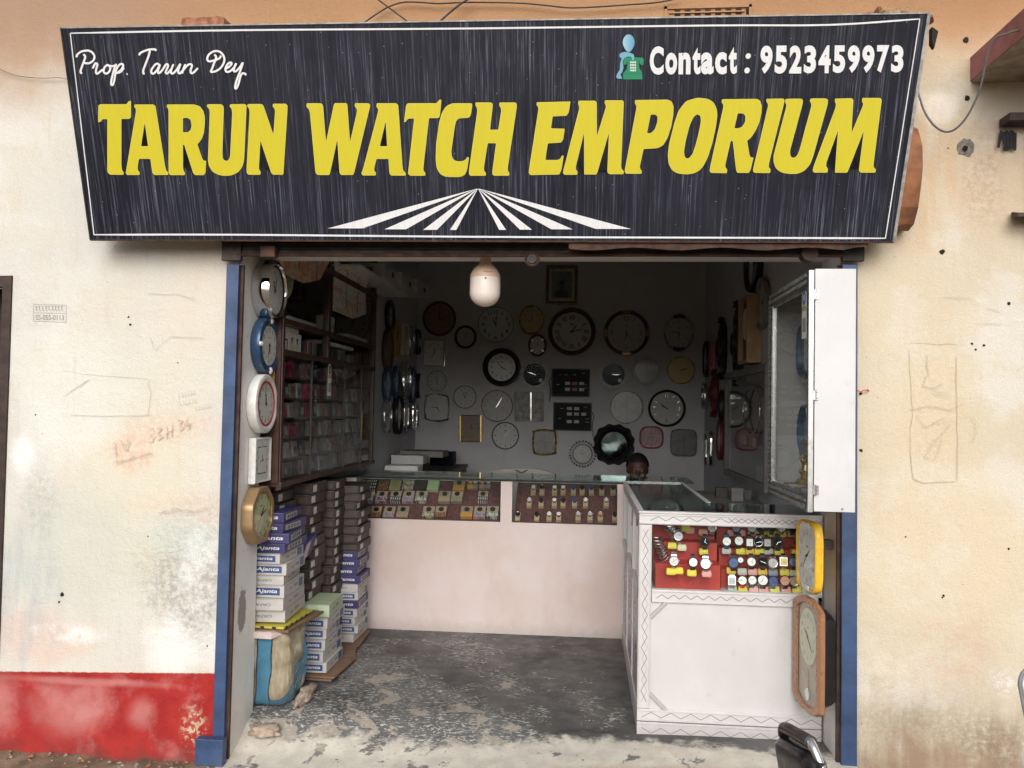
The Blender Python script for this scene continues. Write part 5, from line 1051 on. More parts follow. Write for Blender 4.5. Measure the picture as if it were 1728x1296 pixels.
for (a, b), z0_, z1_ in [((.377, .83), ZB+.006, ZS-.012), ((.80, 1.48), ZB+.006, ZS-.012), ((1.46, 2.13), ZB+.006, ZS-.012), ((.377, 1.07), ZM+.014, ZU-.018), ((1.11, 2.13), ZM+.014, ZU-.018), ((1.11, 2.13), ZU+.018, 2.58), ((.377, 1.07), ZU+.018, 2.58)]:
    x_ = CX-.012+(.006 if a in (.80,) else 0); mb = MB(); mb.add([(x_, a, z0_), (x_, b, z0_), (x_, b, z1_), (x_, a, z1_)], [(0,1,2,3)], 0, CO); mb.build('glass_door', M_glass, cab)
for y in (.83, 1.46, 1.86): mb = MB(); mb.box(CX-.012, CX-.004, y-.004, y+.004, ZB, ZS-.012, 0, CO); mb.build('door_edge', mat('dull_aluminium', (.07, .065, .06), .5, .3), cab)
M_pk2 = [mat('packet_pink', (.34, .025, .09), .4), mat('packet_white', (.30, .29, .27), .5), mat('packet_tan', (.20, .16, .12), .5), mat('packet_dark', (.05, .045, .045), .4), mat('packet_grey', (.15, .145, .14), .4), mat('packet_salmon', (.42, .17, .14), .5)]
PN = ['pink', 'white', 'tan', 'dark', 'grey', 'salmon']
ROWN = ['top', 'second', 'third', 'fourth', 'fifth', 'bottom']
pat = ['13003151343512241433', '12321400343414233342', '13212300315234243143', '41303034232143342313', '32141332434123343234', '22323124341434233424']
for r_, z in enumerate(rows_z):
    y = .43; k = 0; rr = random.Random(r_+11)
    cnt = {}
    while y < 2.08 and k < 27:
        ch = pat[r_][k % len(pat[r_])]; c = int(ch); wd = rr.uniform(.048, .080); hh = rr.uniform(.074, .090)
        cnt[c] = cnt.get(c, 0)+1
        mb = MB(); tl = rr.uniform(-.10, .12)
        mb.add([(-.012, -wd/2, 0), (.012, -wd/2, 0), (.012, wd/2, 0), (-.012, wd/2, 0), (-.012, -wd/2+tl*hh*2, hh), (.004, -wd/2+tl*hh*2, hh), (.004, wd/2+tl*hh*2, hh), (-.012, wd/2+tl*hh*2, hh)], [(0,3,2,1),(4,5,6,7),(0,1,5,4),(1,2,6,5),(2,3,7,6),(3,0,4,7)])
        o = mb.build('packet', M_pk2[c], loc=(CX-.055-rr.uniform(0, .02), y, z+.003), group='packets standing in the left wall cabinet',
            label='%s %s packet from the entrance in the %s small row of the wall cabinet' % (ORD[cnt[c]-1], PN[c], ROWN[r_]), cat='packet')
        mb = MB()
        if k % 3: mb.add([(.0125, -wd*.3, hh*.2), (.0125, wd*.3, hh*.2), (.0085, wd*.3+tl*hh, hh*.66), (.0085, -wd*.3+tl*hh, hh*.66)], [(0,1,2,3)])
        else:
            for q in range(4): mb.add([(.0128-.0013*q, -wd*.35, hh*(.15+.18*q)), (.0128-.0013*q, wd*.35, hh*(.15+.18*q)), (.0122-.0013*q, wd*.35, hh*(.22+.18*q)), (.0122-.0013*q, -wd*.35, hh*(.22+.18*q))], [(0,1,2,3)])
        mb.build('window_print', M_pk2[(c+1+k % 3) % 5 if c else 3], o)
        y += wd+rr.uniform(.004, .02); k += 1
# middle shelf: printed white boxes with inked names, spectacles cases
def small_box(name, x0, x1, y0, y1, z0, z1, m, lab, cat='box', tilt=0, group=None, prints=None):
    c = Vector(((x0+x1)/2, (y0+y1)/2, z0)); mb = MB(); a, b, h = (x1-x0)/2, (y1-y0)/2, z1-z0; mb.box(-a, a, -b, b, 0, h)
    o = mb.build(name, m, bevel=min(.002, h*.1), label=lab, cat=cat, group=group, M=T(*c) @ RX(tilt)); return o, a, b, h
def text_on_x(par, s, a, yc, zc, h, m, wfit=None, name='printed_name', bold=.02, up=1):
    mb = MB(); put_text(mb, s, 0, 0, h, 0, bold=bold, wfit=wfit, M=T(a+.0006, yc, zc) @ RZ(pi/2) @ (RY(pi) if up < 0 else Matrix.Identity(4))); return mb.build(name, m, par)
def text_on_y(par, s, b, xc, zc, h, m, wfit=None, name='printed_name', bold=.02, up=1, shear=0):
    mb = MB(); put_text(mb, s, 0, 0, h, 0, bold=bold, wfit=wfit, shear=shear, M=T(xc, -b-.0006, zc) @ (RY(pi) if up < 0 else Matrix.Identity(4))); return mb.build(name, m, par)
for i, (y0_, y1_, z0_, z1_, m, nm) in enumerate([(.40, .76, ZS+.006, ZS+.12, M_paper, 'big white printed box with two figures'), (.40, .72, ZS+.121, ZS+.145, M_paper, 'flat white box on top of the printed box')]):
    o, a, b, h = small_box('printed_box', CX-.2, CX-.05, y0_, y1_, z0_, z1_, m, nm+' behind glass in the cabinet', 'box')
    text_on_x(o, 'ORPAT', a, -b*.5, h*(.86 if i == 0 else .5), h*(.14 if i == 0 else .5), M_ink)
    if i == 0:
        mb = MB(); mb.box(a, a+.0008, -b*.9, -b*.15, h*.12, h*.66); mb.build('picture_border', M_ink, o)
        mb = MB(); mb.box(a+.0008, a+.0014, -b*.84, -b*.22, h*.18, h*.58); mb.build('clock_picture', M_dialw, o)
        for yy in (b*.2, b*.65):
            mb = MB(); mb.add([(a+.0008, yy-.035, 0.002), (a+.0008, yy+.035, .002), (a+.0008, yy+.03, h*.5), (a+.0008, yy-.03, h*.5)], [(0,1,2,3)]); mb.build('printed_shirt', M_dialc, o)
            mb = MB(); mb.add([(a+.0009, yy+.014*cos(t), h*.62+.016*sin(t)) for t in [2*pi*q/14 for q in range(14)]], [tuple(range(14))]); mb.build('printed_face', mat('print_skin', (.42, .24, .16), .6), o)
            mb = MB(); mb.add([(a+.0012, yy+.015*cos(t), h*.68+.013*sin(t)) for t in [pi*q/10 for q in range(11)]], [tuple(range(11))]); mb.build('printed_hair', M_ink, o)
for i in range(5): small_box('slim_case', CX-.16, CX-.06, .86+i*.045, .885+i*.045, ZS+.006, ZS+.10, M_pk2[[3, 5, 3, 2, 3][i]], '%s upright slim case beside the cabinet middle post' % ORD[i], 'box', group='slim cases in the cabinet')
for i, (y, wd, hh, c) in enumerate([(1.20, .10, .11, 3), (1.36, .09, .08, 3), (1.52, .12, .09, 4), (1.74, .12, .07, 2), (1.92, .10, .10, 3)]):
    small_box('gift_box', CX-.17, CX-.06, y, y+wd, ZS+.006, ZS+.006+hh, M_pk2[c], '%s small gift box from the entrance in the far half of the cabinet middle shelf' % ORD[i], 'box', group='gift boxes on the cabinet middle shelf')
for i, (y0_, y1_, x_) in enumerate([(1.16, 1.50, 0), (1.50, 1.84, .0)]):
    small_box('white_tray', CX-.17, CX-.06, y0_, y1_-.01, ZS+.108, ZS+.13, M_paper, '%s white flat tray lying high on the far middle shelf of the cabinet' % ORD[i], 'tray', group='white trays')
for i, (y, tl) in enumerate([(1.24, .25), (1.36, -.2)]):
    o, a, b, h = small_box('upright_box', CX-.12, CX-.07, y, y+.045, ZM+.008, ZM+.13, M_paper, ['left', 'right'][i]+' one of two leaning white boxes behind the far upper cabinet glass', 'box', tilt=tl)
    text_on_x(o, 'ORPAT', a, 0, h*.5, .02, M_ink, wfit=.038)
small_box('white_carton', CX-.2, CX-.04, 1.62, 2.10, ZM+.008, ZM+.05, M_paper, 'long low white carton at the far end above the cabinet middle beam', 'box')
o, a, b, h = small_box('white_carton', CX-.2, CX-.04, .55, .98, ZM+.008, ZM+.045, M_paper, 'long low white carton behind the near upper cabinet glass', 'box')
# added patches with bright glass reflections painted in, on the upper doors
def glint_paint(nm, cols, seed):
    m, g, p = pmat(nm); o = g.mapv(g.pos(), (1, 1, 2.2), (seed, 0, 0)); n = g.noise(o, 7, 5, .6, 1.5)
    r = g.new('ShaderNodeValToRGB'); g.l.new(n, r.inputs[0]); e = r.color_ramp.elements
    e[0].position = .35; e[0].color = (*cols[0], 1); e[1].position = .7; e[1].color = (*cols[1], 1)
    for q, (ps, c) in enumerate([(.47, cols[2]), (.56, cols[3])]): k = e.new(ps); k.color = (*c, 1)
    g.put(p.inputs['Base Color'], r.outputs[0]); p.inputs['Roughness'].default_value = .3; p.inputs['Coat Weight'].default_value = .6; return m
M_glint1 = glint_paint('painted_glint_orange', [(.62, .55, .48), (.85, .50, .30), (.80, .34, .15), (.80, .72, .62)], 0); M_glint2 = glint_paint('painted_glint_teal', [(.60, .68, .62), (.35, .75, .72), (.84, .86, .78), (.75, .40, .24)], 5)
for nm, m, P, lab in [('painted_reflection', M_glint1, [(470, 438), (558, 438), (540, 472), (513, 478), (480, 462), (478, 450)], 'orange painted reflection patch at the top of the near cabinet door'),
                      ('painted_reflection', M_glint2, [(564, 467), (617, 496), (618, 530), (596, 538), (563, 524)], 'teal and orange painted reflection patch on the far upper cabinet door'),
                      ('painted_reflection', M_glint2, [(565, 438), (620, 475), (618, 486), (566, 456)], 'narrow teal painted reflection strip above the far upper cabinet beam')]:
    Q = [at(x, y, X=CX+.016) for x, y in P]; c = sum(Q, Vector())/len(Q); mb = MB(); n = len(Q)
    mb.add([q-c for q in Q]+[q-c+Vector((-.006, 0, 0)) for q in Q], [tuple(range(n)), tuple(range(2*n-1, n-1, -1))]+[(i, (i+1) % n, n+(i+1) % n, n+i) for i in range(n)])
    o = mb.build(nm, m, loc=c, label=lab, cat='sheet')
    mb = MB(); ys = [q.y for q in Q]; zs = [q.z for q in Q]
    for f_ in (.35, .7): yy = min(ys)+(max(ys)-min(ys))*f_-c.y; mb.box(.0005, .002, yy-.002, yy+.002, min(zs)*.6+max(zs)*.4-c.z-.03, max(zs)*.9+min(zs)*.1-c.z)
    mb.build('reflection_bar', M_ink, o)  # dark lines dividing the painted reflection
# sticker hanging on the cabinet glass (round logo, amber band, grey box; the code itself is left out)
def pay_sticker(name, M, lab, k=1.0, long=False):
    r_ = thing(name, lab, 'sticker', M=M); mb = MB()
    W, H = .034*k, .20*k
    mb.prism([(-W, -H/2), (W, -H/2), (W, H/2-.04*k)]+[(W*cos(t), H/2-.04*k+.04*k*sin(t)) for t in [pi*i/12 for i in range(1, 12)]]+[(-W, H/2-.04*k)], -.0012, 0); mb.build('card', M_paper, r_)
    mb = MB(); mb.prism([(.024*k*cos(t), H/2-.038*k+.028*k*sin(t)) for t in [2*pi*i/24 for i in range(24)]], -.002, -.0013); mb.build('round_logo', M_ink if not long else mat('logo_blue', (.03, .16, .5), .4), r_)
    mb = MB(); mb.prism([(.007*k*cos(t), H/2-.038*k+.014*k*sin(t)) for t in [2*pi*i/16 for i in range(16)]], -.0028, -.0021); mb.build('logo_mark', M_paper, r_)
    mb = MB(); mb.prism([(-W*.9, .01*k), (W*.9, .01*k), (W*.9, .03*k), (-W*.9, .03*k)], -.0016, -.0013); mb.build('band', mat('band_amber', (.5, .38, .16), .5), r_)
    mb = MB(); mb.prism([(-W*.75, -.075*k), (W*.75, -.075*k), (W*.75, -.018*k), (-W*.75, -.018*k)], -.0016, -.0013); mb.build('blank_panel', mat('sticker_grey', (.34, .34, .33), .5), r_)
    return r_
p = at(556, 641, X=CX-.002); pay_sticker('payment_sticker', T(p.x, p.y, p.z) @ RZ(pi/2), 'white sticker with a dark round logo hanging on the cabinet glass among the packets', .95)

# white cartons on top of the cabinet / loft board
M_carton = mat('carton_white', (.50, .48, .46), .65, 0, .08, 20); M_cartonb = mat('carton_blue', (.040, .036, .135), .5, 0, .1, 20); M_cartonk = mat('carton_dark', (.028, .022, .022), .6, 0, .3, 20); M_cartong = mat('carton_green', (.42, .50, .34), .6, 0, .08, 20)
M_labelblue = mat('label_blue', (.04, .08, .22), .5); M_labelw = mat('label_white', (.62, .61, .60), .6); M_tan = mat('carton_tan', (.070, .046, .036), .6, 0, .25, 20); M_cardb = mat('brown_cardboard', (.20, .12, .075), .8, 0, .2, 14, .2, 90)
lb = at(645, 492, X=-1.36)
mb = MB(); mb.box(-1.565, -1.36, 1.25, 2.62, 2.305, 2.318); mb.build('loft_board', M_white, label='white board shelf sticking out above the far end of the wall cabinet', cat='shelf')
for i, (y0_, y1_, z0_, xr) in enumerate([(1.72, 2.05, 2.320, -1.33), (2.08, 2.50, 2.320, -1.30), (2.56, 2.95, 2.345, -1.28)]):
    o, a, b, h = small_box('loft_carton', -1.56, xr, y0_, y1_, z0_, z0_+.09, M_carton, '%s white carton from the entrance on the loft shelf above the cabinet' % ORD[i], 'box', group='cartons on the loft shelf')
    mb = MB(); mb.box(a, a+.0008, b*.2, b*.55, h*.3, h*.7); mb.build('dark_print', M_ink, o)
    mb = MB(); mb.box(-a*.3, a*.3, -b-.0008, -b, h*.3, h*.7); mb.build('dark_print', M_inkgrey, o)

# ================================================================== CARTON STACKS on the left
def carton(x, y, z, lx, ly, lz, rot, body, lab, style, group):
    """origin = centre of the bottom; -Y is the end that faces the street, +X the long side"""
    root = thing('clock_carton', lab, 'box', M=T(x, y, z) @ RZ(rot), group=group); a, b = lx/2, ly/2
    mb = MB(); mb.box(-a, a, -b, b, 0, lz); mb.build('carton', body, root, bevel=.0025)
    mb = MB(); mb.box(-a*.98, a*.98, -b-.0006, -b-.0001, lz*.93, lz*.955); mb.box(a+.0001, a+.0006, -b*.98, b*.98, lz*.93, lz*.955); mb.build('lid_seam', M_inkgrey, root)
    if style == 'blue':
        text_on_y(root, 'Ajanta', b, a*.42, lz*.5, lz*.5, M_paper, wfit=lx*.40, shear=.2)
        mb = MB(); mb.box(a+.0002, a+.0008, -b*.75, b*.45, lz*.22, lz*.74); mb.build('side_label', M_labelw, root)
        mb = MB()
        for q in range(14): y_ = -b*.7+q*b*.08; mb.box(a+.0009, a+.0013, y_, y_+b*(.02+.025*(q % 3)), lz*.28, lz*.68)
        mb.build('bar_code', M_ink, root)
    elif style in ('white', 'white2'):
        if style == 'white':
            mb = MB(); mb.box(-a*.02, a*.86, -b-.0008, -b-.0002, lz*.2, lz*.78); mb.build('front_label', M_labelblue, root)
            text_on_y(root, 'Ajanta', b+.0009, a*.42, lz*.49, lz*.40, M_paper, wfit=lx*.36, shear=.2)
            mb = MB(); mb.box(a+.0002, a+.0008, b*.45, b*.85, lz*.15, lz*.85); mb.build('side_label', M_labelblue, root)
        else:
            text_on_y(root, 'ORPAT', b, a*.3, lz*.5, lz*.24, M_inkgrey, wfit=lx*.3, up=-1)
        text_on_x(root, 'ORPAT', a, -b*.35, lz*.45, lz*.22, M_inkgrey, wfit=ly*.14)
        mb = MB()
        for q in range(4): mb.box(a+.0002, a+.0007, b*(-.05+q*.1), b*(.01+q*.1), lz*.4, lz*.65)
        mb.build('handling_marks', M_inkgrey, root)
    elif style == 'dark':
        mb = MB(); mb.box(a+.0002, a+.0010, -b*.9, b*.88, lz*.14, lz*.88); mb.build('tan_side', M_tan, root)
        mb = MB(); mb.box(a+.0012, a+.0018, -b*.85, -b*.40, lz*.18, lz*.82); mb.build('white_label', M_labelw, root)
        mb = MB(); mb.box(-a*.9, a*.9, -b-.0008, -b-.0002, lz*.2, lz*.8); mb.build('front_panel', M_tan, root)
    return root
rr = random.Random(5)
def stack(spec, x, y, z, lx, ly, lzs, group, place, jx=.012, jr=.03, ease=0):
    n = len(spec)
    for i, s_ in enumerate(spec):
        st, body, colr = s_; lz = lzs[i] if isinstance(lzs, list) else lzs*rr.uniform(.92, 1.08)
        pos = 'lowest' if i == 0 else 'topmost' if i == n-1 else '%s from the bottom' % ORD[i]
        carton(x+rr.uniform(-jx, jx), y+rr.uniform(-jx, jx)+ease*i, z, lx*rr.uniform(.88, 1.03), ly*rr.uniform(.88, 1.05), lz, rr.uniform(-jr, jr)+.02, body, '%s carton, %s of %s' % (colr, pos, place), st, group)
        z += lz+.0012
    return z
Wh = ('white', M_carton, 'white blue-labelled'); W2 = ('white2', M_carton, 'plain white'); Bl = ('blue', M_cartonb, 'violet-blue'); Dk = ('dark', M_cartonk, 'dark brown'); Gn = ('white2', M_cartong, 'pale green')
fx = at(476, 1000, Y=.30)
ztop = stack([W2, W2, Wh, W2, Wh, Wh, Bl, Bl, Bl, Bl], fx.x-.16, .30+.17, .400, .32, .34, [.060, .057, .060, .045, .056, .050, .045, .050, .046, .050], 'cartons stacked on the striped sack', 'the stack on the striped sack', jx=.014, jr=.09)
g2 = at(545, 1105, Y=.72)
stack([Wh, Wh, Wh, Wh, Wh, Gn], g2.x-.13, .88, floor_z(g2.x, .75)+.03, .30, .32, [.055, .060, .058, .058, .055, .066], 'cartons in the low stack behind the sack', 'the low stack behind the sack', jx=.008)
g3 = at(600, 1060, Y=1.30)
stack([W2, Wh, Wh, Wh, Bl, Wh, W2, Bl, Bl, Bl, Bl, Dk, Dk, Dk, Dk, Dk, Dk, Dk, Dk], g3.x-.16, 1.46, .03, .32, .30, [.0485]*19, 'cartons in the tall stack by the back counter', 'the tall stack beside the pink counter', jx=.008)
stack([Dk]*18, -1.58, 1.24, .03, .26, .26, .053, 'dark cartons in the far middle stack', 'the dark far stack', jx=.006, jr=.02)
stack([Dk]*17, -1.62, .93, .03, .28, .27, .058, 'dark cartons in the middle stack', 'the dark middle stack', jx=.008, jr=.03)
stack([Dk]*4, -1.72, .62, .84, .34, .30, .055, 'dark cartons high behind the violet ones', 'the short dark pile behind the violet cartons', jx=.01, jr=.02)
mb = MB(); mb.box(-.165, .165, -.14, .14, 0, .81); mb.build('stack_carton', M_cartonk, loc=(-1.72, .64, .03), bevel=.004, label='large plain dark carton hidden behind the sack stack', cat='box')
for i in range(3):                                  # leaning slim boxes between stacks
    p = at(500+i*9, 930, Y=.72); mb = MB(); mb.box(-.012, .012, -.09, .09, -.06, .06)
    o = mb.build('slim_carton', M_cartonk if i < 2 else M_cartonb, M=T(p.x, p.y, p.z+.01*i) @ RX(.15) @ RY(.3), bevel=.002, label='%s of three slim dark cartons leaning beside the violet cartons' % ORD[i], cat='box', group='slim cartons leaning between the stacks')
    mb = MB(); mb.box(.0122, .0128, -.07, .0, -.045, .045); mb.build('white_label', M_labelw, o)
# flattened cardboard lying under the stacks
for i, (x, y, w_, d_, r_) in enumerate([(-1.53, 1.44, .36, .36, .05), (-1.49, .88, .38, .40, -.05), (-1.38, 1.16, .10, .24, .22)]):
    mb = MB(); mb.box(-w_/2, w_/2, -d_/2, d_/2, 0, .010); mb.box(-w_/2+.01, w_/2+.012, -d_/2+.01, d_/2-.01, .012, .021)
    mb.build('cardboard_sheet', M_cardb, M=T(x, y, .004+.001*i) @ RZ(r_), bevel=.001, label=['flattened cardboard under the tall stack beside the counter', 'flattened cardboard under the low white stack', 'loose cardboard flap lying between two carton stacks'][i], cat='cardboard', group='flattened cardboard on the floor')
# papers and boards between sack and cartons
zs_ = .353
o = MB(); o.box(-.20, .22, -.20, .2, 0, .012); o.build('cardboard_sheet', M_cardb, M=T(fx.x-.15, .50, zs_+.012) @ RZ(-.12) @ RY(.02), label='brown folded cardboard between the striped sack and the cartons', cat='cardboard')
o = MB(); o.box(-.17, .18, -.19, .17, 0, .012); a_ = o.build('paper_bundle', mat('folder_yellow', (.50, .44, .05), .5), M=T(fx.x-.14, .46, zs_+.027) @ RZ(-.06), bevel=.003, label='yellow and black printed folder under the lowest white carton', cat='folder')
mb = MB(); 
for q in range(5): mb.box(-.12+q*.06, -.10+q*.06, -.1908, -.19, 0.001, .011); mb.box(.1801, .1808, -.17+q*.06, -.15+q*.06, .001, .011)
mb.build('black_print', M_ink, a_)
mb = MB(); mb.loft([[(-.16, -.15, 0), (-.16, .1, 0), (-.16, .1, .03), (-.16, -.15, .03)], [(.12, -.17, 0), (.14, .1, 0), (.14, .1, .04), (.12, -.17, .034)], [(.155, -.12, .01), (.16, .08, .01), (.16, .08, .022), (.155, -.12, .02)]])
mb.build('paper_bundle', mat('pinkish_paper', (.62, .50, .47), .7), M=T(fx.x-.15, .42, zs_-.02), bevel=.003, label='pinkish white paper packet sagging over the top of the striped sack', cat='packet')

# ---- striped sack
def sack_material():
    m, g, p = pmat('striped_sack_cloth'); o = g.obj(); x, y, z = g.sep(o)
    w_ = g.math('ADD', x, g.math('MULTIPLY_ADD', g.noise(o, 5), .05, -.025))
    c = g.mix(g.ramp(g.noise(g.mapv(o, (6, 6, 1)), 9, 4), .35, .7), (.48, .40, .27), (.60, .53, .39))
    def band(v, lo, hi): return g.math('MULTIPLY', g.ramp(v, lo-.002, lo+.002), g.ramp(v, hi+.002, hi-.002, 0, 1))
    sd = g.math('ADD', w_, g.math('MULTIPLY', y, .18))
    for lo, hi in [(-.015, .05)]:
        c = g.mix(band(sd, lo-.006, hi+.006), c, (.02, .02, .02)); c = g.mix(band(sd, lo, hi), c, (.11, .33, .50))
    fr = g.ramp(x, .075, .085)
    diag = g.math('ADD', z, g.math('MULTIPLY', y, -.75)); diag = g.math('ADD', diag, g.math('MULTIPLY_ADD', g.noise(o, 7), .03, -.015))
    for lo, hi in [(.02, .055), (.075, .11), (.13, .165)]:
        q = g.math('MULTIPLY', fr, band(diag, lo-.004, hi+.004)); c = g.mix(q, c, (.02, .02, .02))
        q = g.math('MULTIPLY', fr, band(diag, lo, hi)); c = g.mix(q, c, (.11, .33, .50))
    yb = band(y, .10, .145); c = g.mix(g.math('MULTIPLY', fr, yb), c, (.11, .33, .50))
    wv = g.new('ShaderNodeTexWave'); wv.inputs['Scale'].default_value = 160; g.put(wv.inputs['Vector'], o)
    c = g.mix(g.math('MULTIPLY', g.ramp(g.noise(o, 14, 5), .55, .75), .35), c, (.22, .17, .11))
    g.put(p.inputs['Base Color'], c); p.inputs['Roughness'].default_value = .55
    h = g.math('ADD', g.math('MULTIPLY', wv.outputs['Fac'], .12), g.math('ADD', g.noise(o, 6, 4, .6, 1.2), g.math('MULTIPLY', g.noise(g.mapv(o, (3, 3, 1)), 9, 4), .7)))
    g.put(p.inputs['Normal'], g.bump(h, .8, .025)); return m
def soft_blob(name, sx, sy, sz, m, label, cat, M, amp=.02, cuts=14, seed=0, bulge=.12, parent=None):
    bm = bmesh.new(); bmesh.ops.create_cube(bm, size=2); bmesh.ops.subdivide_edges(bm, edges=bm.edges, cuts=cuts, use_grid_fill=True)
    for v in bm.verts:
        p = v.co.copy(); n = (abs(p.x)**7+abs(p.y)**7+abs(p.z)**7)**(1/7); q = p/max(n, 1e-6)
        bl = 1+bulge*(1-q.z*q.z)*.6; q = Vector((q.x*sx*bl, q.y*sy*bl, q.z*sz))
        d = noise.noise_vector(q*7+Vector((seed, 0, 0)))*amp+noise.noise_vector(q*19+Vector((seed, 4, 0)))*amp*.35; d += Vector((0, 0, 0))
        fold = sin(q.z*34+noise.noise(q*5+Vector((seed, 1, 1)))*6)*amp*.28; q += d+Vector((q.x, q.y, 0)).normalized()*fold
        if q.z < -sz+.02: q.z = max(q.z, -sz)
        v.co = q+Vector((0, 0, sz))
    me = bpy.data.meshes.new(name); bm.to_mesh(me); bm.free(); me.materials.append(m); me.polygons.foreach_set('use_smooth', [True]*len(me.polygons))
    return link(name, me, parent, label=label, cat=cat, M=M)
sb = at(476, 1205, Y=.28); M_sack = sack_material()
szh = (.372-floor_z(sb.x-.1, .35))/2
sk = soft_blob('striped_sack', .162, .165, szh, M_sack, 'cream woven sack with blue stripes packed square, beside the left jamb on the floor', 'sack', T(sb.x-.145, .445, floor_z(sb.x-.1, .35)-.003), .026, bulge=.0)
def rag_at(px, py, Y, s_, seed, lab):
    p = at(px, py, Y=Y); z = floor_z(p.x, p.y); bm = bmesh.new(); bmesh.ops.create_icosphere(bm, subdivisions=4, radius=1)
    for v in bm.verts:
        q = v.co.copy(); d = noise.noise(q*1.6+Vector((seed, 0, 0)))*.5+noise.noise(q*4.5+Vector((seed, 2, 0)))*.22+abs(noise.noise(q*9+Vector((seed, 2, 5))))*.12
        q = q*(1+d); v.co = Vector((q.x*s_[0], q.y*s_[1], max(0, (q.z+.55))*s_[2]))
    me = bpy.data.meshes.new('rag'); bm.to_mesh(me); bm.free(); me.materials.append(M_rag); me.polygons.foreach_set('use_smooth', [True]*len(me.polygons))
    link('rag', me, loc=(p.x, p.y, z-.002), label=lab, cat='rag')
M_rag = mat('sackcloth_rag', (.42, .33, .26), .95, 0, .25, 40, 1.0, 230)
rag_at(446, 1232, .15, (.080, .045, .026), 3, 'crumpled brownish rag on the floor in front of the striped sack')
rag_at(516, 1175, .42, (.03, .12, .035), 8, 'strip of crumpled cloth along the right side of the striped sack')
# ================================================================== BACK COUNTER
def counter_paint(nm, a, b, seed=0):
    m, g, p = pmat(nm); P = g.mapv(g.pos(), (1, 1, 1), (seed, 0, 0)); n = g.noise(P, 2.2, 5, .6); n2 = g.noise(P, 20, 5, .7)
    c = g.mix(g.ramp(n, .35, .65), a, b); c = g.mix(g.math('MULTIPLY', g.ramp(n2, .62, .75), .35), c, tuple(x*.6 for x in a)); c = g.mix(g.math('MULTIPLY', g.ramp(g.noise(g.mapv(P, (1, 1, .35)), 7, 6, .7), .52, .72), .3), c, tuple(x*.72 for x in b)); c = g.mix(g.math('MULTIPLY', g.ramp(g.noise(g.mapv(P, (1, 1, 6), rot=(0, .2, 0)), 30, 3, .6), .70, .74), .4), c, (.35, .33, .31))
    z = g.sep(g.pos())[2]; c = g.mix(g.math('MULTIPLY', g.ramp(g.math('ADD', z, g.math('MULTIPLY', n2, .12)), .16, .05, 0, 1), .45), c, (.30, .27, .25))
    g.put(p.inputs['Base Color'], c); p.inputs['Roughness'].default_value = .42; g.put(p.inputs['Normal'], g.bump(n2, .12, .005)); return m
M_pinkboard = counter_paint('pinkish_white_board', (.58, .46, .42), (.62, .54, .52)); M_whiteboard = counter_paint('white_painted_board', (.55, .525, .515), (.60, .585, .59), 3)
M_groove = mat('groove_grey', (.15, .14, .14), .7); M_maroonc = mat('maroon_cloth', (.115, .045, .045), .9, 0, .35, 40, .6, 220); M_redcard = mat('red_card', (.42, .035, .028), .55, 0, .2, 9)
def part_box(par, O, nm, a, m, bev=0, **k): mb = MB(); mb.box(*a, 0, O); return mb.build(nm, m, par, bevel=bev, **k)
M_clearing = glass_mat('counter_glass_light', (.80, .88, .86), 1.55, .03, .02)
bc = thing('back_counter', 'long pinkish-white counter across the shop with two glass display windows', 'counter', (-.45, 1.75, 0)); BO = T(.45, -1.75, 0)
YF = 1.75; B = lambda nm, a, m, bev=0: part_box(bc, BO, nm, a, m, bev)
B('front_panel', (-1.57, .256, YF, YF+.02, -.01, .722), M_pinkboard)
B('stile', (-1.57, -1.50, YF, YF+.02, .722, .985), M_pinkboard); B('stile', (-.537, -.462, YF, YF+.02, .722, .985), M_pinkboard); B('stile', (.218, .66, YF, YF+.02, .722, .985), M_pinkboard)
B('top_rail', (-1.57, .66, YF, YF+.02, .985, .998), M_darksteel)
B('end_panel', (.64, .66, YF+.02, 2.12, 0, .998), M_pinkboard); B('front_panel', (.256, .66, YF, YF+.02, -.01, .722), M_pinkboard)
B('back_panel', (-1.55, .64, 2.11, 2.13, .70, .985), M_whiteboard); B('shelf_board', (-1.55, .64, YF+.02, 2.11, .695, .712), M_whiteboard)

SLa, SLb = Vector((0, YF+.045, .722)), Vector((0, YF+.30, .955)); sd_ = (SLb-SLa).normalized(); sn_ = Vector((0, -sd_.z, sd_.y))
for xa, xb in ((-1.53, -.555), (-.45, .225)):
    mb = MB(); mb.add([(xa, SLa.y, SLa.z), (xb, SLa.y, SLa.z), (xb, SLb.y, SLb.z), (xa, SLb.y, SLb.z), (xa, SLa.y, SLa.z-.01), (xb, SLa.y, SLa.z-.01), (xb, SLb.y+.01, SLb.z-.01), (xa, SLb.y+.01, SLb.z-.01)],
        [(0,1,2,3), (7,6,5,4), (0,4,5,1), (1,5,6,2), (2,6,7,3), (3,7,4,0)], 0, BO); mb.build('display_slope', M_maroonc, bc)
B('partition', (-.512, -.487, YF+.02, 2.11, .712, .985), M_whiteboard); B('partition', (-1.55, -1.535, YF+.02, 2.11, .712, .985), M_whiteboard)
for xa, xb in ((-1.50, -.537), (-.462, .218)):
    mb = MB(); mb.add([(xa, YF+.010, .722), (xb, YF+.010, .722), (xb, YF+.010, .985), (xa, YF+.010, .985)], [(0,1,2,3)], 0, BO); mb.build('front_glass', M_glass, bc)
    B('glass_bead', (xa, xb, YF-.003, YF+.006, .722, .728), M_woodold)
for xa, xb in ((-1.60, -.50), (-.498, .70)):
    mb = MB(); mb.box(xa, xb, YF-.03, 2.15, 1.000, 1.010, 0, BO); mb.build('glass_top', M_clearing, bc)
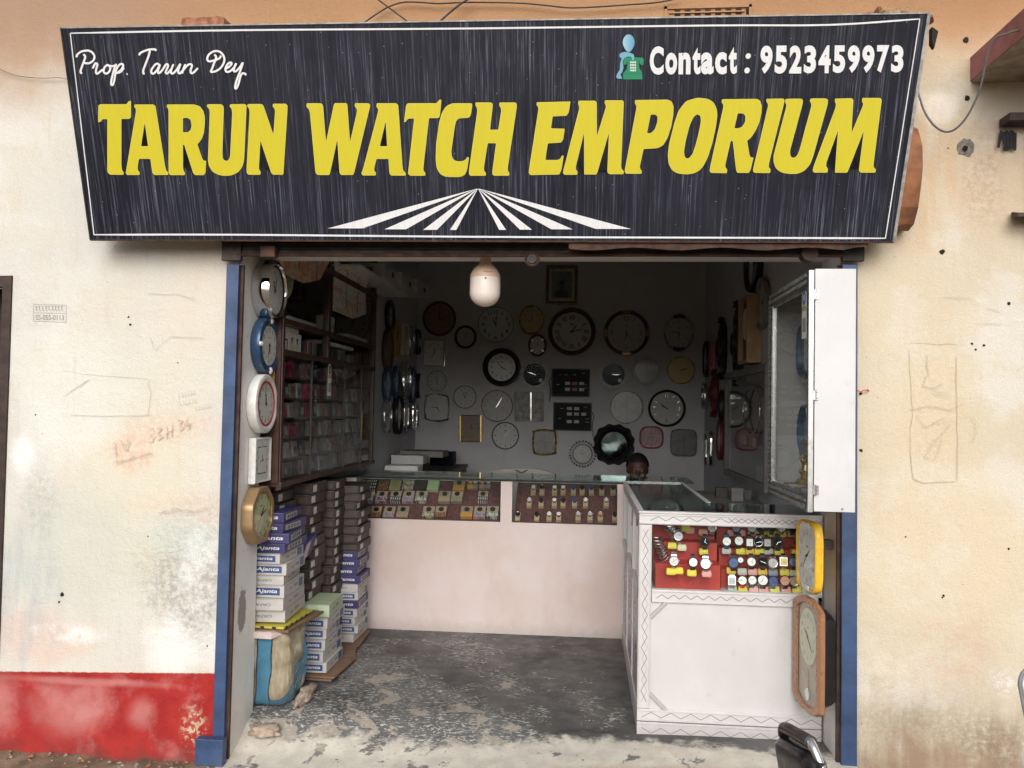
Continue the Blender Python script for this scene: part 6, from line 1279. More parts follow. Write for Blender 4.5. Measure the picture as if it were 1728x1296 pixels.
# things on the sloping display
def slope_at(px, py): return on_plane(px, py, SLa, sn_)
SLM = Matrix(((1, 0, 0, 0), (0, -sn_.y*-1, sd_.y, 0), (0, sn_.z, sd_.z, 0), (0, 0, 0, 1)))
SLM = Matrix(((1, 0, 0, 0), (0, -sn_.y, sd_.y, 0), (0, -sn_.z, sd_.z, 0), (0, 0, 0, 1)))       # local -Y = off the slope, Z = up the slope
def pattern(nm, a, b, kind):
    if nm in MC: return MC[nm]
    m, g, p = pmat(nm); o = g.obj()
    if kind == 'dots': f = g.ramp(g.voro(g.mapv(o, (1, .01, 1)), 95, rnd=.3), .30, .24, 0, 1)
    elif kind == 'bars':
        x, y, z = g.sep(o); f = g.math('MULTIPLY', g.ramp(g.math('SINE', g.math('MULTIPLY', x, 420)), -.2, .2), g.ramp(g.math('SINE', g.math('MULTIPLY', z, 210)), -.6, -.3))
    else: f = g.ramp(g.noise(g.mapv(o, (1, .01, 1)), 75, 3, .6, 1.5), .48, .54)
    g.put(p.inputs['Base Color'], g.mix(f, a, b)); p.inputs['Roughness'].default_value = .45; MC[nm] = m; return m
PK = {'kw': pattern('wrap_black_white', (.03, .03, .03), (.5, .5, .48), 'bars'), 'bd': pattern('wrap_brown_dots', (.16, .07, .035), (.55, .45, .32), 'dots'), 'ol': mat('wrap_olive', (.34, .30, .17), .5), 'cp': pattern('wrap_cream_print', (.5, .46, .34), (.08, .06, .05), 'blot'),
      'dk': mat('wrap_dark', (.045, .04, .04), .4), 'gr': mat('wrap_mint', (.42, .52, .30), .5), 'or': mat('wrap_orange', (.52, .27, .07), .5), 'fl': pattern('wrap_floral', (.42, .46, .46), (.08, .10, .12), 'blot'), 'pu': pattern('wrap_purple', (.10, .03, .07), (.5, .45, .5), 'blot'),
      'bl': pattern('wrap_blue_orange', (.10, .20, .34), (.60, .30, .18), 'blot'), 'tn': mat('wrap_tan', (.36, .27, .18), .5), 'gy': mat('wrap_greyolive', (.24, .23, .17), .5), 'wh': pattern('wrap_white_dark', (.52, .52, .46), (.05, .06, .06), 'blot')}
WN = {'kw': 'black and white barred', 'bd': 'brown dotted', 'ol': 'plain olive', 'cp': 'cream printed', 'dk': 'dark', 'gr': 'pale green', 'or': 'orange', 'fl': 'grey floral', 'pu': 'purple and white', 'bl': 'blue and orange', 'tn': 'tan', 'gy': 'grey-olive', 'wh': 'white and dark'}
zl5 = lambda x, y: (560+x/5.76, 790+y/5.76)
rowsL = [('upper', 170, [(270, 'kw'), (385, 'kw'), (505, 'bd'), (622, 'ol'), (745, 'cp'), (875, 'dk'), (990, 'gr'), (1240, 'or')]), ('middle', 280, [(360, 'fl'), (490, 'pu'), (625, 'kw'), (750, 'bl'), (875, 'wh'), (1100, 'tn'), (1220, 'gy'), (1470, 'kw')]),
         ('lower', 430, [(435, 'bd'), (565, 'bl'), (695, 'tn'), (945, 'cp'), (1065, 'bd'), (1315, 'or'), (1440, 'bl'), (1565, 'wh')])]
for rn_, yy, lst in rowsL:
    for i, (xx, k) in enumerate(lst):
        p = slope_at(*zl5(xx, yy+20)); wd = .078 if xx < 1400 or yy > 300 else .07
        r_ = thing('gift_box', '%s gift box, %s from left, %s row, left counter window' % (WN[k], ORD[i], rn_), 'gift box', M=T(*(p+sn_*.002)) @ SLM, group='gift boxes in the left counter window')
        mb = MB(); mb.box(-wd/2, wd/2, -.030, 0, -.045, .045); mb.build('box', PK[k], r_, bevel=.002)
        if rn_ != 'upper' or k in ('wh', 'or'):
            mb = MB(); mb.prism([(.018*cos(t), .016+.018*sin(t)) for t in [2*pi*q/20 for q in range(20)]], -.034, -.030); mb.build('window_hole', M_ink, r_)
            mb = MB(); mb.box(-wd/2+.004, wd/2-.004, -.0312, -.0302, -.006, .041); mb.build('lid_panel', PK['tn'] if k not in ('or', 'tn') else PK['gy'], r_)
def watch(M, dial, strap, case, label, k=1.0, square=False, group=None, straplen=1.0, name='wristwatch'):
    r_ = thing(name, label, 'watch', M=M, group=group); R = .021*k
    if square:
        mb = MB(); mb.box(-R*.8, R*.8, -.008, 0, -R*.9, R*.9); mb.build('case', case, r_, bevel=.0025)
        mb = MB(); mb.box(-R*.62, R*.62, -.0086, -.0078, -R*.7, R*.7); dl = mb.build('dial', dial, r_)
    else:
        mb = MB(); mb.lathe([(0, 0), (R*.9, 0), (R, .003), (R, .006), (R*.88, .0085), (R*.80, .0078), (0, .0078)], 24, 0, RX(pi/2)); mb.build('case', case, r_, smooth=40)
        mb = MB(); mb.prism([(R*.80*cos(t), R*.80*sin(t)) for t in [2*pi*q/20 for q in range(20)]], -.0084, -.0080); dl = mb.build('dial', dial, r_)
    mb = MB(); mb.cyl((R*.98, -.004, 0), (R*1.13, -.004, 0), R*.1, 8); mb.build('crown', case, r_)
    for s_ in (1, -1):
        mb = MB(); P = [(.80, -.004), (1.25, -.003), (1.6*straplen, .004), (1.75*straplen, .016)]; w_ = R*.52
        top = [(z*R*s_, y) for z, y in P]; L = [[(-w_*(1-.08*i), y-.0012, z), (w_*(1-.08*i), y-.0012, z), (w_*(1-.08*i), y+.0015, z), (-w_*(1-.08*i), y+.0015, z)] for i, (z, y) in enumerate(top)]
        mb.loft(L); mb.build('strap', strap, r_, smooth=50)
    if dial not in (M_dialk,):
        hm_ = M_ink
    else: hm_ = M_silver
    mb = MB(); a1 = random.uniform(0, 6); a2 = random.uniform(0, 6)
    for a_, L_ in ((a1, .45), (a2, .65)):
        mb.add([(-R*.03, -.0088, 0), (R*.03, -.0088, 0), (R*.02, -.0088, R*L_), (-R*.02, -.0088, R*L_)], [(0,1,2,3)], 0, RY(a_))
    mb.build('hands', hm_, dl); return r_
M_leather = mat('black_leather', (.02, .018, .016), .5); M_brleather = mat('brown_leather', (.10, .045, .02), .5); M_steel = mat('watch_steel', (.55, .55, .56), .2, 1.0); M_cush = mat('beige_holder', (.50, .38, .22), .6); M_bluestrap = mat('blue_strap', (.03, .06, .18), .5)
z6 = lambda x, y: (850+x/5.082, 790+y/5.082)
rowsR = [('upper', 175, [(255, 'sg'), (330, 'sk'), (437, 'kw'), (510, 'kw'), (598, 'bb'), (672, 'bk'), (752, 'bb'), (840, 'kk'), (937, 'kk')]), ('middle', 285, [(220, 'sg'), (322, 'kk'), (435, 'kw'), (510, 'kk'), (608, 'bb'), (702, 'sw'), (878, 'sg')]),
         ('lower', 405, [(122, 'sk'), (285, 'kk'), (390, 'sw'), (472, 'kw'), (638, 'sg'), (740, 'sg'), (828, 'sr'), (952, 'kk')])]
DN = {'k': (M_dialk, 'black'), 'w': (M_dialw, 'white'), 'g': (M_dialg, 'grey'), 'b': (mat('dial_blue', (.02, .06, .22), .3), 'blue'), 'r': (mat('dial_salmon', (.60, .28, .18), .4), 'salmon'), 'y': (mat('dial_brass', (.42, .33, .12), .3, .5), 'brassy'), 'n': (mat('dial_tan', (.40, .27, .16), .4), 'tan')}
SN_ = {'s': (M_steel, 'steel'), 'k': (M_leather, 'black'), 'b': (M_bluestrap, 'blue'), 'n': (M_brleather, 'brown'), 'r': (M_red, 'red')}
for rn_, yy, lst in rowsR:
    for i, (xx, k) in enumerate(lst):
        p = slope_at(*z6(xx, yy+30)); q = p+sn_*.001
        hm = MB(); hm.box(-.0165, .0165, -.026, 0, -.034, .034)
        hm.build('watch_holder', M_cush, bevel=.002, M=T(*q) @ SLM, label='beige watch holder, %s from left, %s row, right counter window' % (ORD[i], rn_), cat='watch holder', group='watch holders in the right counter window')
        watch(T(*(q+sn_*.028+sd_*.014)) @ SLM @ RX(.12), DN[k[1]][0], SN_[k[0]][0], M_steel if k[0] == 's' else M_darksteel, '%s-dialled watch, %s strap, %s from left, %s row, right counter window' % (DN[k[1]][1], SN_[k[0]][1], ORD[i], rn_), .82, group='watches in the right counter window', straplen=.8)
for i, (xx, c) in enumerate([(1345, 'or'), (1395, 'gy'), (1460, 'tn'), (1520, 'gy')]):
    p = slope_at(*zl5(xx, 190)); mb = MB(); mb.box(-.018, .018, -.02, 0, -.02, .012); mb.build('watch_holder', PK[c], M=T(*(p+sn_*.001)) @ SLM, bevel=.002, label='%s of four small holders, top right of left counter window' % ORD[i], cat='watch holder', group='four small holders')
    watch(T(*(p+sn_*.016+sd_*.032)) @ SLM, DN['rgrg'[i]][0], SN_['nbrb'[i]][0], M_steel, '%s of four small coloured watches, top right of left counter window' % ORD[i], .8, group='four small coloured watches', straplen=.8)

# ================================================================== FRONT COUNTER with carved trim
FX0, FX1, FY0, FY1, FYL = .256, 1.072, .20, .62, 1.745
fc = thing('front_counter', 'white carved display counter at the right of the entrance with red watch display', 'counter', ((FX0+FX1)/2, FY0, 0)); FO = T(-(FX0+FX1)/2, -FY0, 0)
F = lambda nm, a, m, bev=0: part_box(fc, FO, nm, a, m, bev)
def zig(nm, p0, p1, amp, n, y, axis='x', ph=0, w_=.0026):
    """a thin carved zigzag line in the face plane"""
    mb = MB(); pts = []
    for i in range(2*n+1):
        t = i/(2*n); a = Vector(p0)*(1-t)+Vector(p1)*t; s_ = amp*(1 if (i+ph) % 2 else -1); d = (Vector(p1)-Vector(p0)).normalized(); e = Vector((-d.y, d.x)); q = a+e*s_; pts.append(q)
    for i in range(2*n):
        a, b = pts[i], pts[i+1]; d = (b-a).normalized(); e = Vector((-d.y, d.x))*w_/2
        vs = [a-e, b-e, b+e, a+e]
        if axis == 'x': mb.add([(v.x, y, v.y) for v in vs], [(0,1,2,3)], 0, FO)
        else: mb.add([(y, v.x, v.y) for v in vs], [(0,1,2,3)], 0, FO)
    return mb.build(nm, M_groove, fc)
def rail_x(nm, x0, x1, z0, z1, prot=.012):           # horizontal moulding on the front face: flat with two beads
    F(nm, (x0, x1, FY0, FY0+.022, z0, z1), M_whiteboard, .002)
    for zz_ in (z0+.004, z1-.009): mb = MB(); mb.box(x0, x1, FY0-.005, FY0-.0005, zz_, zz_+.005, 0, FO); mb.build('bead', M_whiteboard, fc, bevel=.0015)
rail_x('top_rail', FX0, FX1, .942, .993); rail_x('middle_rail', FX0+.06, FX1, .588, .647); rail_x('plinth_rail', FX0, FX1, .053, .108); rail_x('plinth_rail', FX0, FX1, -.02, .049)
F('stile', (FX0, FX0+.058, FY0, FY0+.022, .110, .940), M_whiteboard, .002); F('stile', (FX1-.02, FX1, FY0, FY0+.022, .110, .940), M_whiteboard, .002)
for xx in (FX0+.004, FX0+.050): mb = MB(); mb.box(xx, xx+.004, FY0-.005, FY0-.0005, .112, .938, 0, FO); mb.build('bead', M_whiteboard, fc, bevel=.0015)
F('front_panel', (FX0+.058, FX1-.02, FY0+.008, FY0+.02, .108, .588), M_whiteboard)
zig('zigzag_carving', (FX0+.05, .969), (FX0+.40, .969), .009, 5, FY0-.0008); zig('zigzag_carving', (FX0+.40, .969), (FX1, .969), .011, 7, FY0-.0008); zig('zigzag_carving', (FX0+.40, .969), (FX1, .969), .011, 7, FY0-.0012, ph=1)
zig('zigzag_carving', (FX0+.08, .617), (FX1, .617), .009, 14, FY0-.0008); zig('zigzag_carving', (FX0+.02, .082), (FX1, .082), .012, 9, FY0-.0008); zig('zigzag_carving', (FX0+.02, .012), (FX1, .012), .012, 9, FY0-.0008, ph=1)
zig('zigzag_carving', (FX0+.029, .14), (FX0+.029, .92), .013, 8, FY0-.0008); zig('zigzag_carving', (FX0+.031, .14), (FX0+.031, .92), .013, 8, FY0-.0012, ph=1, w_=.0012)
for (a, b) in (((.317, .515), (.385, .586)), ((.317, .185), (.392, .112))):         # corner braces
    a, b = Vector(a), Vector(b); e = Vector((-(b-a).y, (b-a).x)).normalized()*(.016 if b.y > a.y else -.016)
    mb = MB(); mb.prism([tuple(a), tuple(b), tuple(b+e), tuple(a+e)], FY0-.004, FY0+.008, 0, FO); mb.build('corner_brace', M_whiteboard, fc, bevel=.001)
    mb = MB()
    for t in (.12, .5, .88):
        q = a+e*t; r_ = b+e*t; d = (r_-q).normalized(); e2 = Vector((-d.y, d.x))*.001; mb.add([(v.x, FY0-.0045, v.y) for v in (q-e2, r_-e2, r_+e2, q+e2)], [(0,1,2,3)], 0, FO)
    mb.build('brace_grooves', M_groove, fc)
mb = MB(); mb.add([(FX0+.058, FY0+.012, .647), (FX1-.02, FY0+.012, .647), (FX1-.02, FY0+.012, .942), (FX0+.058, FY0+.012, .942)], [(0,1,2,3)], 0, FO); mb.build('front_glass', M_glass, fc)
F('shelf_board', (FX0+.02, FX1-.004, FY0+.024, FY1, .632, .648), M_whiteboard)
F('back_panel', (FX0+.38, FX1, FY1-.015, FY1, -.01, .95), M_whiteboard); F('side_panel', (FX1-.004, FX1, FY0+.022, FY1, 0, .98), M_whiteboard)
# long left side facing the shop floor
def G(nm, y0, y1, z0, z1, m=M_whiteboard, x0=0, x1=.02, bev=.002): mb = MB(); mb.box(FX0+x0, FX0+x1, y0, y1, z0, z1, 0, FO); return mb.build(nm, m, fc, bevel=bev)
G('side_rail', FY0+.023, FYL, .942, .993); G('side_rail', FY0+.023, FYL, .600, .647); G('side_rail', FY0+.023, FYL, -.01, .108)
for y in (FY0+.024, .68, 1.18, 1.695): G('side_stile', y, y+.05, .108, .942)
for a, b in ((FY0+.074, .68), (.73, 1.18), (1.23, 1.695)):
    G('side_panel', a, b, .108, .600, mat('lavender_board', (.36, .34, .37), .3), .006, .014, 0); mb = MB(); x_ = FX0+.008; mb.add([(x_, a, .647), (x_, b, .647), (x_, b, .942), (x_, a, .942)], [(0,1,2,3)], 0, FO); mb.build('side_glass', M_glass, fc)
zig('zigzag_carving', (FY0+.05, .968), (FYL, .968), .010, 18, FX0-.0008, 'y'); zig('zigzag_carving', (FY0+.05, .05), (FYL, .05), .012, 18, FX0-.0008, 'y'); zig('zigzag_carving', (FY0+.05, .14), (FY0+.05, .93), .012, 12, FX0-.0008, 'y')
F('inner_side', (.625, .64, FY1, FYL, 0, .97), M_whiteboard); F('shelf_board', (FX0+.022, .625, FY1, FYL, .632, .648), M_whiteboard)
# glass tops with timber edging
F('top_edge', (FX0-.004, FX1, FY0-.006, FY0+.03, .994, 1.002), M_whiteboard, .001); F('top_edge', (FX0-.004, FX0+.022, FY0+.03, FYL, .994, 1.002), M_whiteboard, .001)
F('top_edge', (.618, .645, FY1+.03, FYL, .985, 1.002), M_whiteboard); F('top_edge', (FX0+.022, FX1, FY1-.025, FY1+.005, .975, .990), M_whiteboard); F('top_edge', (.60, .64, FY0+.03, FY1-.02, .975, .989), M_whiteboard)
mb = MB(); mb.box(FX0+.022, FX1, FY0+.03, FY1+.01, .994, 1.002, 0, FO); mb.build('glass_top', M_greenglass, fc); mb = MB(); mb.box(FX0+.022, .618, FY1+.01, FYL, .994, 1.002, 0, FO); mb.build('glass_top', M_greenglass, fc)
for px, py in ((1124, 842), (1125, 855)): p = at(px, py, Z=1.003); mb = MB(); mb.box(p.x-.002, p.x+.002, p.y-.02, p.y+.02, 1.0025, 1.0035, 0, FO); mb.build('glass_clip', M_silver, fc)
# red stepped cards
steps = [(FY0+.055, .648), (FY0+.125, .735), (FY0+.195, .820), (FY0+.265, .905)]
for i, (xa, xb) in enumerate(((.335, .628), (.640, FX1-.012))):
    mb = MB(); q = []
    st = steps if i else [steps[0], (FY0+.135, .76), (FY0+.21, .845), steps[3]]
    prof = []
    for j, (y, z) in enumerate(st):
        if j == 0: prof.append((y+.035 if i else y-.02, .649))
        prof.append((y+.035 if j == 0 and i else y if j else y-.02, st[j+1][1] if 0 and j+1 < len(st) else z+.0)) if False else None
    prof = [(st[0][0]-(.022 if i == 0 else -.03), .649)]
    lv = [z for y, z in st[1:]]
    ys = [prof[0][0]]+[y+(.0 if i == 0 else .03) for y, z in st[1:]]
    for j in range(3): prof += [(ys[j], lv[j]), (ys[j+1], lv[j]+.004)]
    prof += [(ys[3], .96)]
    n = len(prof); mb.add([(xa, y, z) for y, z in prof]+[(xb, y, z) for y, z in prof], [(k, k+1, n+k+1, n+k) for k in range(n-1)], 0, FO)
    for X_ in (xa, xb): mb.add([(X_, y, z) for y, z in prof]+[(X_, FY1-.02, .96), (X_, FY1-.02, .649)], [tuple(range(n+2))], 0, FO)
    mb.build('stepped_card', M_redcard, fc)
    if i: STEP_R = [(prof[0][0], .649), (ys[0], lv[0]), (ys[1], lv[1]), (ys[2], lv[2])]
    else: STEP_L = [(prof[0][0], .649), (ys[0], lv[0]), (ys[1], lv[1]), (ys[2], lv[2])]
zf = lambda x, y: (1080+x/5.4, 860+y/5.4)
CU = {'y': (mat('cushion_yellow', (.60, .52, .05), .6, 0, .08, 40, .3, 300), 'yellow'), 'p': (mat('cushion_pink', (.62, .30, .26), .6, 0, .08, 40, .3, 300), 'pink'), 'w': (mat('cushion_grey', (.40, .41, .36), .6, 0, .08, 40, .3, 300), 'pale grey'), 'o': (mat('cushion_ochre', (.60, .38, .05), .6, 0, .08, 40, .3, 300), 'ochre'), 'g': (mat('cushion_slate', (.20, .23, .28), .6), 'slate grey'), 'c': (mat('cushion_cream', (.62, .55, .36), .6), 'cream')}
def cushion(px, py, Y, c, lab, w_=.043, h_=.030):
    p = at(px, py, Y=Y); mb = MB()
    mb.loft([[(-w_/2*k, -.022*k2, z), (w_/2*k, -.022*k2, z), (w_/2*k, .022, z), (-w_/2*k, .022, z)] for k, k2, z in ((.92, 1, -h_/2), (1, 1.05, -h_*.1), (.9, .8, h_/2))])
    mb.build('watch_cushion', CU[c][0], M=T(p.x, Y, p.z) @ RX(-.12), bevel=.004, smooth=50, label=lab, cat='cushion', group='watch cushions in the front counter')
def disp(rowname, block, Yc, cs, ws):
    cs = sorted(cs); ws = sorted(ws)
    for i, (x, y, c) in enumerate(cs): cushion(*zf(x, y), Yc, c, '%s cushion, %s from left, %s row, %s red display block' % (CU[c][1], ORD[i], rowname, block))
    for i, wv in enumerate(ws):
        x, y, k = wv[:3]; px, py = zf(x, y); p = at(px, py, Y=Yc-.022); sq = len(wv) > 3; sc_ = (wv[4] if len(wv) > 4 else 1.0)*1.1
        watch(T(p.x, Yc-.020, p.z) @ RX(radians(-8)) @ RZ(random.uniform(-.15, .15)), DN[k[1]][0], SN_[k[0]][0], M_steel if k[0] in 'sn' else M_darksteel, '%s-dialled %swatch, %s strap, %s from left, %s row, %s red display block' % (DN[k[1]][1], 'square ' if sq and wv[3] else '', SN_[k[0]][1], ORD[i], rowname, block), sc_, square=bool(sq and wv[3]), group='watches in the front counter', straplen=.92)
d = .028
disp('top', 'right', STEP_R[3][0]-d, [(830,212,'p'),(915,212,'p'),(1018,212,'p'),(1105,218,'y'),(1195,218,'y'),(1285,218,'y'),(1380,222,'p'),(1452,225,'y')], [(875,165,'kb'),(1018,166,'sg'),(1105,165,'kk'),(1195,165,'kk'),(1285,166,'sw'),(1385,168,'kk')])
disp('second', 'right', STEP_R[2][0]-d, [(783,375,'w'),(910,378,'y'),(995,382,'o'),(1080,382,'y'),(1165,380,'w'),(1260,385,'y'),(1415,390,'o')], [(790,290,'bw'),(897,285,'kw',0,1.05),(998,300,'kw',1),(1080,295,'sk'),(1158,302,'kg',1),(1255,300,'kk',0,1.1),(1440,300,'kk')])
disp('third', 'right', STEP_R[1][0]-d, [(825,555,'o'),(925,562,'w'),(1020,565,'p'),(1110,565,'o'),(1205,570,'g'),(1310,572,'y'),(1400,575,'w')], [(850,485,'kb',0,1.1),(915,460,'kw',0,.65),(1015,475,'kw'),(1118,478,'kk',0,1.05),(1208,485,'sg',0,1.05),(1308,475,'sy',1),(1400,478,'kb')])
disp('bottom', 'right', STEP_R[0][0]-d, [(835,722,'w'),(930,725,'y'),(1028,728,'p'),(1120,728,'p'),(1220,728,'y'),(1325,730,'p'),(1420,730,'y'),(1510,730,'w')], [(838,650,'sg',1),(932,645,'rw'),(1020,643,'kw'),(1118,643,'kw',0,1.15),(1212,650,'bb',0,1.05),(1318,648,'kr',0,1.1),(1405,650,'nn'),(1520,660,'kk',1)])
disp('top', 'left', STEP_L[3][0]-d, [(415,172,'y'),(450,190,'p'),(570,207,'p')], [(655,168,'sg')])
disp('middle', 'left', STEP_L[2][0]-d, [(290,328,'y'),(378,345,'c'),(575,382,'y')], [(352,240,'sg'),(590,295,'kk')])
disp('lower', 'left', STEP_L[1][0]-.06, [(280,562,'y'),(348,555,'y'),(468,575,'y'),(603,582,'p')], [(310,465,'sg'),(482,480,'kw'),(598,488,'sw',0,1.1)])
for j, (pts, lab, n_) in enumerate([([(150, 270), (165, 330), (185, 380), (210, 430)], 'coiled steel watch bracelet sagging at the left end of the red display', 7), ([(250, 150), (290, 185), (310, 210)], 'dark steel bracelet loops at the upper left of the red display', 5)]):
    c0 = None; mb = MB()
    for i in range(n_):
        t = i/(n_-1)*(len(pts)-1); k = min(len(pts)-2, int(t)); u = t-k; x = pts[k][0]*(1-u)+pts[k+1][0]*u; y = pts[k][1]*(1-u)+pts[k+1][1]*u
        p = at(*zf(x, y), Y=FY0+.09+.01*i*(1 if j else 0)); c0 = c0 or p
        mb.tube([(p.x-c0.x+.026*cos(a), p.y-c0.y+.012*sin(a), p.z-c0.z+.012*sin(a)+.006*cos(2*a)) for a in [2*pi*q/24 for q in range(24)]], .0038, 6, closed=True)
    mb.build('steel_bracelet', M_steel, loc=c0, smooth=50, label=lab, cat='bracelet')

# ================================================================== SILVER-FRAMED SHOWCASE on the right jamb
qa, qb = at(1365, 456, Y=-.36), at(1443, 865, Y=-.36)
SX0, SX1, SY0, SY1, SZ0, SZ1 = qa.x, qb.x, -.36, .345, qb.z, qa.z
wX = at(1443, 660, Y=-.36).x
ss = thing('wall_showcase', 'white showcase with a carved silver door frame, fixed on the right side of the entrance', 'showcase', ((SX0+SX1)/2, SY0, SZ0)); SO_ = T(-(SX0+SX1)/2, -SY0, -SZ0)
Sx = lambda nm, a, m, bev=0: part_box(ss, SO_, nm, a, m, bev)
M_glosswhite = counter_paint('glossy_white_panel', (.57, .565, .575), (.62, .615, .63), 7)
Sx('side_panel', (SX0+.024, SX1, SY0, SY0+.016, SZ0, SZ1+.006), M_glosswhite, .002)
Sx('back_board', (SX1-.012, SX1, SY0+.016, SY1, SZ0, SZ1), mat('pale_lining', (.62, .62, .66), .5)); Sx('top_board', (SX0+.024, SX1-.012, SY0+.016, SY1, SZ1-.014, SZ1), M_whiteboard); Sx('bottom_board', (SX0+.024, SX1-.012, SY0+.016, SY1, SZ0, SZ0+.014), M_whiteboard); Sx('far_panel', (SX0+.024, SX1-.012, SY1-.014, SY1, SZ0+.014, SZ1-.014), M_whiteboard)
M_pewter = mat('carved_pewter', (.30, .31, .30), .35, .7, .35, 60, .6, 160)
M_alu = mat('aluminium_strip', (.55, .56, .55), .3, .8)
Sx('door_edge', (SX0, SX0+.020, SY0-.004, SY0+.012, SZ0-.004, SZ1), M_alu, .002)
FR = .055
for a in ((SY0+.012, SY1, SZ1-FR, SZ1), (SY0+.012, SY1, SZ0-.004, SZ0+FR), (SY1-FR, SY1, SZ0+FR, SZ1-FR), (SY0+.012, SY0+.012+.022, SZ0+FR, SZ1-FR)):
    Sx('door_rail', (SX0+.004, SX0+.022, *a), M_pewter, .003)
def lumps(nm, a0, a1, b0, b1, step):
    mb = MB(); rr_ = random.Random(3); n_ = int(max(a1-a0, b1-b0)/step)
    for i in range(n_):
        t = (i+.5)/n_; y = a0+(a1-a0)*t if a1-a0 > b1-b0 else (a0+a1)/2; z = b0+(b1-b0)*t if b1-b0 >= a1-a0 else (b0+b1)/2
        for k in (-1, 1):
            oy, oz = (0, k*.013) if a1-a0 > b1-b0 else (k*.013, 0); c = Vector((SX0+.002, y+oy, z+oz)); r_ = .0085
            ph = rr_.uniform(-.5, .5)+k*.6; u = Vector((0, cos(ph), sin(ph)))*r_*1.25; v = Vector((0, -sin(ph), cos(ph)))*r_*.62; n = Vector((-.007, 0, 0))
            vs = [c+u, c+v, c-u, c-v, c+n]; mb.add(vs, [(0, 1, 4), (1, 2, 4), (2, 3, 4), (3, 0, 4), (0, 3, 2, 1)], 0, SO_)
            c2 = c+Vector((0, oz*.2, 0)); s_ = [c2+Vector((-.004, (.010*cos(q)), (.010*sin(q)))) for q in [pi*j/5*1.6+ph for j in range(6)]]; mb.tube([x_ for x_ in s_], .0016, 4, M=SO_)
    o = mb.build(nm, M_pewter, ss); o['kind'] = 'stuff'
lumps('carved_relief', SY0+.03, SY1-.01, SZ1-FR, SZ1, .021); lumps('carved_relief', SY0+.03, SY1-.01, SZ0, SZ0+FR, .021); lumps('carved_relief', SY1-FR, SY1, SZ0+FR, SZ1-FR, .021)
for a in ((SY0+.034, SY1-FR, SZ1-FR-.012, SZ1-FR), (SY0+.034, SY1-FR, SZ0+FR, SZ0+FR+.012), (SY1-FR-.010, SY1-FR, SZ0+FR+.012, SZ1-FR-.012)):
    Sx('glass_bead', (SX0+.008, SX0+.018, *a), M_alu, .002)
mb = MB(); x_ = SX0+.016; mb.add([(x_, SY0+.034, SZ0+FR), (x_, SY1-FR, SZ0+FR), (x_, SY1-FR, SZ1-FR), (x_, SY0+.034, SZ1-FR)], [(0,1,2,3)], 0, SO_); mb.build('door_glass', M_glass, ss)
for py in (497, 667, 827):
    p = at(1376, py, Y=SY0-.002); mb = MB(); mb.box(p.x-.010, p.x-.001, SY0-.0075, SY0-.0045, p.z-.018, p.z+.018, 0, SO_); mb.box(p.x+.001, p.x+.012, SY0-.0035, SY0-.0005, p.z-.018, p.z+.018, 0, SO_); mb.cyl((p.x, SY0-.006, p.z-.02), (p.x, SY0-.006, p.z+.02), .0035, 8, 0, SO_); hg = mb.build('hinge', M_silver, ss)
    for zz_ in (-.011, .011): mb = MB(); mb.cyl((p.x+.007, SY0-.0036, p.z+zz_), (p.x+.007, SY0-.0050, p.z+zz_), .0022, 8, 0, SO_); mb.build('screw', M_inkgrey, hg)
mb = MB(); mb.cyl((SX0+.13, SY0-.001, SZ0+.012), (SX0+.13, SY0-.003, SZ0+.012), .004, 8, 0, SO_); mb.build('screw', M_inkgrey, ss)
def in_case(px, py, wm, hm_, lab, **k):
    X = SX1-.014; p = at(px, py, X=X-.05); return clock(k.pop('name', 'wall_clock'), lab, T(X, p.y, p.z) @ RZ(-pi/2), wm, hm_, **k)
M_steelblue = mat('steel_blue_plastic', (.10, .15, .24), .3, .2)
in_case(1356, 590, .25, .25, 'grey-blue rimmed clock inside the silver-framed showcase, upper of two', rim=M_steelblue, face=M_dialw, kind='soft', rw=.18, dep=.055, hm=(10, 52), mult=1.2)
ck = in_case(1358, 728, .23, .25, 'octagonal blue clock with white corner arcs inside the silver-framed showcase', rim=M_steelblue, face=mat('dial_pale_blue', (.52, .60, .62), .4), kind='oct', rw=.24, dep=.06, style='tick', hm=(10, 30), name='octagonal_wall_clock')
for t in range(4):
    a_ = pi/4+t*pi/2; mb = MB(); mb.tube([(.112*cos(a_+d_), -.058, .118*sin(a_+d_)) for d_ in (-.2, -.1, 0, .1, .2)], .006, 6); mb.build('corner_arc', M_white, ck, smooth=50)
p = at(1362, 640, X=1.0); mb = MB(); mb.box(-.03, .03, -.02, .02, -.015, .015); mb.build('wooden_block', M_dialg, M=T(SX1-.035, p.y, p.z) @ RZ(-pi/2), bevel=.002, label='small grey block under the upper clock in the silver-framed showcase', cat='block')
for i, c in enumerate(['pink', 'white', 'pink', 'white', 'pink']):
    y = SY0+.09+i*.105; mb = MB(); mb.box(-.035, .035, -.045, .045, 0, .050)
    o = mb.build('small_carton', mat('carton_rose', (.46, .10, .18), .5) if c == 'pink' else M_paper, M=T(SX0+.075, y, SZ0+.016) @ RZ(.1*(i % 2)), bevel=.001, label='%s small %s box from the street on the floor of the silver-framed showcase' % (ORD[i], c), cat='box', group='small boxes in the silver-framed showcase')
    mb = MB()
    for q in range(3): mb.box(-.0356, -.0351, -.03, .03, .010+q*.013, .016+q*.013)
    mb.build('print_lines', M_paper if c == 'pink' else M_pk2[0], o)
gp = at(1356, 822, X=SX0+.09); gf = thing('gilt_table_clock', 'gilded ornamental table clock standing in the lower corner of the silver-framed showcase', 'table clock', M=T(SX0+.10, gp.y, SZ0+.068) @ RZ(-pi/2))
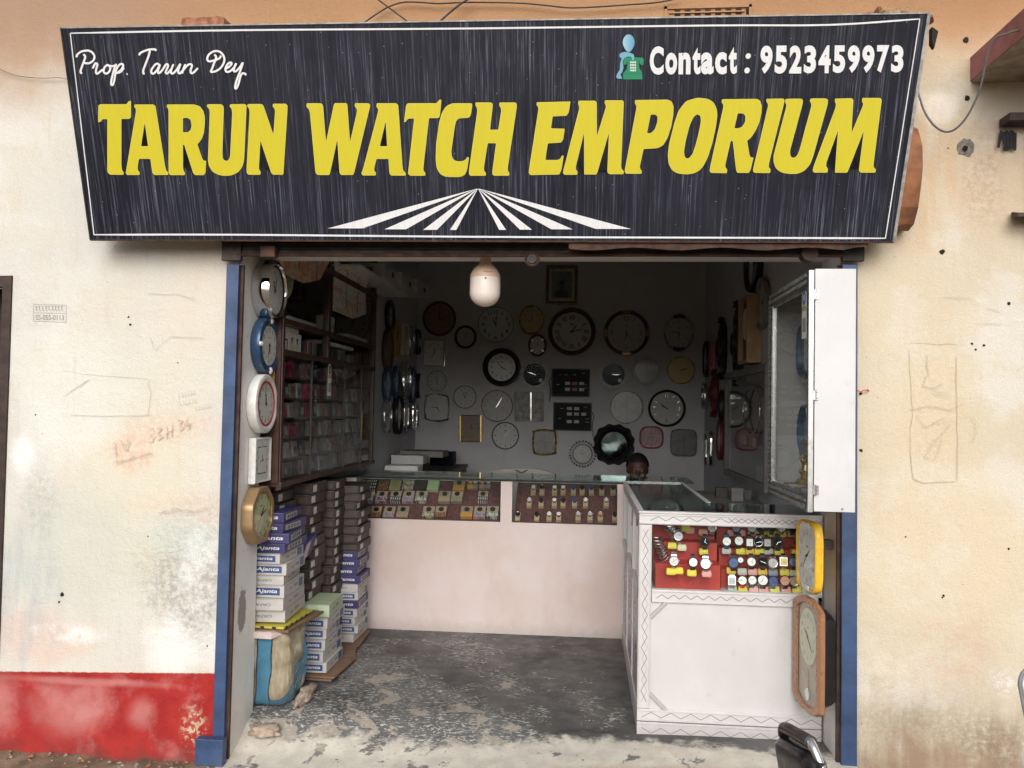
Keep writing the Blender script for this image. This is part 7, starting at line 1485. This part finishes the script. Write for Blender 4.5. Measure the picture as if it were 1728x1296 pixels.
mb = MB(); mb.lathe([(0, 0), (.042, 0), (.045, .012), (.034, .022), (.022, .03), (.024, .045), (.036, .055), (.02, .062), (.016, .085), (.026, .10), (.030, .115), (.012, .125), (0, .13)], 20); mb.build('gilt_body', M_gold, gf, smooth=40)
for s_ in (-1, 1):
    mb = MB(); mb.tube(catmull([(s_*.02, 0, .04), (s_*.045, -.005, .06), (s_*.035, 0, .09), (s_*.05, 0, .115), (s_*.04, 0, .14)], 5), .006, 6); mb.build('scroll', M_gold, gf, smooth=50)
    mb = MB(); mb.lathe([(0, 0), (.012, .004), (.012, .012), (0, .018)], 10, 0, T(s_*.03, -.02, .008)); mb.build('foot', M_gold, gf, smooth=50)
mb = MB(); mb.prism([(.022*cos(t), .085+.022*sin(t)) for t in [2*pi*i/20 for i in range(20)]], -.034, -.028); mb.build('dial', M_dialw, gf)
mb = MB()
for i in range(5): mb.tube([(.0, -.01+.005*i, .135+.012*i), (.018, -.02, .145+.012*i), (.03, -.01, .150+.012*i)], .003, 5)
mb.build('plume', M_copper, gf)
p = at(1354, 528, X=SX0-.001); pay_sticker('payment_sticker', T(SX0+.012, p.y+.02, p.z) @ RZ(-pi/2), 'white payment sticker with a round blue logo on the glass of the silver-framed showcase', 1.0, True)

# ================================================================== RIGHT GLASS CABINET further back
RX_ = XR-.012; rc_ = thing('glass_cabinet', 'flat glass-fronted cabinet with grey wooden frame low on the right wall', 'cabinet', (RX_, 1.9, 1.0)); RO_ = T(-RX_, -1.9, -1.0)
M_greywood = mat('grey_painted_wood', (.20, .19, .18), .6, 0, .2, 12)
for nm, a in (('frame_rail', (RX_-.05, RX_-.02, 1.18, 2.56, 1.70, 1.745)), ('frame_rail', (RX_-.05, RX_-.02, 1.18, 2.56, 1.005, 1.05)), ('frame_stile', (RX_-.05, RX_-.02, 2.52, 2.56, 1.05, 1.70)), ('frame_stile', (RX_-.05, RX_-.02, 1.18, 1.22, 1.05, 1.70)),
              ('back_board', (RX_-.002, RX_+.006, 1.18, 2.56, 1.0, 1.75)), ('shelf', (RX_-.03, RX_-.003, 1.22, 2.52, 1.46, 1.468)), ('shelf', (RX_-.03, RX_-.003, 1.22, 2.52, 1.24, 1.248))):
    part_box(rc_, RO_, nm, a, M_greywood if nm.startswith('frame') else M_cabin)
mb = MB(); mb.add([(RX_-.035, 1.22, 1.05), (RX_-.035, 2.52, 1.05), (RX_-.035, 2.52, 1.70), (RX_-.035, 1.22, 1.70)], [(0,1,2,3)], 0, RO_); mb.build('glass', M_dusty, rc_)
p = at(1268, 692, X=RX_-.055); mb = MB(); mb.tube([(0, .30*cos(t)*.85, .145*sin(t)) for t in [2*pi*i/48 for i in range(48)]], .004, 6, closed=True); mb.build('chrome_hoop', M_chrome, loc=(RX_-.056, p.y, p.z), smooth=50, label='thin chrome hoop leaning on the glass of the grey framed cabinet', cat='hoop')
for i, (y, z, w_, h_) in enumerate([(1.9, 1.47, .12, .06), (1.7, 1.25, .1, .05), (2.0, 1.25, .12, .06), (1.45, 1.05, .14, .09)]):
    mb = MB(); mb.box(-.011, .011, -w_/2, w_/2, 0, h_); mb.build('dark_box', [M_pk2[3], M_bronze, M_pk2[2], M_pk2[4]][i], loc=(RX_-.017, y, z), label='%s small box inside the grey framed cabinet' % ORD[i], cat='box', group='boxes inside the grey framed cabinet')
# low table and bits behind the arm of the counter
tb = thing('side_table', 'low dark table behind the right end of the counters', 'table', (.86, 1.5, 0)); TO = T(-.86, -1.5, 0)
part_box(tb, TO, 'table_top', (.68, 1.06, .95, 2.1, .90, .925), M_greywood, .003)
for x in (.70, 1.02):
    for y in (.98, 2.05): part_box(tb, TO, 'leg', (x, x+.03, y, y+.03, 0, .90), M_woodold)
for i, (px, c, h_) in enumerate([(1243, M_greywood, .08), (1262, M_pk2[4], .06), (1226, M_pk2[3], .06)]):
    p = at(px, 838, Y=1.5); mb = MB(); mb.box(-.035, .035, -.03, .03, 0, h_); mb.build('small_box', c, loc=(min(1.0, p.x), 1.5+.1*i, .925), bevel=.002, label='%s small box on the dark side table' % ORD[i], cat='box', group='boxes on the dark side table')

# ================================================================== BULB
p0 = at(818, 518, Y=.10); bu = thing('led_bulb', 'big unlit white bulb with orange-cream neck hanging in the middle of the entrance', 'bulb', (p0.x, .10, p0.z)); R = .070
mb = MB(); mb.lathe([(0, 0), (R*.30, .003), (R*.62, .013), (R*.86, .030), (R*.97, .048), (R, .062), (R*1.0, .095), (R*.985, .132)], 40); mb.build('diffuser', mat('bulb_diffuser', (.74, .66, .60), .35, 0, .03, coat=.2), bu, smooth=60)
mb = MB(); mb.lathe([(R*.985, .1325), (R*.995, .136), (R*.94, .152), (R*.78, .172), (R*.55, .187), (R*.40, .196), (R*.36, .205), (R*.36, .222), (R*.30, .23)], 40); mb.build('neck_housing', mat('bulb_neck', (.62, .44, .33), .4, 0, .05), bu, smooth=60)
mb = MB(); mb.lathe([(R*.30, .228), (R*.34, .236), (R*.34, .262), (0, .262)], 20); mb.build('holder', M_black, bu, smooth=40)
mb = MB(); mb.lathe([(0, 0), (.005, 0), (.005, .002), (0, .002)], 12, 0, T(.01, -R*.995, .122) @ RX(pi/2)); mb.build('screw_dot', M_inkgrey, bu)
mb = MB()
for i in range(9): mb.box(-.004+.007*i, -.0005+.007*i, -R*.93+abs(i-1)*.0016-.006, -R*.93+abs(i-1)*.0016-.003, .152, .156)
mb.build('neck_print', mat('print_brown', (.35, .22, .15), .5), bu)

# ================================================================== DESK, chair, small furniture at the back
dk = thing('desk', 'dark desk against the back left corner under the pendulumless square clock', 'desk', (-1.3, 3.2, 0)); dk['label'] = 'dark office desk in the back left corner below the wall clocks'; DO = T(1.3, -3.2, 0)
part_box(dk, DO, 'desk_top', (-1.55, -1.03, 2.6, 3.7, .93, .96), M_ink, .003); part_box(dk, DO, 'side_panel', (-1.06, -1.04, 2.62, 3.68, 0, .93), M_woodold); part_box(dk, DO, 'side_panel', (-1.55, -1.53, 2.62, 3.68, 0, .93), M_woodold); part_box(dk, DO, 'modesty_panel', (-1.53, -1.06, 2.62, 2.64, .05, .93), M_woodold)
for i, (px, py, w_, d_, h_, m, lab) in enumerate([(652, 776, .26, .2, .045, M_paper, 'flat white box on the dark desk'), (650, 757, .26, .22, .07, M_dialg, 'grey file box on the dark desk, nearest the cabinet'), (705, 748, .36, .28, .05, M_greywood, 'grey flat printer lid on the dark desk'), (690, 768, .09, .09, .05, M_maroon, 'small dark red box on the desk'), (722, 770, .20, .2, .11, M_dialk, 'black printer on the desk')]):
    p = at(px, py, Y=2.9); mb = MB(); mb.box(-w_/2, w_/2, -d_/2, d_/2, 0, h_); mb.build('desk_box', m, loc=(max(p.x, -1.40), 2.75+.22*i, .961 if i not in (1, 2) else .96+.045*i), bevel=.004, label=lab, cat='box')
ch = thing('wooden_chair', 'pale wooden chair with a low arched back, top edge showing above the back counter', 'chair', (-.45, 2.5, 0)); HO = T(.45, -2.5, 0)
M_greyarch = mat('pale_grey_wood', (.30, .27, .24), .55, 0, .2, 12)
a = at(808, 802, Y=2.42); b = at(952, 805, Y=2.42); c = at(880, 790, Y=2.42)
mb = MB(); mb.prism([(a.x, a.z-.03), (b.x, b.z-.03), (b.x, b.z), ((b.x+c.x)/2, c.z-.010), (c.x+.03, c.z), (c.x-.03, c.z), ((a.x+c.x)/2, c.z-.010), (a.x, a.z)], 2.42, 2.45, 0, HO); mb.build('back_rail', M_greyarch, ch, bevel=.003)
mb = MB(); mb.prism([(c.x-.055, c.z-.012), (c.x-.03, c.z-.012), (c.x, c.z-.03), (c.x+.03, c.z-.012), (c.x+.055, c.z-.012), (c.x, c.z-.045)], 2.417, 2.4195, 0, HO); mb.build('carved_vee', M_ink, ch)
for x in (a.x+.03, b.x-.06): part_box(ch, HO, 'back_post', (x, x+.035, 2.42, 2.45, 0, a.z-.032), M_greyarch)
part_box(ch, HO, 'seat', (a.x+.02, b.x-.02, 2.455, 2.88, .44, .47), M_greyarch, .004)
for x in (a.x+.03, b.x-.06): part_box(ch, HO, 'leg', (x, x+.035, 2.83, 2.865, 0, .44), M_greyarch)

# ================================================================== PERSON seated behind the counter
def person():
    hp = at(1076, 789, Y=2.95); hc = Vector((hp.x, 2.95, hp.z-.012)); x0, y0 = hc.x, hc.y
    pel = Vector((x0+.01, y0+.16, .36))
    J = {'pel': (pel, .13, .12), 'wai': (Vector((x0+.01, y0+.13, .50)), .125, .10), 'che': (Vector((x0, y0+.08, .68)), .145, .11), 'nb': (Vector((x0, y0+.045, .82)), .075, .07), 'nk': (Vector((x0, y0+.02, hc.z-.10)), .052, .052), 'hd': (hc+Vector((0, .01, -.02)), .06, .06)}
    E = [('pel', 'wai'), ('wai', 'che'), ('che', 'nb'), ('nb', 'nk'), ('nk', 'hd')]
    for s_, t in ((-1, 'L'), (1, 'R')):
        J['sh'+t] = (Vector((x0+s_*.17, y0+.06, .775)), .058, .055); J['el'+t] = (Vector((x0+s_*.235, y0+.0, .52)), .042, .042); J['wr'+t] = (Vector((x0+s_*.12, y0-.17, .47)), .028, .024); J['pm'+t] = (Vector((x0+s_*.075, y0-.245, .465)), .034, .018)
        E += [('nb', 'sh'+t), ('sh'+t, 'el'+t), ('el'+t, 'wr'+t), ('wr'+t, 'pm'+t)]
        for q in range(4):
            a_ = 'f%d%s' % (q, t); J[a_] = (Vector((x0+s_*(.085-.022*q), y0-.285-.004*(q in (1, 2)), .46)), .009, .009); J[a_+'b'] = (Vector((x0+s_*(.080-.022*q), y0-.31, .445)), .0085, .0085); E += [('pm'+t, a_), (a_, a_+'b')]
        J['th'+t] = (Vector((x0+s_*.02, y0-.22, .485)), .010, .010); E.append(('wr'+t, 'th'+t))
        J['hip'+t] = (Vector((x0+s_*.10, y0+.10, .345)), .085, .085); J['kn'+t] = (Vector((x0+s_*.15, y0-.30, .40)), .060, .060); J['an'+t] = (Vector((x0+s_*.15, y0-.27, .085)), .040, .040); J['to'+t] = (Vector((x0+s_*.165, y0-.42, .035)), .035, .026)
        E += [('pel', 'hip'+t), ('hip'+t, 'kn'+t), ('kn'+t, 'an'+t), ('an'+t, 'to'+t)]
    ks = list(J); me = bpy.data.meshes.new('skeleton'); me.from_pydata([J[k][0] for k in ks], [(ks.index(a), ks.index(b)) for a, b in E], [])
    o = bpy.data.objects.new('skeleton', me); COL.objects.link(o); sk_ = o.modifiers.new('skin', 'SKIN')
    for i, k in enumerate(ks): me.skin_vertices[0].data[i].radius = J[k][1:]
    me.skin_vertices[0].data[0].use_root = True
    sb_ = o.modifiers.new('sub', 'SUBSURF'); sb_.levels = 2
    dg = bpy.context.evaluated_depsgraph_get(); dg.update(); m1 = bpy.data.meshes.new_from_object(o.evaluated_get(dg)); bpy.data.objects.remove(o)
    bm = bmesh.new(); bm.from_mesh(m1)
    RH = RX(radians(12))
    def blob(c, r, rad=(1, 1, 1)):
        g_ = bmesh.ops.create_icosphere(bm, subdivisions=3, radius=1, matrix=T(*hc) @ RH @ T(*c) @ SC(*rad) @ SC(r, r, r)); return g_['verts']
    blob((0, .012, .018), .098, (.80, .98, 1.0)); blob((0, -.018, -.045), .068, (.86, .95, 1.05)); blob((0, -.045, -.092), .026, (1.1, .8, .8)); blob((0, -.098, -.022), .015, (.75, 1, 1.3)); blob((0, -.090, .002), .010, (.7, .8, 1.8))
    for s_ in (-1, 1): blob((s_*.078, .008, -.012), .024, (.4, .8, 1.25)); blob((s_*.030, -.078, .018), .018, (1.3, .7, .5)); blob((s_*.038, -.062, -.035), .026, (1, .8, .9))
    blob((0, -.082, -.058), .016, (1.4, .6, .45)); blob((0, -.080, -.068), .015, (1.2, .6, .5))
    m2 = bpy.data.meshes.new('body_raw'); bm.to_mesh(m2); bm.free(); o2 = bpy.data.objects.new('body_raw', m2); COL.objects.link(o2)
    rm = o2.modifiers.new('r', 'REMESH'); rm.mode = 'VOXEL'; rm.voxel_size = .0065; rm.use_smooth_shade = True; s2 = o2.modifiers.new('s', 'SMOOTH'); s2.factor = .5; s2.iterations = 2
    dg = bpy.context.evaluated_depsgraph_get(); dg.update(); m3 = bpy.data.meshes.new_from_object(o2.evaluated_get(dg)); bpy.data.objects.remove(o2)
    root = thing('person', 'person with short black hair and moustache sitting behind the back counter, only the head showing', 'person', (x0, y0, 0)); root['label'] = 'person with short black hair sitting in the dark behind the back counter, head showing'
    for v in m3.vertices: v.co -= Vector((x0, y0, 0))
    m3.materials.clear(); m3.materials.append(mat('brown_skin', (.10, .05, .03), .5, 0, .08, 30)); m3.name = 'body'; link('body', m3, root)
    def shell(nm, test, off, m):
        b2 = bmesh.new(); b2.from_mesh(m3); b2.normal_update(); kill = [f for f in b2.faces if not test(f.calc_center_median()+Vector((x0, y0, 0)))]; bmesh.ops.delete(b2, geom=kill, context='FACES')
        for v in b2.verts: v.co += v.normal*off
        mm = bpy.data.meshes.new(nm); b2.to_mesh(mm); b2.free(); mm.materials.clear(); mm.materials.append(m); mm.polygons.foreach_set('use_smooth', [True]*len(mm.polygons)); link(nm, mm, root)
    hd = lambda c: (RH.inverted() @ (c-hc))
    shell('hair', lambda c: (lambda q: c.z > hc.z-.09 and (q.z > .062+.4*max(0, -q.y)*.3 or (q.y > .015 and q.z > -.045)) and abs(q.x) < .2 and c.z > hc.z-.1 and not (abs(q.x) > .072 and q.z < .01 and q.y < .04))(hd(c)), .013, mat('black_hair', (.010, .009, .009), .6, 0, .3, 60, 1.0, 140))
    shell('shirt', lambda c: .42 < c.z < .845 and abs(c.x-x0) < .30 and c.y > y0-.09 and not (c.z < .5 and c.y < y0-.02), .008, mat('dark_shirt', (.05, .05, .065), .85))
    shell('trousers', lambda c: c.z < .46 and c.z > .11 and not (abs(c.x-x0) < .13 and c.y < y0-.13 and c.z > .43), .008, mat('dark_trousers', (.03, .03, .035), .9))
    mb = MB()
    for s_ in (-1, 1):
        mb.v += []; mb.lathe([(0, -.006), (.006, -.004), (.0085, 0), (.006, .004), (0, .006)], 10, 0, T(s_*.030, -.081, .004) @ RX(pi/2))
    e = MB(); e.add(mb.v, mb.f, 0, T(hc.x-x0, hc.y-y0, hc.z) @ RH); e.build('eyes', mat('eye_white', (.28, .25, .23), .5), root)
    mb = MB()
    for s_ in (-1, 1): mb.lathe([(0, 0), (.004, 0), (.004, .0015), (0, .0015)], 10, 0, T(s_*.030, -.0872, .003) @ RX(pi/2))
    e = MB(); e.add(mb.v, mb.f, 0, T(hc.x-x0, hc.y-y0, hc.z) @ RH); e.build('pupils', M_ink, root)
    return x0, y0
px_, py_ = person()
st = thing('stool', 'low round stool under the seated person behind the counter', 'stool', (px_, py_+.14, 0))
mb = MB(); mb.lathe([(0, .22), (.16, .22), (.165, .235), (.16, .255), (0, .255)], 28); mb.build('seat', M_woodold, st, smooth=40)
for a_ in range(4): t = pi/4+a_*pi/2; mb = MB(); mb.cyl((.12*cos(t), .12*sin(t), .22), (.15*cos(t), .15*sin(t), 0), .014, 8); mb.build('leg', M_woodold, st)

# ================================================================== CHAIR at the lower right, white plastic chair at the right edge
b1 = at(1323, 1229, Y=-1.25); b2 = at(1371, 1254, Y=-1.47); gzr = -.155
cr = thing('padded_chair', 'black padded steel chair seen from behind at the bottom edge by the counter', 'chair', (b1.x+.18, (b1.y+b2.y)/2, gzr)); co_ = Vector(cr.location)
ax = (b2-b1); ax.z = 0; ax = ax.normalized(); nx_ = Vector((-ax.y, ax.x, 0))
if nx_.x < 0: nx_ = -nx_
def bp(u, h, f): return b1*(1-u)+b2*u+Vector((0, 0, h))+nx_*f-co_          # across, up, forward
mb = MB(); P = catmull([bp(-.10, -.62, .30), bp(-.10, -.30, .10), bp(-.08, -.06, .012), bp(.02, -.004, .0), bp(.15, .0, 0), bp(.85, .0, 0), bp(.98, -.004, .0), bp(1.10, -.05, .012), bp(1.16, -.14, .04), bp(1.2, -.30, .10), bp(1.2, -.58, .30)], 6)
mb.tube(P, .0115, 12); mb.build('chrome_frame', M_chrome, cr, smooth=60)
mb = MB(); mb.tube(catmull([bp(-.05, -.018, .004), bp(.05, .002, 0), bp(.5, .002, 0), bp(.95, .0, 0)], 8), .017, 12); mb.build('grip_sleeve', M_black, cr, smooth=60)
L = []
for h, k in ((-.022, .0), (-.026, .6), (-.045, 1), (-.10, 1.1), (-.16, 1.05), (-.185, .6), (-.19, 0)):
    ring = []
    for q in range(32):
        t = 2*pi*q/32; u = .50+.66*(abs(cos(t))**.35)*(1 if cos(t) > 0 else -1)*(.55+.45*min(1, k)); ring.append(bp(u, h, -.004+.034*sin(t)*min(1, k+.02)+(-h)*.18))
    L.append(ring)
mb = MB(); mb.loft(L); mb.build('backrest_pad', mat('black_vinyl', (.012, .012, .014), .32, 0, .1, 30), cr, smooth=60)
sq_ = gzr+.40
mb = MB(); c_ = b1*.5+b2*.5-co_; mb.loft([[(c_.x+nx_.x*f+ax.x*s_, c_.y+nx_.y*f+ax.y*s_, z) for f, s_ in ((.08, -.17), (.42, -.17), (.42, .17), (.08, .17))] for z in (.36, .365, .40, .41)]); mb.build('seat', M_black, cr, bevel=.01, smooth=50)
for u in (-.10, 1.2):
    mb = MB(); mb.tube([bp(u, -.30, .12), bp(u, -.5, .02), (lambda v: Vector((v.x, v.y, .0)))(bp(u, -.7, -.02))], .011, 8); mb.build('leg', M_chrome, cr, smooth=60)
    mb = MB(); mb.tube([bp(u, -.58, .30), (lambda v: Vector((v.x, v.y, .0)))(bp(u, -.7, .40))], .011, 8); mb.build('leg', M_chrome, cr, smooth=60)
e1 = at(1720, 1118, Y=-1.45); wc = thing('plastic_chair', 'white plastic chair back with a grey rim, cut by the lower right photo edge', 'chair', (e1.x+.22, -1.45, gzr)); wo_ = Vector(wc.location)
zt = e1.z-wo_.z; xl = e1.x-wo_.x
def rr_outline(x0_, x1_, z0_, z1_, r_, taper=0): 
    P = []
    for cx_, cz_, a0 in ((x1_-r_, z1_-r_, 0), (x0_+r_, z1_-r_, pi/2), (x0_+r_+taper, z0_+r_, pi), (x1_-r_-taper, z0_+r_, 3*pi/2)): P += [(cx_+r_*cos(a0+pi/2*i/6), cz_+r_*sin(a0+pi/2*i/6)) for i in range(7)]
    return P
mb = MB(); mb.prism(rr_outline(xl+.004, -xl-.004, zt-.42, zt-.004, .05, .06), -.008, .008); mb.build('backrest', M_white, wc, bevel=.003)
P = rr_outline(xl, -xl, zt-.424, zt, .054, .06); mb = MB(); mb.tube([(x, 0, z) for x, z in P], .0045, 8, closed=True); mb.build('rim', mat('rim_grey', (.22, .22, .25), .4), wc, smooth=60)
mb = MB(); mb.box(xl+.03, -xl-.03, .0-.42, -.009, .40, .43); mb.build('seat', M_white, wc, bevel=.01)
for x in (xl+.05, -xl-.09):
    for y in (-.40, -.03): mb = MB(); mb.box(x, x+.04, y, y+.03, 0, .40); mb.build('leg', M_white, wc, bevel=.005)
for x in (xl+.07, -xl-.10): mb = MB(); mb.box(x, x+.03, -.006, .006, .42, zt-.40); mb.build('back_post', M_white, wc)
print('objects', len(bpy.data.objects))
